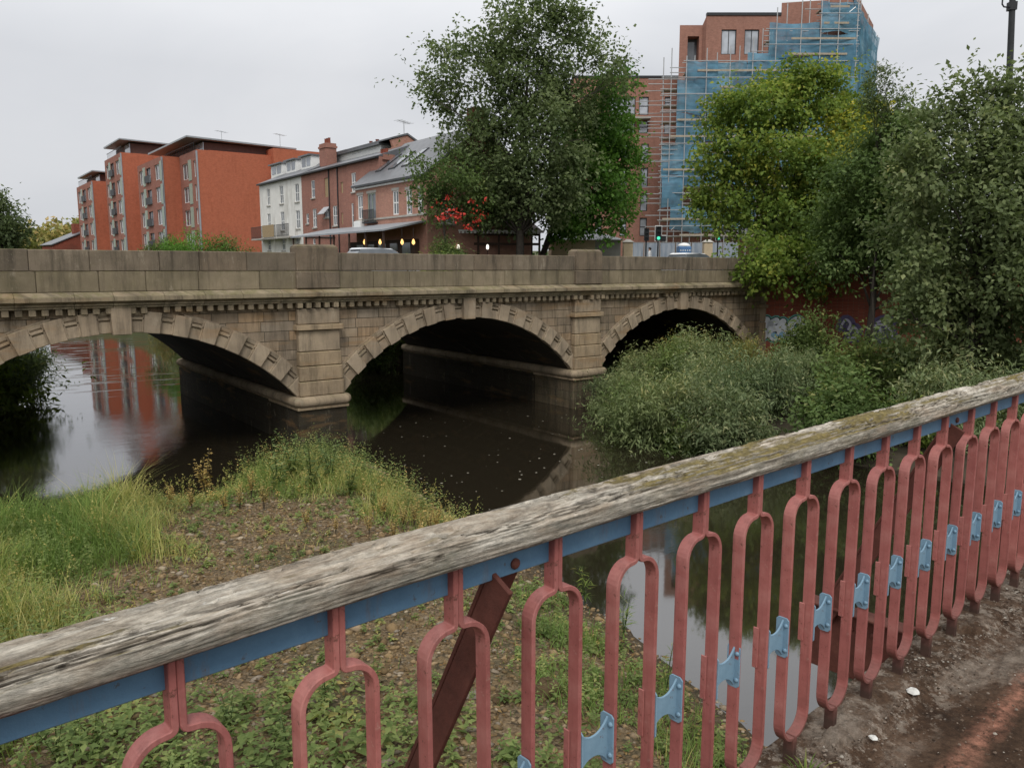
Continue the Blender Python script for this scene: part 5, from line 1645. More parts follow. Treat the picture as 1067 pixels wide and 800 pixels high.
# ------------------------------------------------------------------ pedestrian: one skinned body
def person(loc, rz, lab, top_m, leg_m, skin_m, hair_m, height=1.72):
    t = thing('person', lab, 'person', loc, rz)
    s = height / 1.75
    J = {'pel': (0, 0, .95, .135), 'waist': (0, 0, 1.08, .125), 'chest': (0, 0, 1.3, .15), 'neckb': (0, 0, 1.46, .075), 'neck': (0, .01, 1.53, .055), 'head': (0, .02, 1.62, .088), 'crown': (0, .01, 1.7, .07),
         'shl': (.17, 0, 1.43, .065), 'ell': (.23, -.03, 1.15, .045), 'wrl': (.22, .12, .95, .032), 'hdl': (.21, .18, .89, .036),
         'shr': (-.17, 0, 1.43, .065), 'elr': (-.23, .0, 1.15, .045), 'wrr': (-.22, -.06, .92, .032), 'hdr': (-.22, -.08, .84, .036),
         'hil': (.09, 0, .9, .095), 'knl': (.1, .14, .5, .062), 'anl': (.1, .16, .09, .042), 'tol': (.11, .32, .035, .035),
         'hir': (-.09, 0, .9, .095), 'knr': (-.1, -.02, .5, .062), 'anr': (-.1, -.26, .13, .042), 'tor': (-.11, -.14, .035, .035)}
    E = [('pel', 'waist'), ('waist', 'chest'), ('chest', 'neckb'), ('neckb', 'neck'), ('neck', 'head'), ('head', 'crown'), ('chest', 'shl'), ('shl', 'ell'), ('ell', 'wrl'), ('wrl', 'hdl'), ('chest', 'shr'), ('shr', 'elr'), ('elr', 'wrr'), ('wrr', 'hdr'),
         ('pel', 'hil'), ('hil', 'knl'), ('knl', 'anl'), ('anl', 'tol'), ('pel', 'hir'), ('hir', 'knr'), ('knr', 'anr'), ('anr', 'tor')]

    def skin(name, keys, grow, mat):
        ks = [k for k in J if k in keys]; me = bpy.data.meshes.new(name)
        me.from_pydata([tuple(c * s for c in J[k][:3]) for k in ks], [(ks.index(a), ks.index(b)) for a, b in E if a in keys and b in keys], [])
        o_ = link_mesh(name, me, t, [mat])
        md = o_.modifiers.new('skin', 'SKIN'); lay = me.skin_vertices[0].data if me.skin_vertices else None
        if lay is None:
            bpy.context.view_layer.objects.active = o_
        for i, k in enumerate(ks):
            r = J[k][3] * s + grow
            me.skin_vertices[0].data[i].radius = (r, r)
        me.skin_vertices[0].data[0].use_root = True
        o_.modifiers.new('sub', 'SUBSURF').levels = 2; o_.modifiers['sub'].render_levels = 2
        return o_
    b_ = skin('body', set(J), 0, skin_m)
    skin('jacket', {'pel', 'waist', 'chest', 'neckb', 'shl', 'ell', 'wrl', 'shr', 'elr', 'wrr'}, .018, top_m)
    skin('trousers', {'pel', 'hil', 'knl', 'anl', 'hir', 'knr', 'anr'}, .014, leg_m)
    m = MB(); blob(m, (0, -.015 * s, 1.665 * s), .112 * s, .95, 5, 12); m.build('hair', hair_m, t, smooth=True)
    return t


M['skin'] = m_plain('skin', (.5, .32, .24), .6, .05)
M['hair'] = m_plain('dark_hair', (.02, .015, .012), .6, .2)
M['navy'] = m_plain('dark_cloth', (.03, .035, .05), .9, .2)
M['whitecloth'] = m_plain('white_cloth', (.7, .7, .7), .9, .08)
M['redcloth'] = m_plain('red_cloth', (.55, .03, .04), .9, .15)
q = pt(677, 262, 58); zp = rf(677, 257.3, 58).z - 1.76
person((q.x, q.y, zp), .6, 'pedestrian with dark hair and a white top walking beyond the parapet', M['whitecloth'], M['navy'], M['skin'], M['hair'])
q = onx(413.5, 262, PXX - 2.3); zp = onx(413.5, 246.5, PXX - 2.3).z - 1.76
person((q.x, q.y, ZB), 2.4, 'person in a red jacket standing under the pub canopy between the amber lamps', M['redcloth'], M['navy'], M['skin'], M['hair'], height=max(1.5, min(1.95, onx(413.5, 247, PXX - 2.3).z - ZB)))

# street lamp at the upper right
q = pt(1047, 262, 34); slp = thing('street_lamp', 'tall dark street lamp post rising above the trees at the right edge', 'street lamp', (q.x, q.y, 2.0), RZ)
z1 = rf(1054, -60, 34).z - 2.0
xt = rf(1055, 0, 34).x - rf(1047, 262, 34).x
zt0 = rf(1055, 0, 34).z - 2.0
sl_ = xt / zt0 * .5
m = MB(); m.tube([(0, 0, 0), (xt * .45, 0, z1 * .5), (xt * 1.0, 0, zt0), (xt * 1.12, 0, z1)], [.16, .135, .115, .1], 12); m.build('post', M['dark'], slp, smooth=True)
m = MB(); zz0 = rf(1050, 8, 34).z - 2.0
m.box(xt - .14, xt + .14, -.14, .14, zz0 - .12, zz0 + .2); m.tube([(xt - .12, 0, zz0), (xt - .32, 0, zz0 + .02), (xt - .4, 0, zz0 + .12), (xt - .4, 0, zz0 + .3)], .03, 6)
m.tube([(xt - .4, 0, zz0 + .3), (xt - .35, 0, zz0 + .55), (xt - .1, 0, zz0 + .62)], .015, 6); m.build('bracket', M['dark'], slp)
m = MB(); m.tube([(xt * 1.12, 0, z1), (xt * 1.12 + .5, -.2, z1 + .25), (xt * 1.12 + 1.4, -.5, z1 + .3)], .05, 8); arm = m.build('arm', M['dark'], slp)
m = MB(); m.box(xt * 1.12 + 1.3, xt * 1.12 + 2.0, -.68, -.4, z1 + .22, z1 + .36); m.build('lantern', M['greyclad'], slp, bevel=.05)

# brick river wall with graffiti, right of the bridge
W0 = Vector((39.35, 28.2, 0)); W1 = Vector((42.6, 22.0, 0)); W2 = Vector((47.0, 14.0, 0))
gw = thing('river_wall', 'old red brick river wall with white and purple graffiti behind the bushes', 'wall', (W0.x, W0.y, 1.0))
m = MB(Vector((W0.x, W0.y, 1.0)))
wu = (W2 - W0).normalized(); wn = Vector((wu.y, -wu.x, 0))
q = lambda d, t, z: W0 + wu * d - wn * t + Vector((0, 0, z))
WL = (W2 - W0).length
m.hexa([q(0, 0, .3), q(WL, 0, .3), q(WL, .5, .3), q(0, .5, .3), q(0, 0, 6.5), q(WL, 0, 6.5), q(WL, .5, 6.5), q(0, .5, 6.5)])
m.build('wall', M['wallbrick'], gw)
m = MB(Vector((W0.x, W0.y, 1.0))); m.hexa([q(0, -.05, 6.503), q(WL, -.05, 6.503), q(WL, .55, 6.503), q(0, .55, 6.503), q(0, -.05, 6.66), q(WL, -.05, 6.66), q(WL, .55, 6.66), q(0, .55, 6.66)]); m.build('coping', M['parapet'], gw)


def wall_hit(px, py):
    r = ray(px, py)
    # camera ray with the wall plane
    den = r[0] * wn.x + r[1] * wn.y
    t = (W0.x * wn.x + W0.y * wn.y) / den
    P_ = Vector((r[0] * t, r[1] * t, ZC + r[2] * t))
    return (P_ - W0).dot(wu), P_.z


def stroke(mb, pts, w, lift):
    """thick painted line on the wall: pts in photo pixels, placed on the wall itself"""
    c = [Vector(wall_hit(*p)) for p in pts]
    if len(c) > 2:
        dn = []
        for i in range(len(c) - 1):
            p0 = c[max(i - 1, 0)]; p1 = c[i]; p2 = c[i + 1]; p3 = c[min(i + 2, len(c) - 1)]
            for k in range(5):
                t = k / 5
                dn.append(.5 * (2 * p1 + (p2 - p0) * t + (2 * p0 - 5 * p1 + 4 * p2 - p3) * t * t + (3 * p1 - p0 - 3 * p2 + p3) * t ** 3))
        dn.append(c[-1]); c = dn
    vs = []; fs = []
    for i, p in enumerate(c):
        g_ = c[min(i + 1, len(c) - 1)] - c[max(i - 1, 0)]
        if g_.length < 1e-6: g_ = Vector((1, 0))
        g_.normalize(); n_ = Vector((-g_.y, g_.x)) * w / 2
        for s_ in (1, -1):
            a = p + n_ * s_; vs.append(W0 + wu * a.x + wn * lift + Vector((0, 0, a.y)))
    for i in range(len(c) - 1): fs.append((2 * i, 2 * i + 1, 2 * i + 3, 2 * i + 2))
    mb.add(vs, fs)
    for e_ in (c[0], c[-1]):          # round ends
        mb.poly([W0 + wu * (e_.x + w / 2 * math.cos(k * PI / 5)) + wn * (lift + .001) + Vector((0, 0, e_.y + w / 2 * math.sin(k * PI / 5))) for k in range(10)])


M['gteal'] = m_plain('teal_spray', (.12, .34, .3), .8, .15, 4)
M['gwhite'] = m_plain('white_spray', (.62, .64, .68), .8, .1, 4)
M['gblack'] = m_plain('black_spray', (.02, .02, .025), .8, .1)
M['gblue'] = m_plain('blue_spray', (.25, .42, .58), .8, .15, 4)
M['gpurp'] = m_plain('purple_spray', (.12, .1, .19), .8, .2, 4)
M['glil'] = m_plain('lilac_spray', (.5, .47, .6), .8, .1, 4)
LET = [[(788, 332), (790, 342), (795, 351), (800, 342), (799, 333)], [(803, 337), (802, 347), (806, 352), (811, 350)], [(803, 337), (809, 334)], [(816, 335), (812, 342), (815, 349), (819, 351), (821, 345), (817, 342)],
       [(823, 345), (825, 337), (831, 333), (836, 340), (833, 346), (826, 347)], [(808, 342), (803, 343)]]
worg = Vector((W0.x, W0.y, 1.0))
m = MB(worg)
for l in LET: stroke(m, l, .62, .006)
m.build('graffiti_outline', M['gteal'], gw)
m = MB(worg)
for l in LET: stroke(m, l, .47, .011)
m.build('graffiti_outline', M['gblack'], gw)
m = MB(worg)
for l in LET: stroke(m, l, .36, .016)
m.build('graffiti_letters', M['gwhite'], gw)
m = MB(worg); stroke(m, [(806, 349), (812, 352), (815, 348)], .3, .021); m.build('graffiti_shading', M['gblue'], gw)
L2 = [[(876, 341), (881, 333), (886, 337), (884, 343)], [(884, 348), (890, 341), (894, 346)], [(906, 352), (908, 343), (916, 338), (926, 341), (930, 350)], [(917, 341), (918, 355)], [(914, 336), (922, 333), (930, 335)], [(884, 352), (892, 352)]]
m = MB(worg)
for l in L2: stroke(m, l, .55, .006)
m.build('graffiti_outline', M['gpurp'], gw)
m = MB(worg)
for l in L2: stroke(m, l, .12, .012)
m.build('graffiti_letters', M['glil'], gw)
# ================================================================== vegetation
def unit(a): return a / np.maximum(np.linalg.norm(a, axis=-1, keepdims=True), 1e-9)


def leaf_quads(P, A, N, L, Wd):
    """P base, A axis, N normal: kite-shaped folded leaves"""
    A = unit(A); B = unit(np.cross(A, N)); Nn = np.cross(B, A)
    L = L[:, None]; Wd = Wd[:, None]
    mid = P + A * L * .45
    V = np.stack([P, mid + B * Wd * .5 + Nn * Wd * .12, P + A * L - Nn * L * .12, mid - B * Wd * .5 + Nn * Wd * .12], 1)
    return V


def leaves_at(lobes, n_twigs, lpt, leaf, wid, twig, droop=.0, shell=.55, up=.25, seed=0, spiky=.0, jit=.06, clump=.8):
    """lobes: (center, radii(3), tint bias, weight) -> quads and tints; leaves sit in clumps along short twigs"""
    r = np.random.default_rng(seed)
    wts = np.array([l[3] * (l[1][0] * l[1][1] * l[1][2]) ** (.6) for l in lobes]); wts /= wts.sum()
    idx = r.choice(len(lobes), n_twigs, p=wts)
    C_ = np.array([l[0] for l in lobes])[idx]; R_ = np.array([l[1] for l in lobes])[idx]; TB = np.array([l[2] for l in lobes])[idx]
    u = unit(r.normal(size=(n_twigs, 3)))
    rad = shell + (1 - shell) * r.random(n_twigs) ** .7
    bumpy = 1 + .38 * fbm(u[:, 0] * 1.7 + idx * 5.3, u[:, 1] * 1.7, u[:, 2] * 1.7, o=3, s=seed + 5)
    base = C_ + u * R_ * (rad * bumpy)[:, None]
    # most twigs gather in sub-clumps on each lobe, with gaps between them
    M_ = 11
    su = unit(r.normal(size=(len(lobes), M_, 3))); sr = r.uniform(.5, 1.12, (len(lobes), M_)); stone = r.normal(size=(len(lobes), M_)) * .16
    pick = r.integers(0, M_, n_twigs); incl = r.random(n_twigs) < clump
    sc_ = C_ + su[idx, pick] * R_ * sr[idx, pick][:, None]
    off = r.normal(size=(n_twigs, 3)) * np.array([.27, .27, .19])
    base = np.where(incl[:, None], sc_ + off * R_, base)
    u = np.where(incl[:, None], unit(su[idx, pick] + off * 1.5), u)
    TB = TB + np.where(incl, stone[idx, pick] + off[:, 2] * .9, -.15)  # upper leaves of each clump tinted lighter, light from above put into the colour
    td = unit(u * .8 + np.array([0, 0, up]) + r.normal(size=(n_twigs, 3)) * .45)
    tl = twig * r.uniform(.6, 1.4, n_twigs) * (1 + spiky * (r.random(n_twigs) < .12) * 2)
    cl = .5 + .9 * fbm(base[:, 0] * .45, base[:, 1] * .45, base[:, 2] * .45, o=2, s=seed + 9)     # clump tone
    t = r.random((n_twigs, lpt))
    P = base[:, None] + td[:, None] * (t * tl[:, None])[..., None] + r.normal(size=(n_twigs, lpt, 3)) * (jit * 1.6)
    P[..., 2] -= droop * (t * tl[:, None]) ** 1.5
    A = unit(td[:, None] * .6 + r.normal(size=(n_twigs, lpt, 3)) * .75 + np.array([0, 0, -.25 - droop]))
    N = unit(np.array([0, 0, 1.0]) + r.normal(size=(n_twigs, lpt, 3)) * .55 + u[:, None] * .4)
    L = leaf * r.uniform(.65, 1.3, (n_twigs, lpt)); W_ = L * wid * r.uniform(.8, 1.2, (n_twigs, lpt))
    tint = np.clip(.3 * cl[:, None] + .45 * r.random((n_twigs, lpt)) + TB[:, None] * .5 + .05, 0, 1)
    k = n_twigs * lpt
    V = leaf_quads(P.reshape(k, 3), A.reshape(k, 3), N.reshape(k, 3), L.ravel(), W_.ravel())
    return V, tint.ravel(), base, td, tl


def foliage(name, V, tint, mat, parent, origin):
    k = len(V)
    F = np.arange(k * 4).reshape(k, 4)
    return np_mesh(name, V.reshape(-1, 3) - np.array(origin), F, [mat], parent, tint=tint)


def branchy(mb, root, lobes, r0, seed, bend=.3, top=None, subs=3):
    """tapered trunk, a limb to each lobe, smaller branches inside each lobe"""
    rr = random.Random(seed)
    root = Vector(root)
    cs = [Vector(l[0]) for l in lobes]
    zt = max(c.z for c in cs); ctr = sum(cs, Vector()) / len(cs)
    topp = Vector((ctr.x, ctr.y, zt)) if top is None else Vector(top)
    tr = []
    n = 9
    for i in range(n):
        t = i / (n - 1); p = root.lerp(topp, t) + Vector((rr.uniform(-1, 1), rr.uniform(-1, 1), 0)) * bend * t
        tr.append(p)
    mb.tube(tr, [r0 * (1 - .88 * i / (n - 1)) for i in range(n)], 8)
    for c, l in zip(cs, lobes):
        h = (c.z - root.z) / max(.1, (topp.z - root.z))
        t0 = max(.18, min(.85, h - .28))
        i0 = t0 * (n - 1); a = tr[int(i0)].lerp(tr[min(n - 1, int(i0) + 1)], i0 - int(i0))
        mid = a.lerp(c, .5) + Vector((rr.uniform(-.2, .2), rr.uniform(-.2, .2), .1)) * (c - a).length * .6
        rb = max(.025, r0 * .42 * (1 - t0))
        mb.tube([a, a.lerp(mid, .5), mid, c], [rb, rb * .8, rb * .6, rb * .25], 6)
        for k in range(subs):
            d = Vector((rr.gauss(0, 1), rr.gauss(0, 1), rr.gauss(.3, .8))).normalized()
            e_ = c + Vector((d.x * l[1][0], d.y * l[1][1], d.z * l[1][2])) * rr.uniform(.8, 1.15)
            s_ = mid.lerp(c, rr.uniform(.3, .9)); m2 = s_.lerp(e_, .5) + Vector((0, 0, .1))
            mb.tube([s_, m2, e_], [rb * .4, rb * .28, .012], 4)


def px_lobes(lst, F, depth=.8, seed=0, flat=1.0):
    """lobes given as seen in the photograph, set in depth round the trunk"""
    rr = random.Random(seed); out = []
    for l in lst:
        px, py, pr = l[:3]; dF = l[3] if len(l) > 3 else rr.uniform(-1, 1) * depth; tb = l[4] if len(l) > 4 else 0.0; wt_ = l[5] if len(l) > 5 else 1.0
        f = F + dF; r = pr / FPX * f
        out.append((tuple(pt(px, py, f)), (r, r, r * flat), tb, wt_))
    return out


M['leaf_dark'] = m_leaf('dark_sycamore_leaves', [(0, (.028, .039, .018)), (.35, (.05, .068, .03)), (.65, (.076, .096, .045)), (1, (.12, .14, .075))], .45)
M['leaf_bright'] = m_leaf('bright_green_leaves', [(0, (.03, .065, .014)), (.4, (.055, .115, .02)), (.75, (.085, .155, .03)), (1, (.13, .19, .05))], .4)
M['leaf_yellow'] = m_leaf('yellowing_leaves', [(0, (.04, .068, .018)), (.35, (.072, .11, .026)), (.6, (.11, .145, .034)), (.8, (.155, .17, .04)), (1, (.3, .25, .035))], .45)
M['leaf_mid'] = m_leaf('mid_green_leaves', [(0, (.034, .052, .018)), (.4, (.058, .085, .028)), (.75, (.09, .12, .044)), (1, (.16, .16, .065))], .4)
M['leaf_grey'] = m_leaf('grey_green_leaves', [(0, (.045, .06, .03)), (.4, (.075, .098, .048)), (.75, (.12, .142, .075)), (1, (.21, .205, .11))], .4)
M['leaf_olive'] = m_leaf('olive_tan_weeds', [(0, (.055, .065, .02)), (.4, (.1, .105, .035)), (.7, (.16, .135, .05)), (1, (.26, .18, .09))], .3)
M['leaf_fresh'] = m_leaf('fresh_fern_leaves', [(0, (.06, .09, .02)), (.5, (.11, .15, .035)), (1, (.19, .22, .07))], .4)
M['berry'] = m_plain('red_berries', (.5, .045, .03), .5, .2, 5)


def tree(name, lab, cat, root, lobes, n_twigs, lpt, leaf, wid, twig, mat, r0=.25, seed=1, group=None, droop=0., shell=.5, up=.25, spiky=.5, top=None, extra=None, bend=.3, subs=3):
    root = Vector(root)
    t = thing(name, lab, cat, root, 0, group)
    mb = MB(root); branchy(mb, root, lobes, r0, seed, bend, top, subs)
    mb.build('trunk', M['bark'], t, smooth=True)
    V, ti, *_ = leaves_at(lobes, n_twigs, lpt, leaf, wid, twig, droop, shell, up, seed, spiky, jit=leaf * .5)
    foliage('crown', V, ti, M[mat], t, root)
    return t


# --- the tall dark tree and the brighter one behind it, on the far side of the bridge
q = pt(541, 262, 58)
dark_l = [(552, 88, 27), (512, 112, 22), (594, 92, 22), (495, 148, 21), (535, 148, 34), (580, 148, 33), (490, 182, 18), (515, 192, 30), (556, 196, 34), (592, 188, 24), (535, 218, 20), (503, 218, 18), (597, 120, 20), (566, 218, 17), (474, 152, 10), (598, 208, 10), (525, 75, 18), (570, 70, 18)]
spray = [(546, 18, 15), (527, 32, 14), (572, 14, 13), (600, 30, 14), (632, 62, 11), (648, 72, 8), (470, 52, 12), (457, 50, 8), (447, 92, 11), (452, 104, 12), (490, 48, 13), (540, 42, 18), (507, 24, 9), (640, 86, 9), (587, 10, 10), (560, 5, 10), (615, 45, 12), (465, 110, 14), (478, 78, 16), (500, 60, 18), (575, 40, 20), (530, 5, 8), (520, 50, 16), (620, 82, 14)]
dl = px_lobes(dark_l, 58, 2.2, 3) + [(c, r, tb, .75) for (c, r, tb, w_) in px_lobes(spray, 58, 1.5, 4)]
tree('sycamore_tree', 'tall dark green tree standing in front of the pub beyond the bridge', 'tree', (q.x, q.y, 6.0), dl, 2500, 15, .27, .72, .9, 'leaf_dark', .32, 21, shell=.35, spiky=.9, top=pt(548, 40, 58))
q = pt(560, 262, 63)
bl = px_lobes([(628, 118, 20), (634, 158, 22), (622, 198, 25), (642, 138, 14), (606, 220, 20), (600, 236, 13), (652, 172, 13), (588, 230, 16), (608, 150, 30), (602, 190, 28), (640, 92, 14), (650, 205, 14), (636, 232, 14)], 63, 2, 8)
tree('maple_tree', 'bright green tree half hidden behind the tall dark tree', 'tree', (q.x, q.y, 6.1), bl, 1500, 15, .3, .7, 1.0, 'leaf_bright', .28, 22, shell=.4, top=pt(615, 110, 63))

# --- small tree with red berries and the bush at its foot
q = pt(463, 262, 55)
rl = px_lobes([(444, 182, 12), (438, 172, 7), (455, 190, 16), (470, 205, 18), (445, 205, 13), (490, 200, 16), (480, 180, 14), (463, 220, 10), (500, 215, 12)], 55, 1.2, 5)
rt = tree('small_tree', 'small thin tree with bright red clusters among its leaves beside the pub front', 'tree', (q.x, q.y, 6.0), rl, 420, 12, .24, .6, .7, 'leaf_mid', .11, 23, shell=.3, top=pt(464, 190, 55))
r_ = np.random.default_rng(77)
_P = []
for (px, py, pr, n) in ((462, 227, 7, 44), (476, 226, 9, 56), (470, 217, 8, 18), (492, 209, 2.5, 14), (500, 221, 9, 24), (467, 204, 5, 12), (506, 209, 2.5, 7), (497, 230, 5, 22), (486, 236, 8, 14), (457, 212, 6, 9)):
    for k in range(n):
        a = r_.normal(size=2) * pr * .5
        _P.append(pt(px + a[0], py + a[1] * .7, 53.9 + r_.uniform(-.3, .3)))
_P = np.array([tuple(p) for p in _P]); _n = len(_P); _L = r_.uniform(.1, .3, _n)
foliage('red_leaves', leaf_quads(_P, r_.normal(size=(_n, 3)), r_.normal(size=(_n, 3)), _L, _L * .6), r_.random(_n), M['berry'], rt, (q.x, q.y, 6.0))


# --- yellowing tree over the right end of the bridge
q = pt(822, 300, 52.5)
yl = [(800, 112, 36, 0, .15), (842, 98, 34, .5, .15), (768, 126, 26, 0, .1), (880, 122, 28, 1, .45), (758, 168, 27, -.5, .05), (812, 170, 48, 0, .05), (866, 165, 42, 0, .3), (903, 150, 22, 1, .4), (760, 212, 28, -.5, 0), (804, 225, 42, 0, -.1), (858, 230, 48, 0, -.15), (910, 206, 36, -3, .05), (925, 172, 22, -3, .25), (900, 240, 30, -6, -.05), (795, 262, 24, -8, -.1), (828, 268, 24, -8, -.2), (868, 270, 26, -8, -.25), (925, 250, 32, 0, -.15), (826, 84, 18, 0, .15), (892, 158, 22, -1, .75), (880, 135, 16, -1.5, .8)]
yl += [(743, 132, 13, 0, .1, .6), (736, 176, 13, 0, .05, .6), (738, 208, 14, 0, 0, .6), (752, 108, 12, 0, .1, .6), (832, 70, 11, 0, .15, .6), (778, 98, 12, 0, .1, .6), (860, 78, 12, 0, .2, .6), (918, 135, 12, 1, .35, .6), (786, 286, 12, -8.5, -.1), (806, 290, 12, -8.5, -.15), (850, 294, 11, -8.5, -.2), (752, 240, 10, -1, 0, .6)]
tree('lime_tree', 'broad yellowing green tree overhanging the right end of the bridge', 'tree', (q.x, q.y, 4.0), px_lobes(yl, 52.5, 1.5, 6, .5), 4200, 15, .25, .75, .85, 'leaf_yellow', .3, 24, shell=.4, droop=.18, up=.05, top=pt(835, 95, 52.5))

# --- bushy trees on the right bank
q = pt(905, 340, 41)
ml = [(905, 190, 30), (932, 160, 28), (892, 245, 36), (935, 215, 38), (876, 266, 18), (924, 262, 22), (945, 180, 28), (955, 240, 36), (960, 300, 26), (885, 205, 20), (940, 140, 16, 0, 0, .6), (915, 158, 14, 0, 0, .6), (960, 128, 14, 0, 0, .6)]
tree('alder_tree', 'dull green bushy tree between the yellowing tree and the grey-green one', 'tree', (q.x, q.y, 2.4), px_lobes(ml, 41, 1.2, 7), 2300, 14, .21, .62, .75, 'leaf_mid', .2, 25, shell=.35, spiky=.8)
q = pt(1010, 400, 29)
gl = [(1010, 150, 32), (1052, 140, 32), (962, 182, 30), (1002, 205, 50), (1060, 205, 50), (962, 238, 32), (1012, 270, 50), (1065, 285, 50), (978, 308, 36), (1030, 335, 42), (952, 335, 20), (1085, 350, 40), (985, 345, 26), (1100, 230, 60), (1105, 150, 40), (1045, 300, 44), (956, 285, 22)]
gl += [(1002, 98, 12, 0, 0, .6), (978, 108, 11, 0, 0, .6), (1022, 92, 10, 0, 0, .6), (1047, 95, 13, 0, 0, .6), (962, 125, 11, 0, 0, .6), (1066, 84, 12, 0, 0, .6), (945, 150, 12, 0, 0, .6), (1035, 115, 16, 0, 0, .6), (990, 130, 18, 0, 0, .7), (1060, 110, 18, 0, 0, .7)]
tree('whitebeam_tree', 'large grey-green leafy tree filling the right edge above the handrail', 'tree', (q.x, q.y, 1.6), px_lobes(gl, 29.5, 1.3, 9), 3600, 14, .2, .62, .6, 'leaf_grey', .2, 26, shell=.35, spiky=.8, subs=4)
# dark bare-ended shoots standing above the trees
q = pt(915, 250, 40)
sh = px_lobes([(908, 92, 7), (922, 82, 6), (930, 100, 7), (938, 108, 6), (906, 110, 8), (918, 112, 8), (928, 124, 9), (911, 78, 4)], 40, .3, 12)
tree('buddleia_shrub', 'dark slender upright shoots standing against the sky right of the scaffold', 'shrub', (q.x, q.y, 2.2), sh, 260, 10, .17, .4, .4, 'leaf_dark', .07, 27, shell=.1, up=.9, subs=1)

# --- bushes: four kinds, copied along the right bank
def bush(name, lab, seed, mat, h, w_, n_twigs, lpt, leaf, wid, group, shoots=6, droop=.1):
    rr = random.Random(seed); lobes = []
    for k in range(8):
        a = rr.uniform(0, 2 * PI); d = w_ * .5 * rr.random() ** .6
        r = w_ * rr.uniform(.2, .32)
        lobes.append(((d * math.cos(a), d * math.sin(a), h * rr.uniform(.25, .68)), (r, r, r * rr.uniform(.8, 1.15)), rr.uniform(-.15, .15), 1))
    for k in range(shoots):
        a = rr.uniform(0, 2 * PI); d = w_ * .42 * rr.random()
        lobes.append(((d * math.cos(a), d * math.sin(a), h * rr.uniform(.74, 1.25)), (.065 * w_, .065 * w_, h * .22), rr.uniform(0, .3), .9))
    t = thing(name, lab, 'bush', (0, 0, 0), 0, group)
    mb = MB()
    for l in lobes:
        c = Vector(l[0]); m_ = Vector((c.x * .3, c.y * .3, c.z * .5)); mb.tube([(0, 0, -.15), m_, c], [.035, .022, .008], 5)
    for k in range(9):               # bare dead stems sticking out
        a = rr.uniform(0, 2 * PI); d = w_ * rr.uniform(.3, .62); z_ = h * rr.uniform(.5, 1.2)
        mb.tube([(0, 0, 0), (d * .35 * math.cos(a), d * .35 * math.sin(a), z_ * .55), (d * math.cos(a), d * math.sin(a), z_)], [.016, .01, .004], 4)
    mb.build('stems', M['bark'], t)
    V, ti, *_ = leaves_at(lobes, n_twigs, lpt, leaf, wid, .42, droop, .25, .35, seed, 1.0, jit=leaf * .5)
    foliage('leaves', V, ti, M[mat], t, (0, 0, 0))
    return t


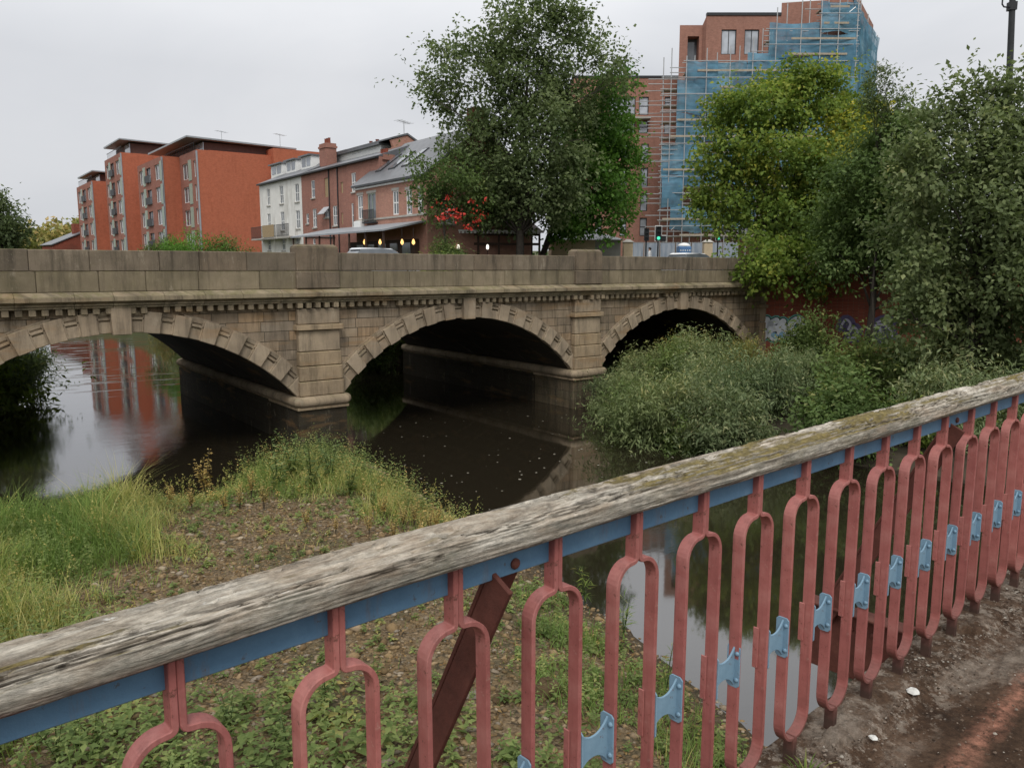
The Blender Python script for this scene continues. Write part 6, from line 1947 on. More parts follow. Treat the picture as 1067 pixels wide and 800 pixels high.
G1 = 'bushes crowding the right river bank'
protos = {
    'w': bush('willow_bush', 'x', 41, 'leaf_grey', 2.3, 3.0, 760, 14, .2, .27, G1, 12, .3),
    'g': bush('elder_bush', 'x', 42, 'leaf_mid', 2.4, 2.6, 640, 13, .17, .52, G1, 10),
    'o': bush('mugwort_clump', 'x', 43, 'leaf_olive', 2.0, 2.4, 700, 14, .14, .28, G1, 18),
    'f': bush('fern_clump', 'x', 44, 'leaf_fresh', 1.3, 1.8, 420, 13, .16, .45, G1, 5),
}
used = {}
WORD = {'w': 'grey-green willow bush', 'g': 'mid-green elder bush', 'o': 'tan-topped weedy clump', 'f': 'pale fresh-green leafy clump'}
BL = [  # X, Y, kind, scale, where it is
    (25.9, 26.0, 'w', .6, 'at the water beside the right pier, lowest under the right arch'),
    (24.4, 24.2, 'w', .8, 'leaning over the water, second along the waterline from the pier'),
    (22.8, 22.3, 'g', .9, 'dark against the water in the middle of the bank edge'),
    (22.5, 20.2, 'w', 1.05, 'hanging over the water at the nearest tip of the bank'),
    (22.9, 18.0, 'w', 1.0, 'drooping to the water just above the handrail'),
    (25.4, 15.0, 'g', 1.05, 'on the bank low behind the handrail at its mossy middle'),
    (28.6, 12.3, 'w', 1.05, 'behind the railing below the grey-green tree'),
    (30.8, 9.0, 'w', 1.1, 'behind the balusters at the right edge of the picture'),
    (33.0, 6.0, 'g', 1.1, 'farthest right behind the balusters'),
    (28.0, 26.6, 'w', .82, 'tall and spiky in front of the right arch'),
    (27.2, 24.2, 'g', .85, 'in the second row below the right arch'),
    (26.4, 21.8, 'w', .9, 'in the second row above the bank tip'),
    (26.6, 19.0, 'w', .92, 'broad, in the second row over the handrail'),
    (29.2, 16.6, 'g', 1.05, 'dark, in the second row under the tree'),
    (31.2, 13.6, 'o', 1.1, 'under the grey-green tree'),
    (30.4, 26.8, 'o', 1.0, 'brownish, against the dark mouth of the right arch'),
    (29.6, 24.6, 'w', .95, 'mid-bank in front of the right arch'),
    (29.4, 21.8, 'o', .85, 'mid-bank left of the graffiti'),
    (30.0, 19.3, 'w', .74, 'mid-bank below the white graffiti'),
    (32.2, 17.0, 'g', .85, 'mid-bank below the purple graffiti'),
    (34.3, 14.5, 'w', 1.2, 'high on the bank under the trees'),
    (32.6, 27.0, 'o', 1.0, 'tan, at the right haunch of the right arch'),
    (32.6, 24.6, 'o', .85, 'tan, high on the bank left of the white graffiti'),
    (32.8, 22.2, 'w', .52, 'high on the bank below the white graffiti'),
    (33.6, 20.0, 'o', .6, 'high on the bank between the two graffiti'),
    (35.8, 17.8, 'g', .6, 'high on the bank below the purple graffiti'),
    (35.2, 26.8, 'o', .7, 'at the foot of the bridge abutment'),
    (35.6, 24.2, 'o', .45, 'at the foot of the wall under the white graffiti'),
    (37.3, 23.7, 'g', 1.1, 'tall, between the white and the purple graffiti'),
    (38.2, 19.2, 'o', .55, 'at the foot of the wall under the purple graffiti'),
    (37.5, 25.8, 'o', .45, 'in the corner of bridge and brick wall'),
    (29.9, 11.0, 'f', 1.0, 'just above the handrail near the right edge'),
    (27.8, 13.4, 'f', .9, 'peeping over the handrail below the tree'),
    (22.2, 18.9, 'g', .75, 'low and dark, hanging in the water at the bank tip'),
]
for (x, y, k, s, where) in BL:
    src = protos[k]
    o_ = src if k not in used else copy_tree(src)
    used[k] = 1
    z = float(bank_h(np.array([x]), np.array([y]))[0])
    o_.location = (x, y, z - .05); o_.rotation_euler.z = random.uniform(0, 6.28); o_.scale = (s * random.uniform(.92, 1.1),) * 2 + (s * random.uniform(.92, 1.08),)
    o_['label'] = (WORD[k] + ' ' + where); o_['group'] = G1

# --- bushes on the far side: left arch, middle arch, upstream bank, in front of the apartments
G2 = 'bushes on the banks upstream of the bridge'
UP = [(23.6, 47.3, 'g', 1.25, 0.0, 'leafy green bush at the water seen through the middle arch'),
      (25.6, 49.5, 'g', 1.4, .8, 'second bush behind the one seen through the middle arch'),
      (25.5, 54, 'w', 1.5, .6, 'grey-green bush below the pub on the river bank'), (25.5, 60, 'g', 1.6, .6, 'green bush below the brick house on the river bank'), (25.6, 67, 'w', 1.7, .6, 'grey-green bush below the brick house on the river bank'),
      (25.4, 75, 'g', 1.8, .6, 'green bush below the white house on the river bank'), (25.2, 84, 'w', 1.9, .6, 'grey-green bush upstream of the white house'), (25.2, 93, 'g', 2.0, .6, 'green bush upstream of the white house'), (25.4, 103, 'o', 2.0, .6, 'tan weedy clump before the apartments on the river bank'),
      (1.4, 46.2, 'g', 1.8, .0, 'dark leafy bush under the left arch at the left edge'), (3.6, 46.2, 'w', 1.15, .0, 'thin-leaved bush reaching out over the water under the left arch'), (-1.2, 46.0, 'w', 2.2, .2, 'dark bush farthest left under the left arch'), (-.6, 49, 'w', 1.8, .4, 'grey-green bush behind the one under the left arch'), (2.4, 44.9, 'f', 1.9, .0, 'fresh green clump in front of the dark bush under the left arch'), (.3, 44.7, 'f', 2.3, .1, 'fresh green clump nearest the left edge under the left arch')]
for (x, y, k, s, z, lab) in UP:
    o_ = copy_tree(protos[k]); o_.location = (x, y, z); o_.rotation_euler.z = random.uniform(0, 6.28); o_.scale = (s, s, s); o_['label'] = lab; o_['group'] = G2
# river wall upstream on the right
m = MB(Vector((27.2, 44.2, 0))); m.box(27.2, 27.6, 44.3, 118, -.5, 6.0); uw = m.build('embankment_wall', M['wetstone']); uw.location = (27.2, 44.2, 0)
tag(uw, 'long stone embankment wall along the upstream river side below the terrace', 'wall')

for i, (px, py, F, s, lab) in enumerate(((200, 262, 102, 1.0, 'bushy green treetop over the parapet before the orange end wall'), (236, 262, 104, .62, 'small green treetop over the parapet at the right of the orange end wall'), (172, 262, 108, .6, 'small green treetop over the parapet before the stepped window bays'))):
    q = pt(px, py, F); c = Vector((q.x, q.y, 6))
    hh = rf(px, 244, F).z - 6 if i == 0 else rf(px, 250, F).z - 6
    lob = [((q.x + dx * s, q.y + dy * s, 6 + hh * fz), (1.7 * s, 1.7 * s, hh * .22), 0, 1) for (dx, dy, fz) in ((0, 0, .78), (-2, .5, .6), (2, -.5, .62), (.5, 1.5, .5), (-3.2, 0, .5), (3.2, 0, .48))]
    tree('small_tree', lab, 'tree', c, lob, 260, 12, .4, .3, 1.1, 'leaf_bright' if i == 0 else 'leaf_mid', .14, 60 + i, group='treetops before the apartments', droop=.25, shell=.2, subs=1)
q = pt(2, 262, 62)
lob = px_lobes([(0, 238, 16), (8, 230, 9), (-12, 225, 18), (14, 244, 8), (-5, 212, 8), (-20, 245, 20), (10, 252, 10)], 62, .8, 14)
tree('dark_tree', 'dark leafy tree at the far left edge above the parapet', 'tree', (q.x, q.y, 6.0), lob, 420, 13, .3, .6, .8, 'leaf_dark', .2, 66, shell=.3)
# wooded hillside far left, with the nearest crowns as trees
hx = pt(60, 262, 520)
rr = random.Random(5)
fr = np.random.default_rng(9)
lob = []
for k in range(70):
    px = rr.uniform(-60, 140); top_ = 240 + 6 * math.sin(px * .05) + rr.uniform(0, 14) + max(0, 30 - px) * .12
    F_ = rr.uniform(400, 520); c = pt(px, top_ + 6, F_); lob.append((tuple(c), (8, 8, 6), rr.uniform(-.2, .4), 1))
V, ti, *_ = leaves_at(lob, 2600, 6, 2.6, .8, 3.0, 0, .4, .2, 91, 0, jit=1.2)
hw_ = foliage('distant_wood', V, ti, M['leaf_olive'], None, (hx.x, hx.y, 0)); hw_.location = (hx.x, hx.y, 0)
tag(hw_, 'hazy green wood on the hillside at the far left', 'wood', kind='stuff')

# hedge below the pub canopy lamps
q = onx(448, 258, PXX - 3.9)
hb = copy_tree(protos['f']); hb.location = (q.x, q.y, 6.0); hb.scale = (.8, 1.5, .75); hb['label'] = 'yellow-green hedge plant below the lamps at the right of the pub canopy'; hb['group'] = 'plants by the pub terrace'
q = pt(462, 262, 54.5)
hb = copy_tree(protos['g']); hb.location = (q.x, q.y, 6.0); hb.scale = (1.0, 1.0, .8); hb['label'] = 'dark bush at the foot of the thin tree with red clusters'; hb['group'] = 'plants by the pub terrace'

# ------------------------------------------------------------------ the gravel bar: grass, weeds, stones
LUSH = [(1.0, 21, 3.0), (0, 17.5, 3.2), (2.0, 18.3, 2.0), (3.0, 21.6, 1.9), (-2, 14, 4.2), (.7, 14.8, 1.7), (-3, 20, 4)]
GREEN = [(10.1, 23.4, 1.8), (8.8, 22.6, 1.4), (10.9, 21.6, 1.1), (8.6, 9.6, 1.1), (8.75, 7.7, 1.1), (8.2, 6.2, 1.1), (9.4, 11.6, .8), (9.6, 22.0, 1.7), (10.4, 20.0, 1.2), (9.8, 17.9, .9), (8.2, 23.2, 1.2), (7.4, 8.0, 1.0)]
YEL = [(8.3, 20.2, 1.6), (7.8, 22.2, 1.5), (9.2, 21.0, 1.4), (5.6, 21.6, 1.3), (9.2, 17.2, 1.2), (4.2, 20.6, 1.3), (3.9, 16.9, 1.0), (6.6, 22.7, 1.7), (4.8, 22.6, 1.3), (9.7, 19.0, 1.1), (10.25, 16.6, .9), (10.4, 18.6, .9), (9.8, 14.6, .8), (3.6, 19.6, 1.2), (7.6, 21.2, 1.0)]
NORTH = [(10.1, 23.5, 1.7), (8.9, 22.7, 1.4), (10.7, 22.0, 1.2), (9.9, 21.3, 1.0), (10.5, 19.6, .8), (8.0, 23.4, 1.0), (9.9, 17.4, .7), (10.3, 15.6, .6)]
HERB = [(2.2, 9, 1.8), (3.5, 9.5, 1.4), (1.5, 10.5, 1.5), (.5, 12, 1.5), (4.6, 8.0, 1.2), (3.2, 7.3, 1.5), (1.2, 7.8, 1.4), (.2, 9.6, 1.5), (5.6, 6.6, 1.0), (1.5, 13.0, 1.3), (-1, 11.5, 1.8)]


def patchw(x, y, lst, soft=.55):
    w_ = np.zeros_like(x)
    for (a, b, r) in lst: w_ = np.maximum(w_, 1 - sst(r * (1 - soft), r * 1.15, np.hypot(x - a, y - b) + .5 * r * fbm(x * .9, y * .9, o=3, s=int(a * 10) % 97)))
    return w_


def scatter(n, seed, x0=-5, x1=12.5, y0=2.5, y1=25.8):
    r = np.random.default_rng(seed); return r.uniform(x0, x1, n), r.uniform(y0, y1, n), r


# the view wedge on the bar, with a margin
def in_view(x, y, m=.12):
    R = x * RT[0] + y * RT[1]; F = x * FD[0] + y * FD[1]
    return (F > 2) & (R / np.maximum(F, .1) > -.75 - m) & (R / np.maximum(F, .1) < .75)


def blades(x, y, h, lean, wd, r, tint, name, lab, mat, seg=3):
    """curved grass blades as one mesh"""
    n = len(x); z = bar_h(x, y) - .02
    az = r.uniform(0, 2 * PI, n); dx, dy = np.cos(az), np.sin(az)
    t = np.linspace(0, 1, seg + 1)
    P = np.stack([x[:, None] + dx[:, None] * (lean * h)[:, None] * t ** 1.8, y[:, None] + dy[:, None] * (lean * h)[:, None] * t ** 1.8, z[:, None] + h[:, None] * (t - .28 * lean[:, None] * t ** 2.4)], -1)
    ww = wd[:, None] * (1 - t ** 1.6)[None] * .5 + .0006
    a2 = az + PI / 2 + r.uniform(-.6, .6, n)
    B = np.stack([np.cos(a2), np.sin(a2), np.zeros(n)], -1)[:, None] * ww[..., None]
    V = np.stack([P - B, P + B], 2).reshape(n, -1, 3)
    m_ = (seg + 1) * 2
    f = np.array([[2 * k, 2 * k + 1, 2 * k + 3, 2 * k + 2] for k in range(seg)])
    F = (np.arange(n)[:, None, None] * m_ + f[None]).reshape(-1, 4)
    o_ = np_mesh(name, V.reshape(-1, 3), F, [M[mat]], None, tint=np.repeat(tint, seg))
    tag(o_, lab, 'grass', kind='stuff'); return o_


M['grass'] = m_leaf('bank_grass', [(0, (.035, .06, .016)), (.35, (.065, .1, .025)), (.6, (.1, .135, .035)), (.8, (.19, .17, .06)), (1, (.32, .26, .12))], .35)
x, y, r = scatter(330000, 101)
wl_, wg, wy = patchw(x, y, LUSH), patchw(x, y, GREEN), patchw(x, y, YEL)
d = poly_sd(x, y, BAR)
base = .06 * sst(.0, .4, fbm(x * .7, y * .7, o=3, s=33) + .2)
dens = np.clip(np.maximum.reduce([wl_ * 1.0, wg * .7, wy * .55, base * 1.6]) * sst(.15, .7, d), 0, 1)
keep = (r.random(len(x)) < dens * .52) & in_view(x, y)
x, y, wl_, wg, wy = x[keep], y[keep], wl_[keep], wg[keep], wy[keep]
n = len(x)
h = (.11 + .55 * wl_ + .22 * wg + .24 * wy) * r.uniform(.5, 1.5, n) * (1 + .8 * np.clip(fbm(x * .8, y * .8, o=2, s=44), -.5, 1))
yellow = np.clip(fbm(x * .45, y * .45, o=3, s=55) * 1.2 + .38 + wy * .55 - wg * .25, 0, 1)
tint = np.clip(.12 + .32 * r.random(n) + .5 * yellow * (r.random(n) < .25 + .7 * yellow), 0, 1)
blades(x, y, h, r.uniform(.2, 1.0, n), r.uniform(.007, .016, n), r, tint, 'bank_grass', 'long green and yellowing grass growing in drifts over the gravel bar', 'grass')

# feathery seed heads standing over the grass
x, y, r = scatter(9000, 171)
dens = np.maximum(patchw(x, y, LUSH) * .8, patchw(x, y, YEL) * .8)
keep = (r.random(len(x)) < dens * .42) & in_view(x, y) & (poly_sd(x, y, BAR) > .2)
x, y = x[keep], y[keep]; n = len(x); lp = 13
z = bar_h(x, y); hh = r.uniform(.45, .95, n); az = r.uniform(0, 6.28, n); ln = r.uniform(.05, .4, n)
t = r.uniform(.62, 1.0, (n, lp))
P = np.stack([x[:, None] + np.cos(az)[:, None] * (ln * hh)[:, None] * t ** 2, y[:, None] + np.sin(az)[:, None] * (ln * hh)[:, None] * t ** 2, z[:, None] + hh[:, None] * t], -1) + r.normal(size=(n, lp, 3)) * .012
A = np.stack([np.cos(az)[:, None] + r.normal(size=(n, lp)), np.sin(az)[:, None] + r.normal(size=(n, lp)), 1.2 + 0 * t], -1)
L = r.uniform(.025, .06, (n, lp)).ravel()
Vh = leaf_quads(P.reshape(-1, 3), A.reshape(-1, 3), r.normal(size=(n * lp, 3)), L, L * .4)
t2 = np.linspace(0, 1, 2)[None] * np.ones((n, 1))
base_ = np.stack([x, y, z], -1); tip = P.mean(1)
Ls = np.linalg.norm(tip - base_, axis=1); Vs = leaf_quads(base_, tip - base_, r.normal(size=(n, 3)), Ls, np.full(n, .006))
shd = foliage('seed_heads', np.concatenate([Vh, Vs]), np.concatenate([r.uniform(.55, 1, n * lp), r.uniform(.4, .8, n)]), M['grass'], None, (0, 0, 0))
tag(shd, 'pale feathery seed heads standing over the bank grass', 'grass', kind='stuff')

# broad-leaved weeds: one mesh for what nobody could count
x, y, r = scatter(60000, 111)
wh_, wl_, wg, wy = patchw(x, y, HERB), patchw(x, y, LUSH), patchw(x, y, GREEN), patchw(x, y, YEL)
wn_ = patchw(x, y, NORTH)
d = poly_sd(x, y, BAR)
dens = np.clip(np.maximum.reduce([wh_ * .32, wl_ * .34, wg * .34, wy * .3, wn_ * .95, .05 + .12 * sst(0, .3, fbm(x * .8, y * .8, o=3, s=17))]) * sst(.15, .7, d), 0, 1)
keep = (r.random(len(x)) < dens * .55) & in_view(x, y)
x, y, wh_, wl_, wg_, wn_, wy_ = x[keep], y[keep], wh_[keep], wl_[keep], wg[keep], wn_[keep], wy[keep]
n = len(x); lp = 14
z = bar_h(x, y); hgt = (.13 + .3 * wh_ + .45 * wl_ + .1 * wg_ + .62 * wn_ + .15 * wy_) * r.uniform(.6, 1.4, n)
t = np.linspace(.15, 1, lp)[None] + r.normal(size=(n, lp)) * .03
lean = r.normal(size=(n, 2)) * .18
P = np.stack([x[:, None] + lean[:, :1] * t * hgt[:, None], y[:, None] + lean[:, 1:] * t * hgt[:, None], z[:, None] + hgt[:, None] * t], -1)
az = (np.arange(lp) * 2.4)[None] + r.uniform(0, 6.28, (n, 1)); A = np.stack([np.cos(az), np.sin(az), .35 - .6 * (1 - t) + r.normal(size=(n, lp)) * .25], -1)
N = np.array([0, 0, 1.0]) + r.normal(size=(n, lp, 3)) * .3
L = .035 + .075 * (1.15 - t) * r.uniform(.7, 1.3, (n, lp)) * (1 + .5 * wh_[:, None]) * np.exp(r.normal(0, .35, (n, 1)))
V = leaf_quads(P.reshape(-1, 3), A.reshape(-1, 3), N.reshape(-1, 3), L.ravel(), L.ravel() * r.uniform(.38, .62, n * lp))
tint = np.clip(.25 * r.random((n, 1)) + .45 * r.random((n, lp)) + .25 * fbm(x, y, o=2, s=8)[:, None] + .1 + .35 * wy_[:, None] * (r.random((n, 1)) < .5), 0, 1).ravel()
M['herb'] = m_leaf('low_weed_leaves', [(0, (.04, .062, .024)), (.4, (.075, .105, .04)), (.68, (.12, .145, .06)), (.85, (.19, .17, .07)), (1, (.27, .19, .09))], .4)
hb = foliage('low_weeds', V, tint, M['herb'], None, (0, 0, 0)); tag(hb, 'low broad-leaved weeds scattered over the gravel bar', 'weeds', kind='stuff')

# small plants with leaf-pairs right under the railing and dry weed spikes at the water's edge: countable, one by one
def weed(name, lab, seed, mat, h, n_l, leaf, wid, spread_, group, stems=3, seedhead=False):
    rr = np.random.default_rng(seed); t = thing(name, lab, 'weed', (0, 0, 0), 0, group)
    mb = MB(); Vs = []; Ts = []
    for k in range(stems):
        a = rr.uniform(0, 6.28); hh = h * rr.uniform(.65, 1.05); d = spread_ * rr.uniform(.2, 1)
        pts_ = [Vector((d * math.cos(a) * (i / 4) ** 1.5, d * math.sin(a) * (i / 4) ** 1.5, hh * i / 4)) for i in range(5)]
        mb.tube(pts_, [.009, .008, .006, .005, .003], 5)
        tt = rr.uniform(.15, 1.0, n_l) if not seedhead else rr.uniform(.25, 1.0, n_l) ** .7
        P = np.stack([d * math.cos(a) * tt ** 1.5, d * math.sin(a) * tt ** 1.5, hh * tt], -1) + rr.normal(size=(n_l, 3)) * (.03 if seedhead else .008)
        az = rr.uniform(0, 6.28, n_l); A = np.stack([np.cos(az), np.sin(az), rr.uniform(-.2, .6, n_l)], -1)
        N = np.array([0, 0, 1.]) + rr.normal(size=(n_l, 3)) * .35
        L = leaf * rr.uniform(.6, 1.3, n_l) * (1.2 - .6 * tt)
        Vs.append(leaf_quads(P, A, N, L, L * wid)); Ts.append(np.clip(rr.random(n_l) * .7 + .1 + (.25 if seedhead else 0), 0, 1))
    mb.build('stems', M['soil'] if seedhead else M['leaf_mid'], t)
    foliage('leaves', np.concatenate(Vs), np.concatenate(Ts), M[mat], t, (0, 0, 0))
    return t


M['dryweed'] = m_leaf('dry_weed_leaves', [(0, (.08, .05, .02)), (.4, (.16, .11, .04)), (.7, (.22, .16, .06)), (1, (.3, .22, .1))], .3)
M['rustweed'] = m_leaf('rusty_dock_seed', [(0, (.06, .025, .014)), (.5, (.12, .05, .025)), (1, (.2, .09, .05))], .2)
wp = {'d': weed('dry_weed', 'x', 5, 'dryweed', .95, 46, .09, .45, .22, 'dry weeds on the bar', 5, True), 'r': weed('dock_plant', 'x', 6, 'rustweed', 1.0, 60, .045, .6, .1, 'dry weeds on the bar', 2, True),
      't': weed('leafy_weed', 'x', 7, 'herb', .9, 30, .13, .35, .3, 'leafy weeds under the railing', 4), 'h': weed('tall_grass_plant', 'x', 8, 'grass', 1.0, 16, .3, .07, .3, 'reedy plants by the railing side', 5)}
wu_ = {}
WL_ = [((215, 478), 'd', 1.6, 'tall pale dry weed standing alone against the water at the bar tip'), ((486, 528), 'r', 1.0, 'rust-brown dock spike at the right water edge of the bar'), ((466, 522), 'd', .9, 'tan dry weed left of the rust-brown dock at the water edge'), ((448, 515), 'd', .85, 'tan dry weed at the right water edge, third from the handrail'),
       ((432, 506), 'd', .8, 'tan dry weed at the right water edge below the dark water'), ((420, 512), 'd', .75, 'tan dry weed on the bar a little inland of the right water edge'), ((475, 540), 'd', .8, 'tan dry weed touching the handrail line'), ((262, 488), 'd', .9, 'yellowish weed between the dry stalk and the green clump'), ((250, 500), 'd', .8, 'yellowish weed in the middle of the bar tip'),
       ((275, 500), 'd', .85, 'yellowish weed at the left foot of the green clump'), ((350, 560), 'd', .55, 'small dry weed on the open gravel'), ((235, 505), 'd', .8, 'yellowish weed right of the tall grass'),
       ((345, 470), 't', 1.6, 'leafy green plant on the right of the green clump'), ((305, 468), 't', 1.75, 'tallest leafy green plant in the green clump'), ((290, 478), 't', 1.55, 'leafy green plant at the left of the green clump'), ((325, 480), 't', 1.65, 'leafy green plant in the middle of the green clump'), ((365, 482), 't', 1.4, 'leafy green plant at the right end of the green clump'), ((388, 492), 't', .9, 'leafy green plant sloping down to the right water edge'),
       ((200, 500), 'd', .8, 'pale seeding weed on the bar just left of the tall lone dry stalk'), ((178, 495), 'd', .8, 'pale seeding weed at the bar tip in front of the bright water'), ((400, 505), 'd', .8, 'tan seeding weed between the green clump and the right water edge'),
       ((385, 525), 'd', .65, 'low tan weed on the bar right of the open gravel'), ((410, 535), 'd', .7, 'low tan weed inland from the right water edge'), ((440, 535), 'd', .75, 'tan weed above the handrail left of the rusty dock'), ((455, 508), 'd', .8, 'tallest tan weed against the dark water at the right edge of the bar'), ((320, 520), 'd', .6, 'yellowed weed at the near foot of the green clump'),
       ((300, 790), 't', .7, 'leafy weed under the second baluster'), ((240, 770), 't', .8, 'leafy weed between the first two balusters'), ((180, 760), 't', .8, 'leafy weed under the first baluster neck'), ((100, 790), 't', .8, 'leafy weed low at the left below the blue bar'), ((60, 800), 't', .8, 'leafy weed at the lower left corner'), ((340, 740), 't', .7, 'leafy weed right of the second baluster neck'), ((390, 720), 't', .6, 'leafy weed on gravel before the third baluster'),
       ((650, 640), 'h', .9, 'reedy plant against the bright water inside a baluster'), ((610, 600), 'h', .9, 'reedy plant at the water right of the raking stay'), ((695, 690), 'h', .8, 'reedy plant at the water between balusters, right one'), ((735, 740), 'h', .7, 'reedy plant low between balusters near the water'), ((560, 640), 'h', .6, 'reedy plant on the gravel right of the raking stay')]
for ((px, py), k, s, lab) in WL_:
    q = onz(px, py, .75 + .5 * s if py < 560 else .6)
    if py < 560: q = onz(px, py + 30, .7)
    o_ = wp[k] if k not in wu_ else copy_tree(wp[k]); wu_[k] = 1
    z = float(bar_h(np.array([q.x]), np.array([q.y]))[0])
    o_.location = (q.x, q.y, max(z, 0) - .03); o_.rotation_euler.z = random.uniform(0, 6.28); o_.scale = (s, s, s); o_['label'] = lab

# loose stones
bm_v = np.array([(0, 0, 1), (.9, 0, .25), (.28, .85, .2), (-.72, .53, .3), (-.75, -.5, .22), (.27, -.86, .3), (.7, .5, -.35), (-.3, .85, -.3), (-.9, 0, -.3), (-.25, -.85, -.3), (.72, -.5, -.35), (0, 0, -.8)])
bm_f = np.array([(0, 1, 2), (0, 2, 3), (0, 3, 4), (0, 4, 5), (0, 5, 1), (1, 6, 2), (2, 7, 3), (3, 8, 4), (4, 9, 5), (5, 10, 1), (2, 6, 7), (3, 7, 8), (4, 8, 9), (5, 9, 10), (1, 10, 6), (11, 7, 6), (11, 8, 7), (11, 9, 8), (11, 10, 9), (11, 6, 10)])
x, y, r = scatter(90000, 131)
d = poly_sd(x, y, BAR); veg = np.maximum.reduce([patchw(x, y, LUSH), patchw(x, y, GREEN) * .5, patchw(x, y, YEL) * .5])
keep = (d > -.25) & in_view(x, y) & (r.random(len(x)) < (1 - .92 * veg) * .42)
x, y = x[keep], y[keep]; n = len(x)
s = np.exp(r.normal(-3.55, .5, n)).clip(.012, .14)
z = bar_h(x, y) + s * .12
a = r.uniform(0, 6.28, n); ca, sa = np.cos(a), np.sin(a)
B = bm_v[None] * (1 + .22 * r.normal(size=(n, 12, 1)).clip(-1, 1)) * np.stack([s * r.uniform(.8, 1.5, n), s * r.uniform(.6, 1.0, n), s * r.uniform(.3, .65, n)], -1)[:, None]
V = np.stack([B[..., 0] * ca[:, None] - B[..., 1] * sa[:, None], B[..., 0] * sa[:, None] + B[..., 1] * ca[:, None], B[..., 2]], -1) + np.stack([x, y, z], -1)[:, None]
F = (np.arange(n)[:, None, None] * 12 + bm_f[None]).reshape(-1, 3)
g = NG('loose_stones'); at = g.n('Attribute', _attribute_name='tint')
c = g.ramp(at.outputs[2], [(0, (.085, .055, .027)), (.25, (.16, .108, .052)), (.5, (.235, .16, .08)), (.72, (.29, .205, .115)), (.88, (.19, .16, .125)), (1, (.36, .29, .2))])
M['stones'] = g.surf(g.mix(.6, c.outputs[0], g.ramp(g.noise(g.obj(), 22, 4), [(.3, .65), (.7, 1.25)]), 'MULTIPLY'), .85, None, .25)
st = np_mesh('loose_stones', V.reshape(-1, 3), F, [M['stones']], None, tint=np.repeat(r.random(n), 20))
tag(st, 'loose brown river stones covering the bare parts of the gravel bar', 'stones', kind='stuff')
# brown fallen leaves lying among the stones
x, y, r = scatter(26000, 161)
d = poly_sd(x, y, BAR)
keep = (d > .1) & in_view(x, y) & (r.random(len(x)) < .75 * (1 - .6 * patchw(x, y, LUSH)))
x, y = x[keep], y[keep]; n = len(x)
P = np.stack([x, y, bar_h(x, y) + r.uniform(.012, .05, n)], -1)
A = np.stack([r.normal(size=n), r.normal(size=n), r.normal(size=n) * .25], -1); N = np.array([0, 0, 1.]) + r.normal(size=(n, 3)) * .35
L = r.uniform(.03, .085, n)
M['dead'] = m_leaf('dead_leaves', [(0, (.05, .03, .014)), (.4, (.1, .06, .025)), (.75, (.16, .095, .04)), (1, (.24, .16, .07))], .1, gain=1.2)
lv = foliage('fallen_leaves', leaf_quads(P, A, N, L, L * r.uniform(.4, .7, n)), r.random(n), M['dead'], None, (0, 0, 0))
tag(lv, 'brown fallen leaves littering the stones of the gravel bar', 'leaf litter', kind='stuff')
# a few big stones
for i, (px, py, s_, lab) in enumerate(((522, 742, .13, 'grey block of stone on the gravel behind the third baluster'), (570, 730, .22, 'brown boulder half sunk in the gravel right of the raking stay'), (790, 752, .16, 'dark stone at the water between the balusters'), (770, 775, .13, 'wet dark stone lowest by the water between the balusters'), (500, 640, .1, 'small grey stone on the gravel beside the raking stay'))):
    q = onz(px, py, .5); m = MB(); blob(m, (0, 0, 0), s_, .6, 300 + i, 8); o_ = m.build('boulder', M['stones'], bevel=.02); o_.location = (q.x, q.y, max(.02, float(bar_h(np.array([q.x]), np.array([q.y]))[0])) + s_ * .2); tag(o_, lab, 'boulder')

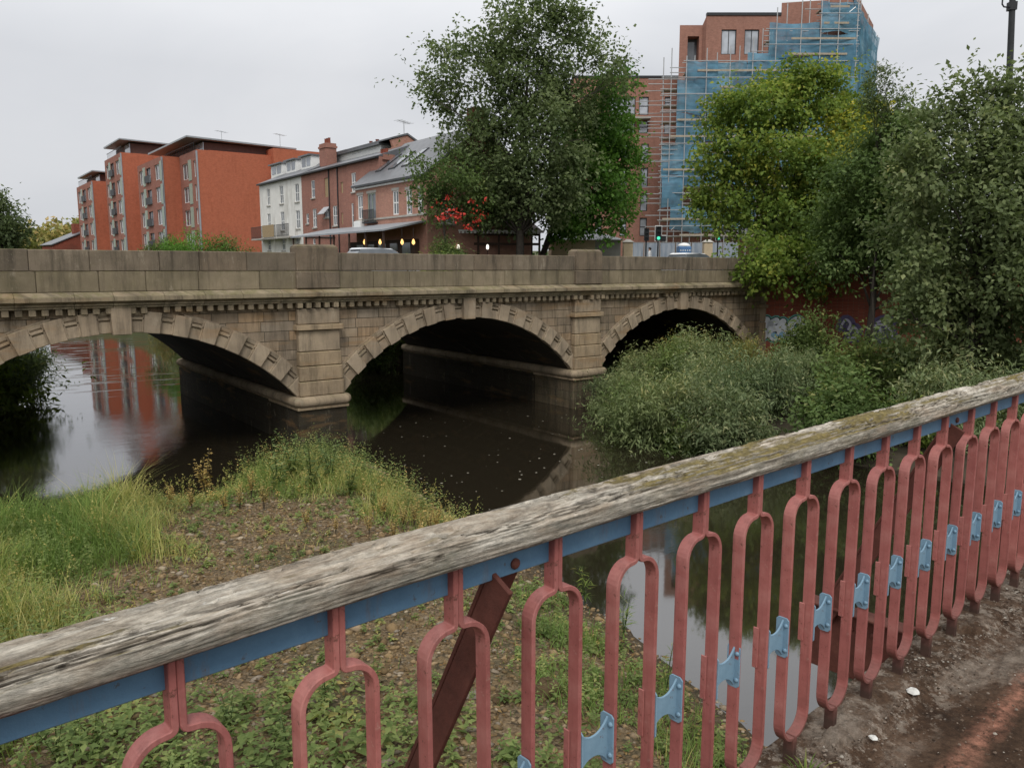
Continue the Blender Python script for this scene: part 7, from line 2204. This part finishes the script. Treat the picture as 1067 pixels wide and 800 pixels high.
# foam flecks drifting on the water
r = np.random.default_rng(141); mb = MB()
for k in range(170):
    px = r.uniform(380, 720); py = r.uniform(425, 560)
    if py > 640 - .27 * px + 60: continue
    q = onz(px, py, .004); s_ = r.uniform(.012, .05)
    mb.poly([(q.x + s_ * math.cos(a) * r.uniform(.6, 1.3), q.y + s_ * math.sin(a) * r.uniform(.6, 1.3), .004) for a in np.linspace(0, 2 * PI, 7)[:-1]])
M['foam'] = m_plain('foam_and_leaves', (.3, .28, .22), .9, .4, 2)
fo = mb.build('foam_flecks', M['foam']); tag(fo, 'pale foam flecks and leaves drifting on the dark water', 'foam', kind='stuff')

# grass tuft and dry stalks on the deck edge
r = np.random.default_rng(151)
def tuft(c, n, h, lab, sp, seed):
    t = thing('grass_tuft', lab, 'grass tuft', c)
    rr = np.random.default_rng(seed); az = rr.uniform(0, 6.28, n); d = rr.random(n) * sp; hh = h * rr.uniform(.5, 1.2, n); ln = rr.uniform(.3, 1.1, n)
    t_ = np.linspace(0, 1, 4)
    X = (np.cos(az) * d)[:, None] + np.cos(az)[:, None] * (ln * hh)[:, None] * t_ ** 1.7; Y = (np.sin(az) * d)[:, None] + np.sin(az)[:, None] * (ln * hh)[:, None] * t_ ** 1.7; Z = hh[:, None] * (t_ - .4 * t_ ** 2.2)
    P = np.stack([X, Y, Z], -1); ww = .0026 * (1 - t_ ** 1.7)[None] + .0003
    Bv = np.stack([-np.sin(az), np.cos(az), 0 * az], -1)[:, None] * ww[..., None]
    V = np.stack([P - Bv, P + Bv], 2).reshape(n, -1, 3); f = np.array([[2 * k, 2 * k + 1, 2 * k + 3, 2 * k + 2] for k in range(3)])
    o_ = np_mesh('blades', V.reshape(-1, 3), (np.arange(n)[:, None, None] * 8 + f[None]).reshape(-1, 4), [M['grass']], t, tint=np.repeat(np.clip(rr.random(n) * .75 + .05, 0, 1), 3))
tuft(RBM @ Vector((1.98, 1.085, .015)), 150, .085, 'green grass tuft growing on the deck edge by the railing foot', .09, 1)
tuft(RBM @ Vector((1.80, 1.12, .02)), 46, .13, 'sparse dry grass stalks at the railing foot left of the green tuft', .07, 2)
tuft(RBM @ Vector((2.22, 1.12, .02)), 30, .07, 'thin dry grass at the railing foot right of the green tuft', .05, 3)
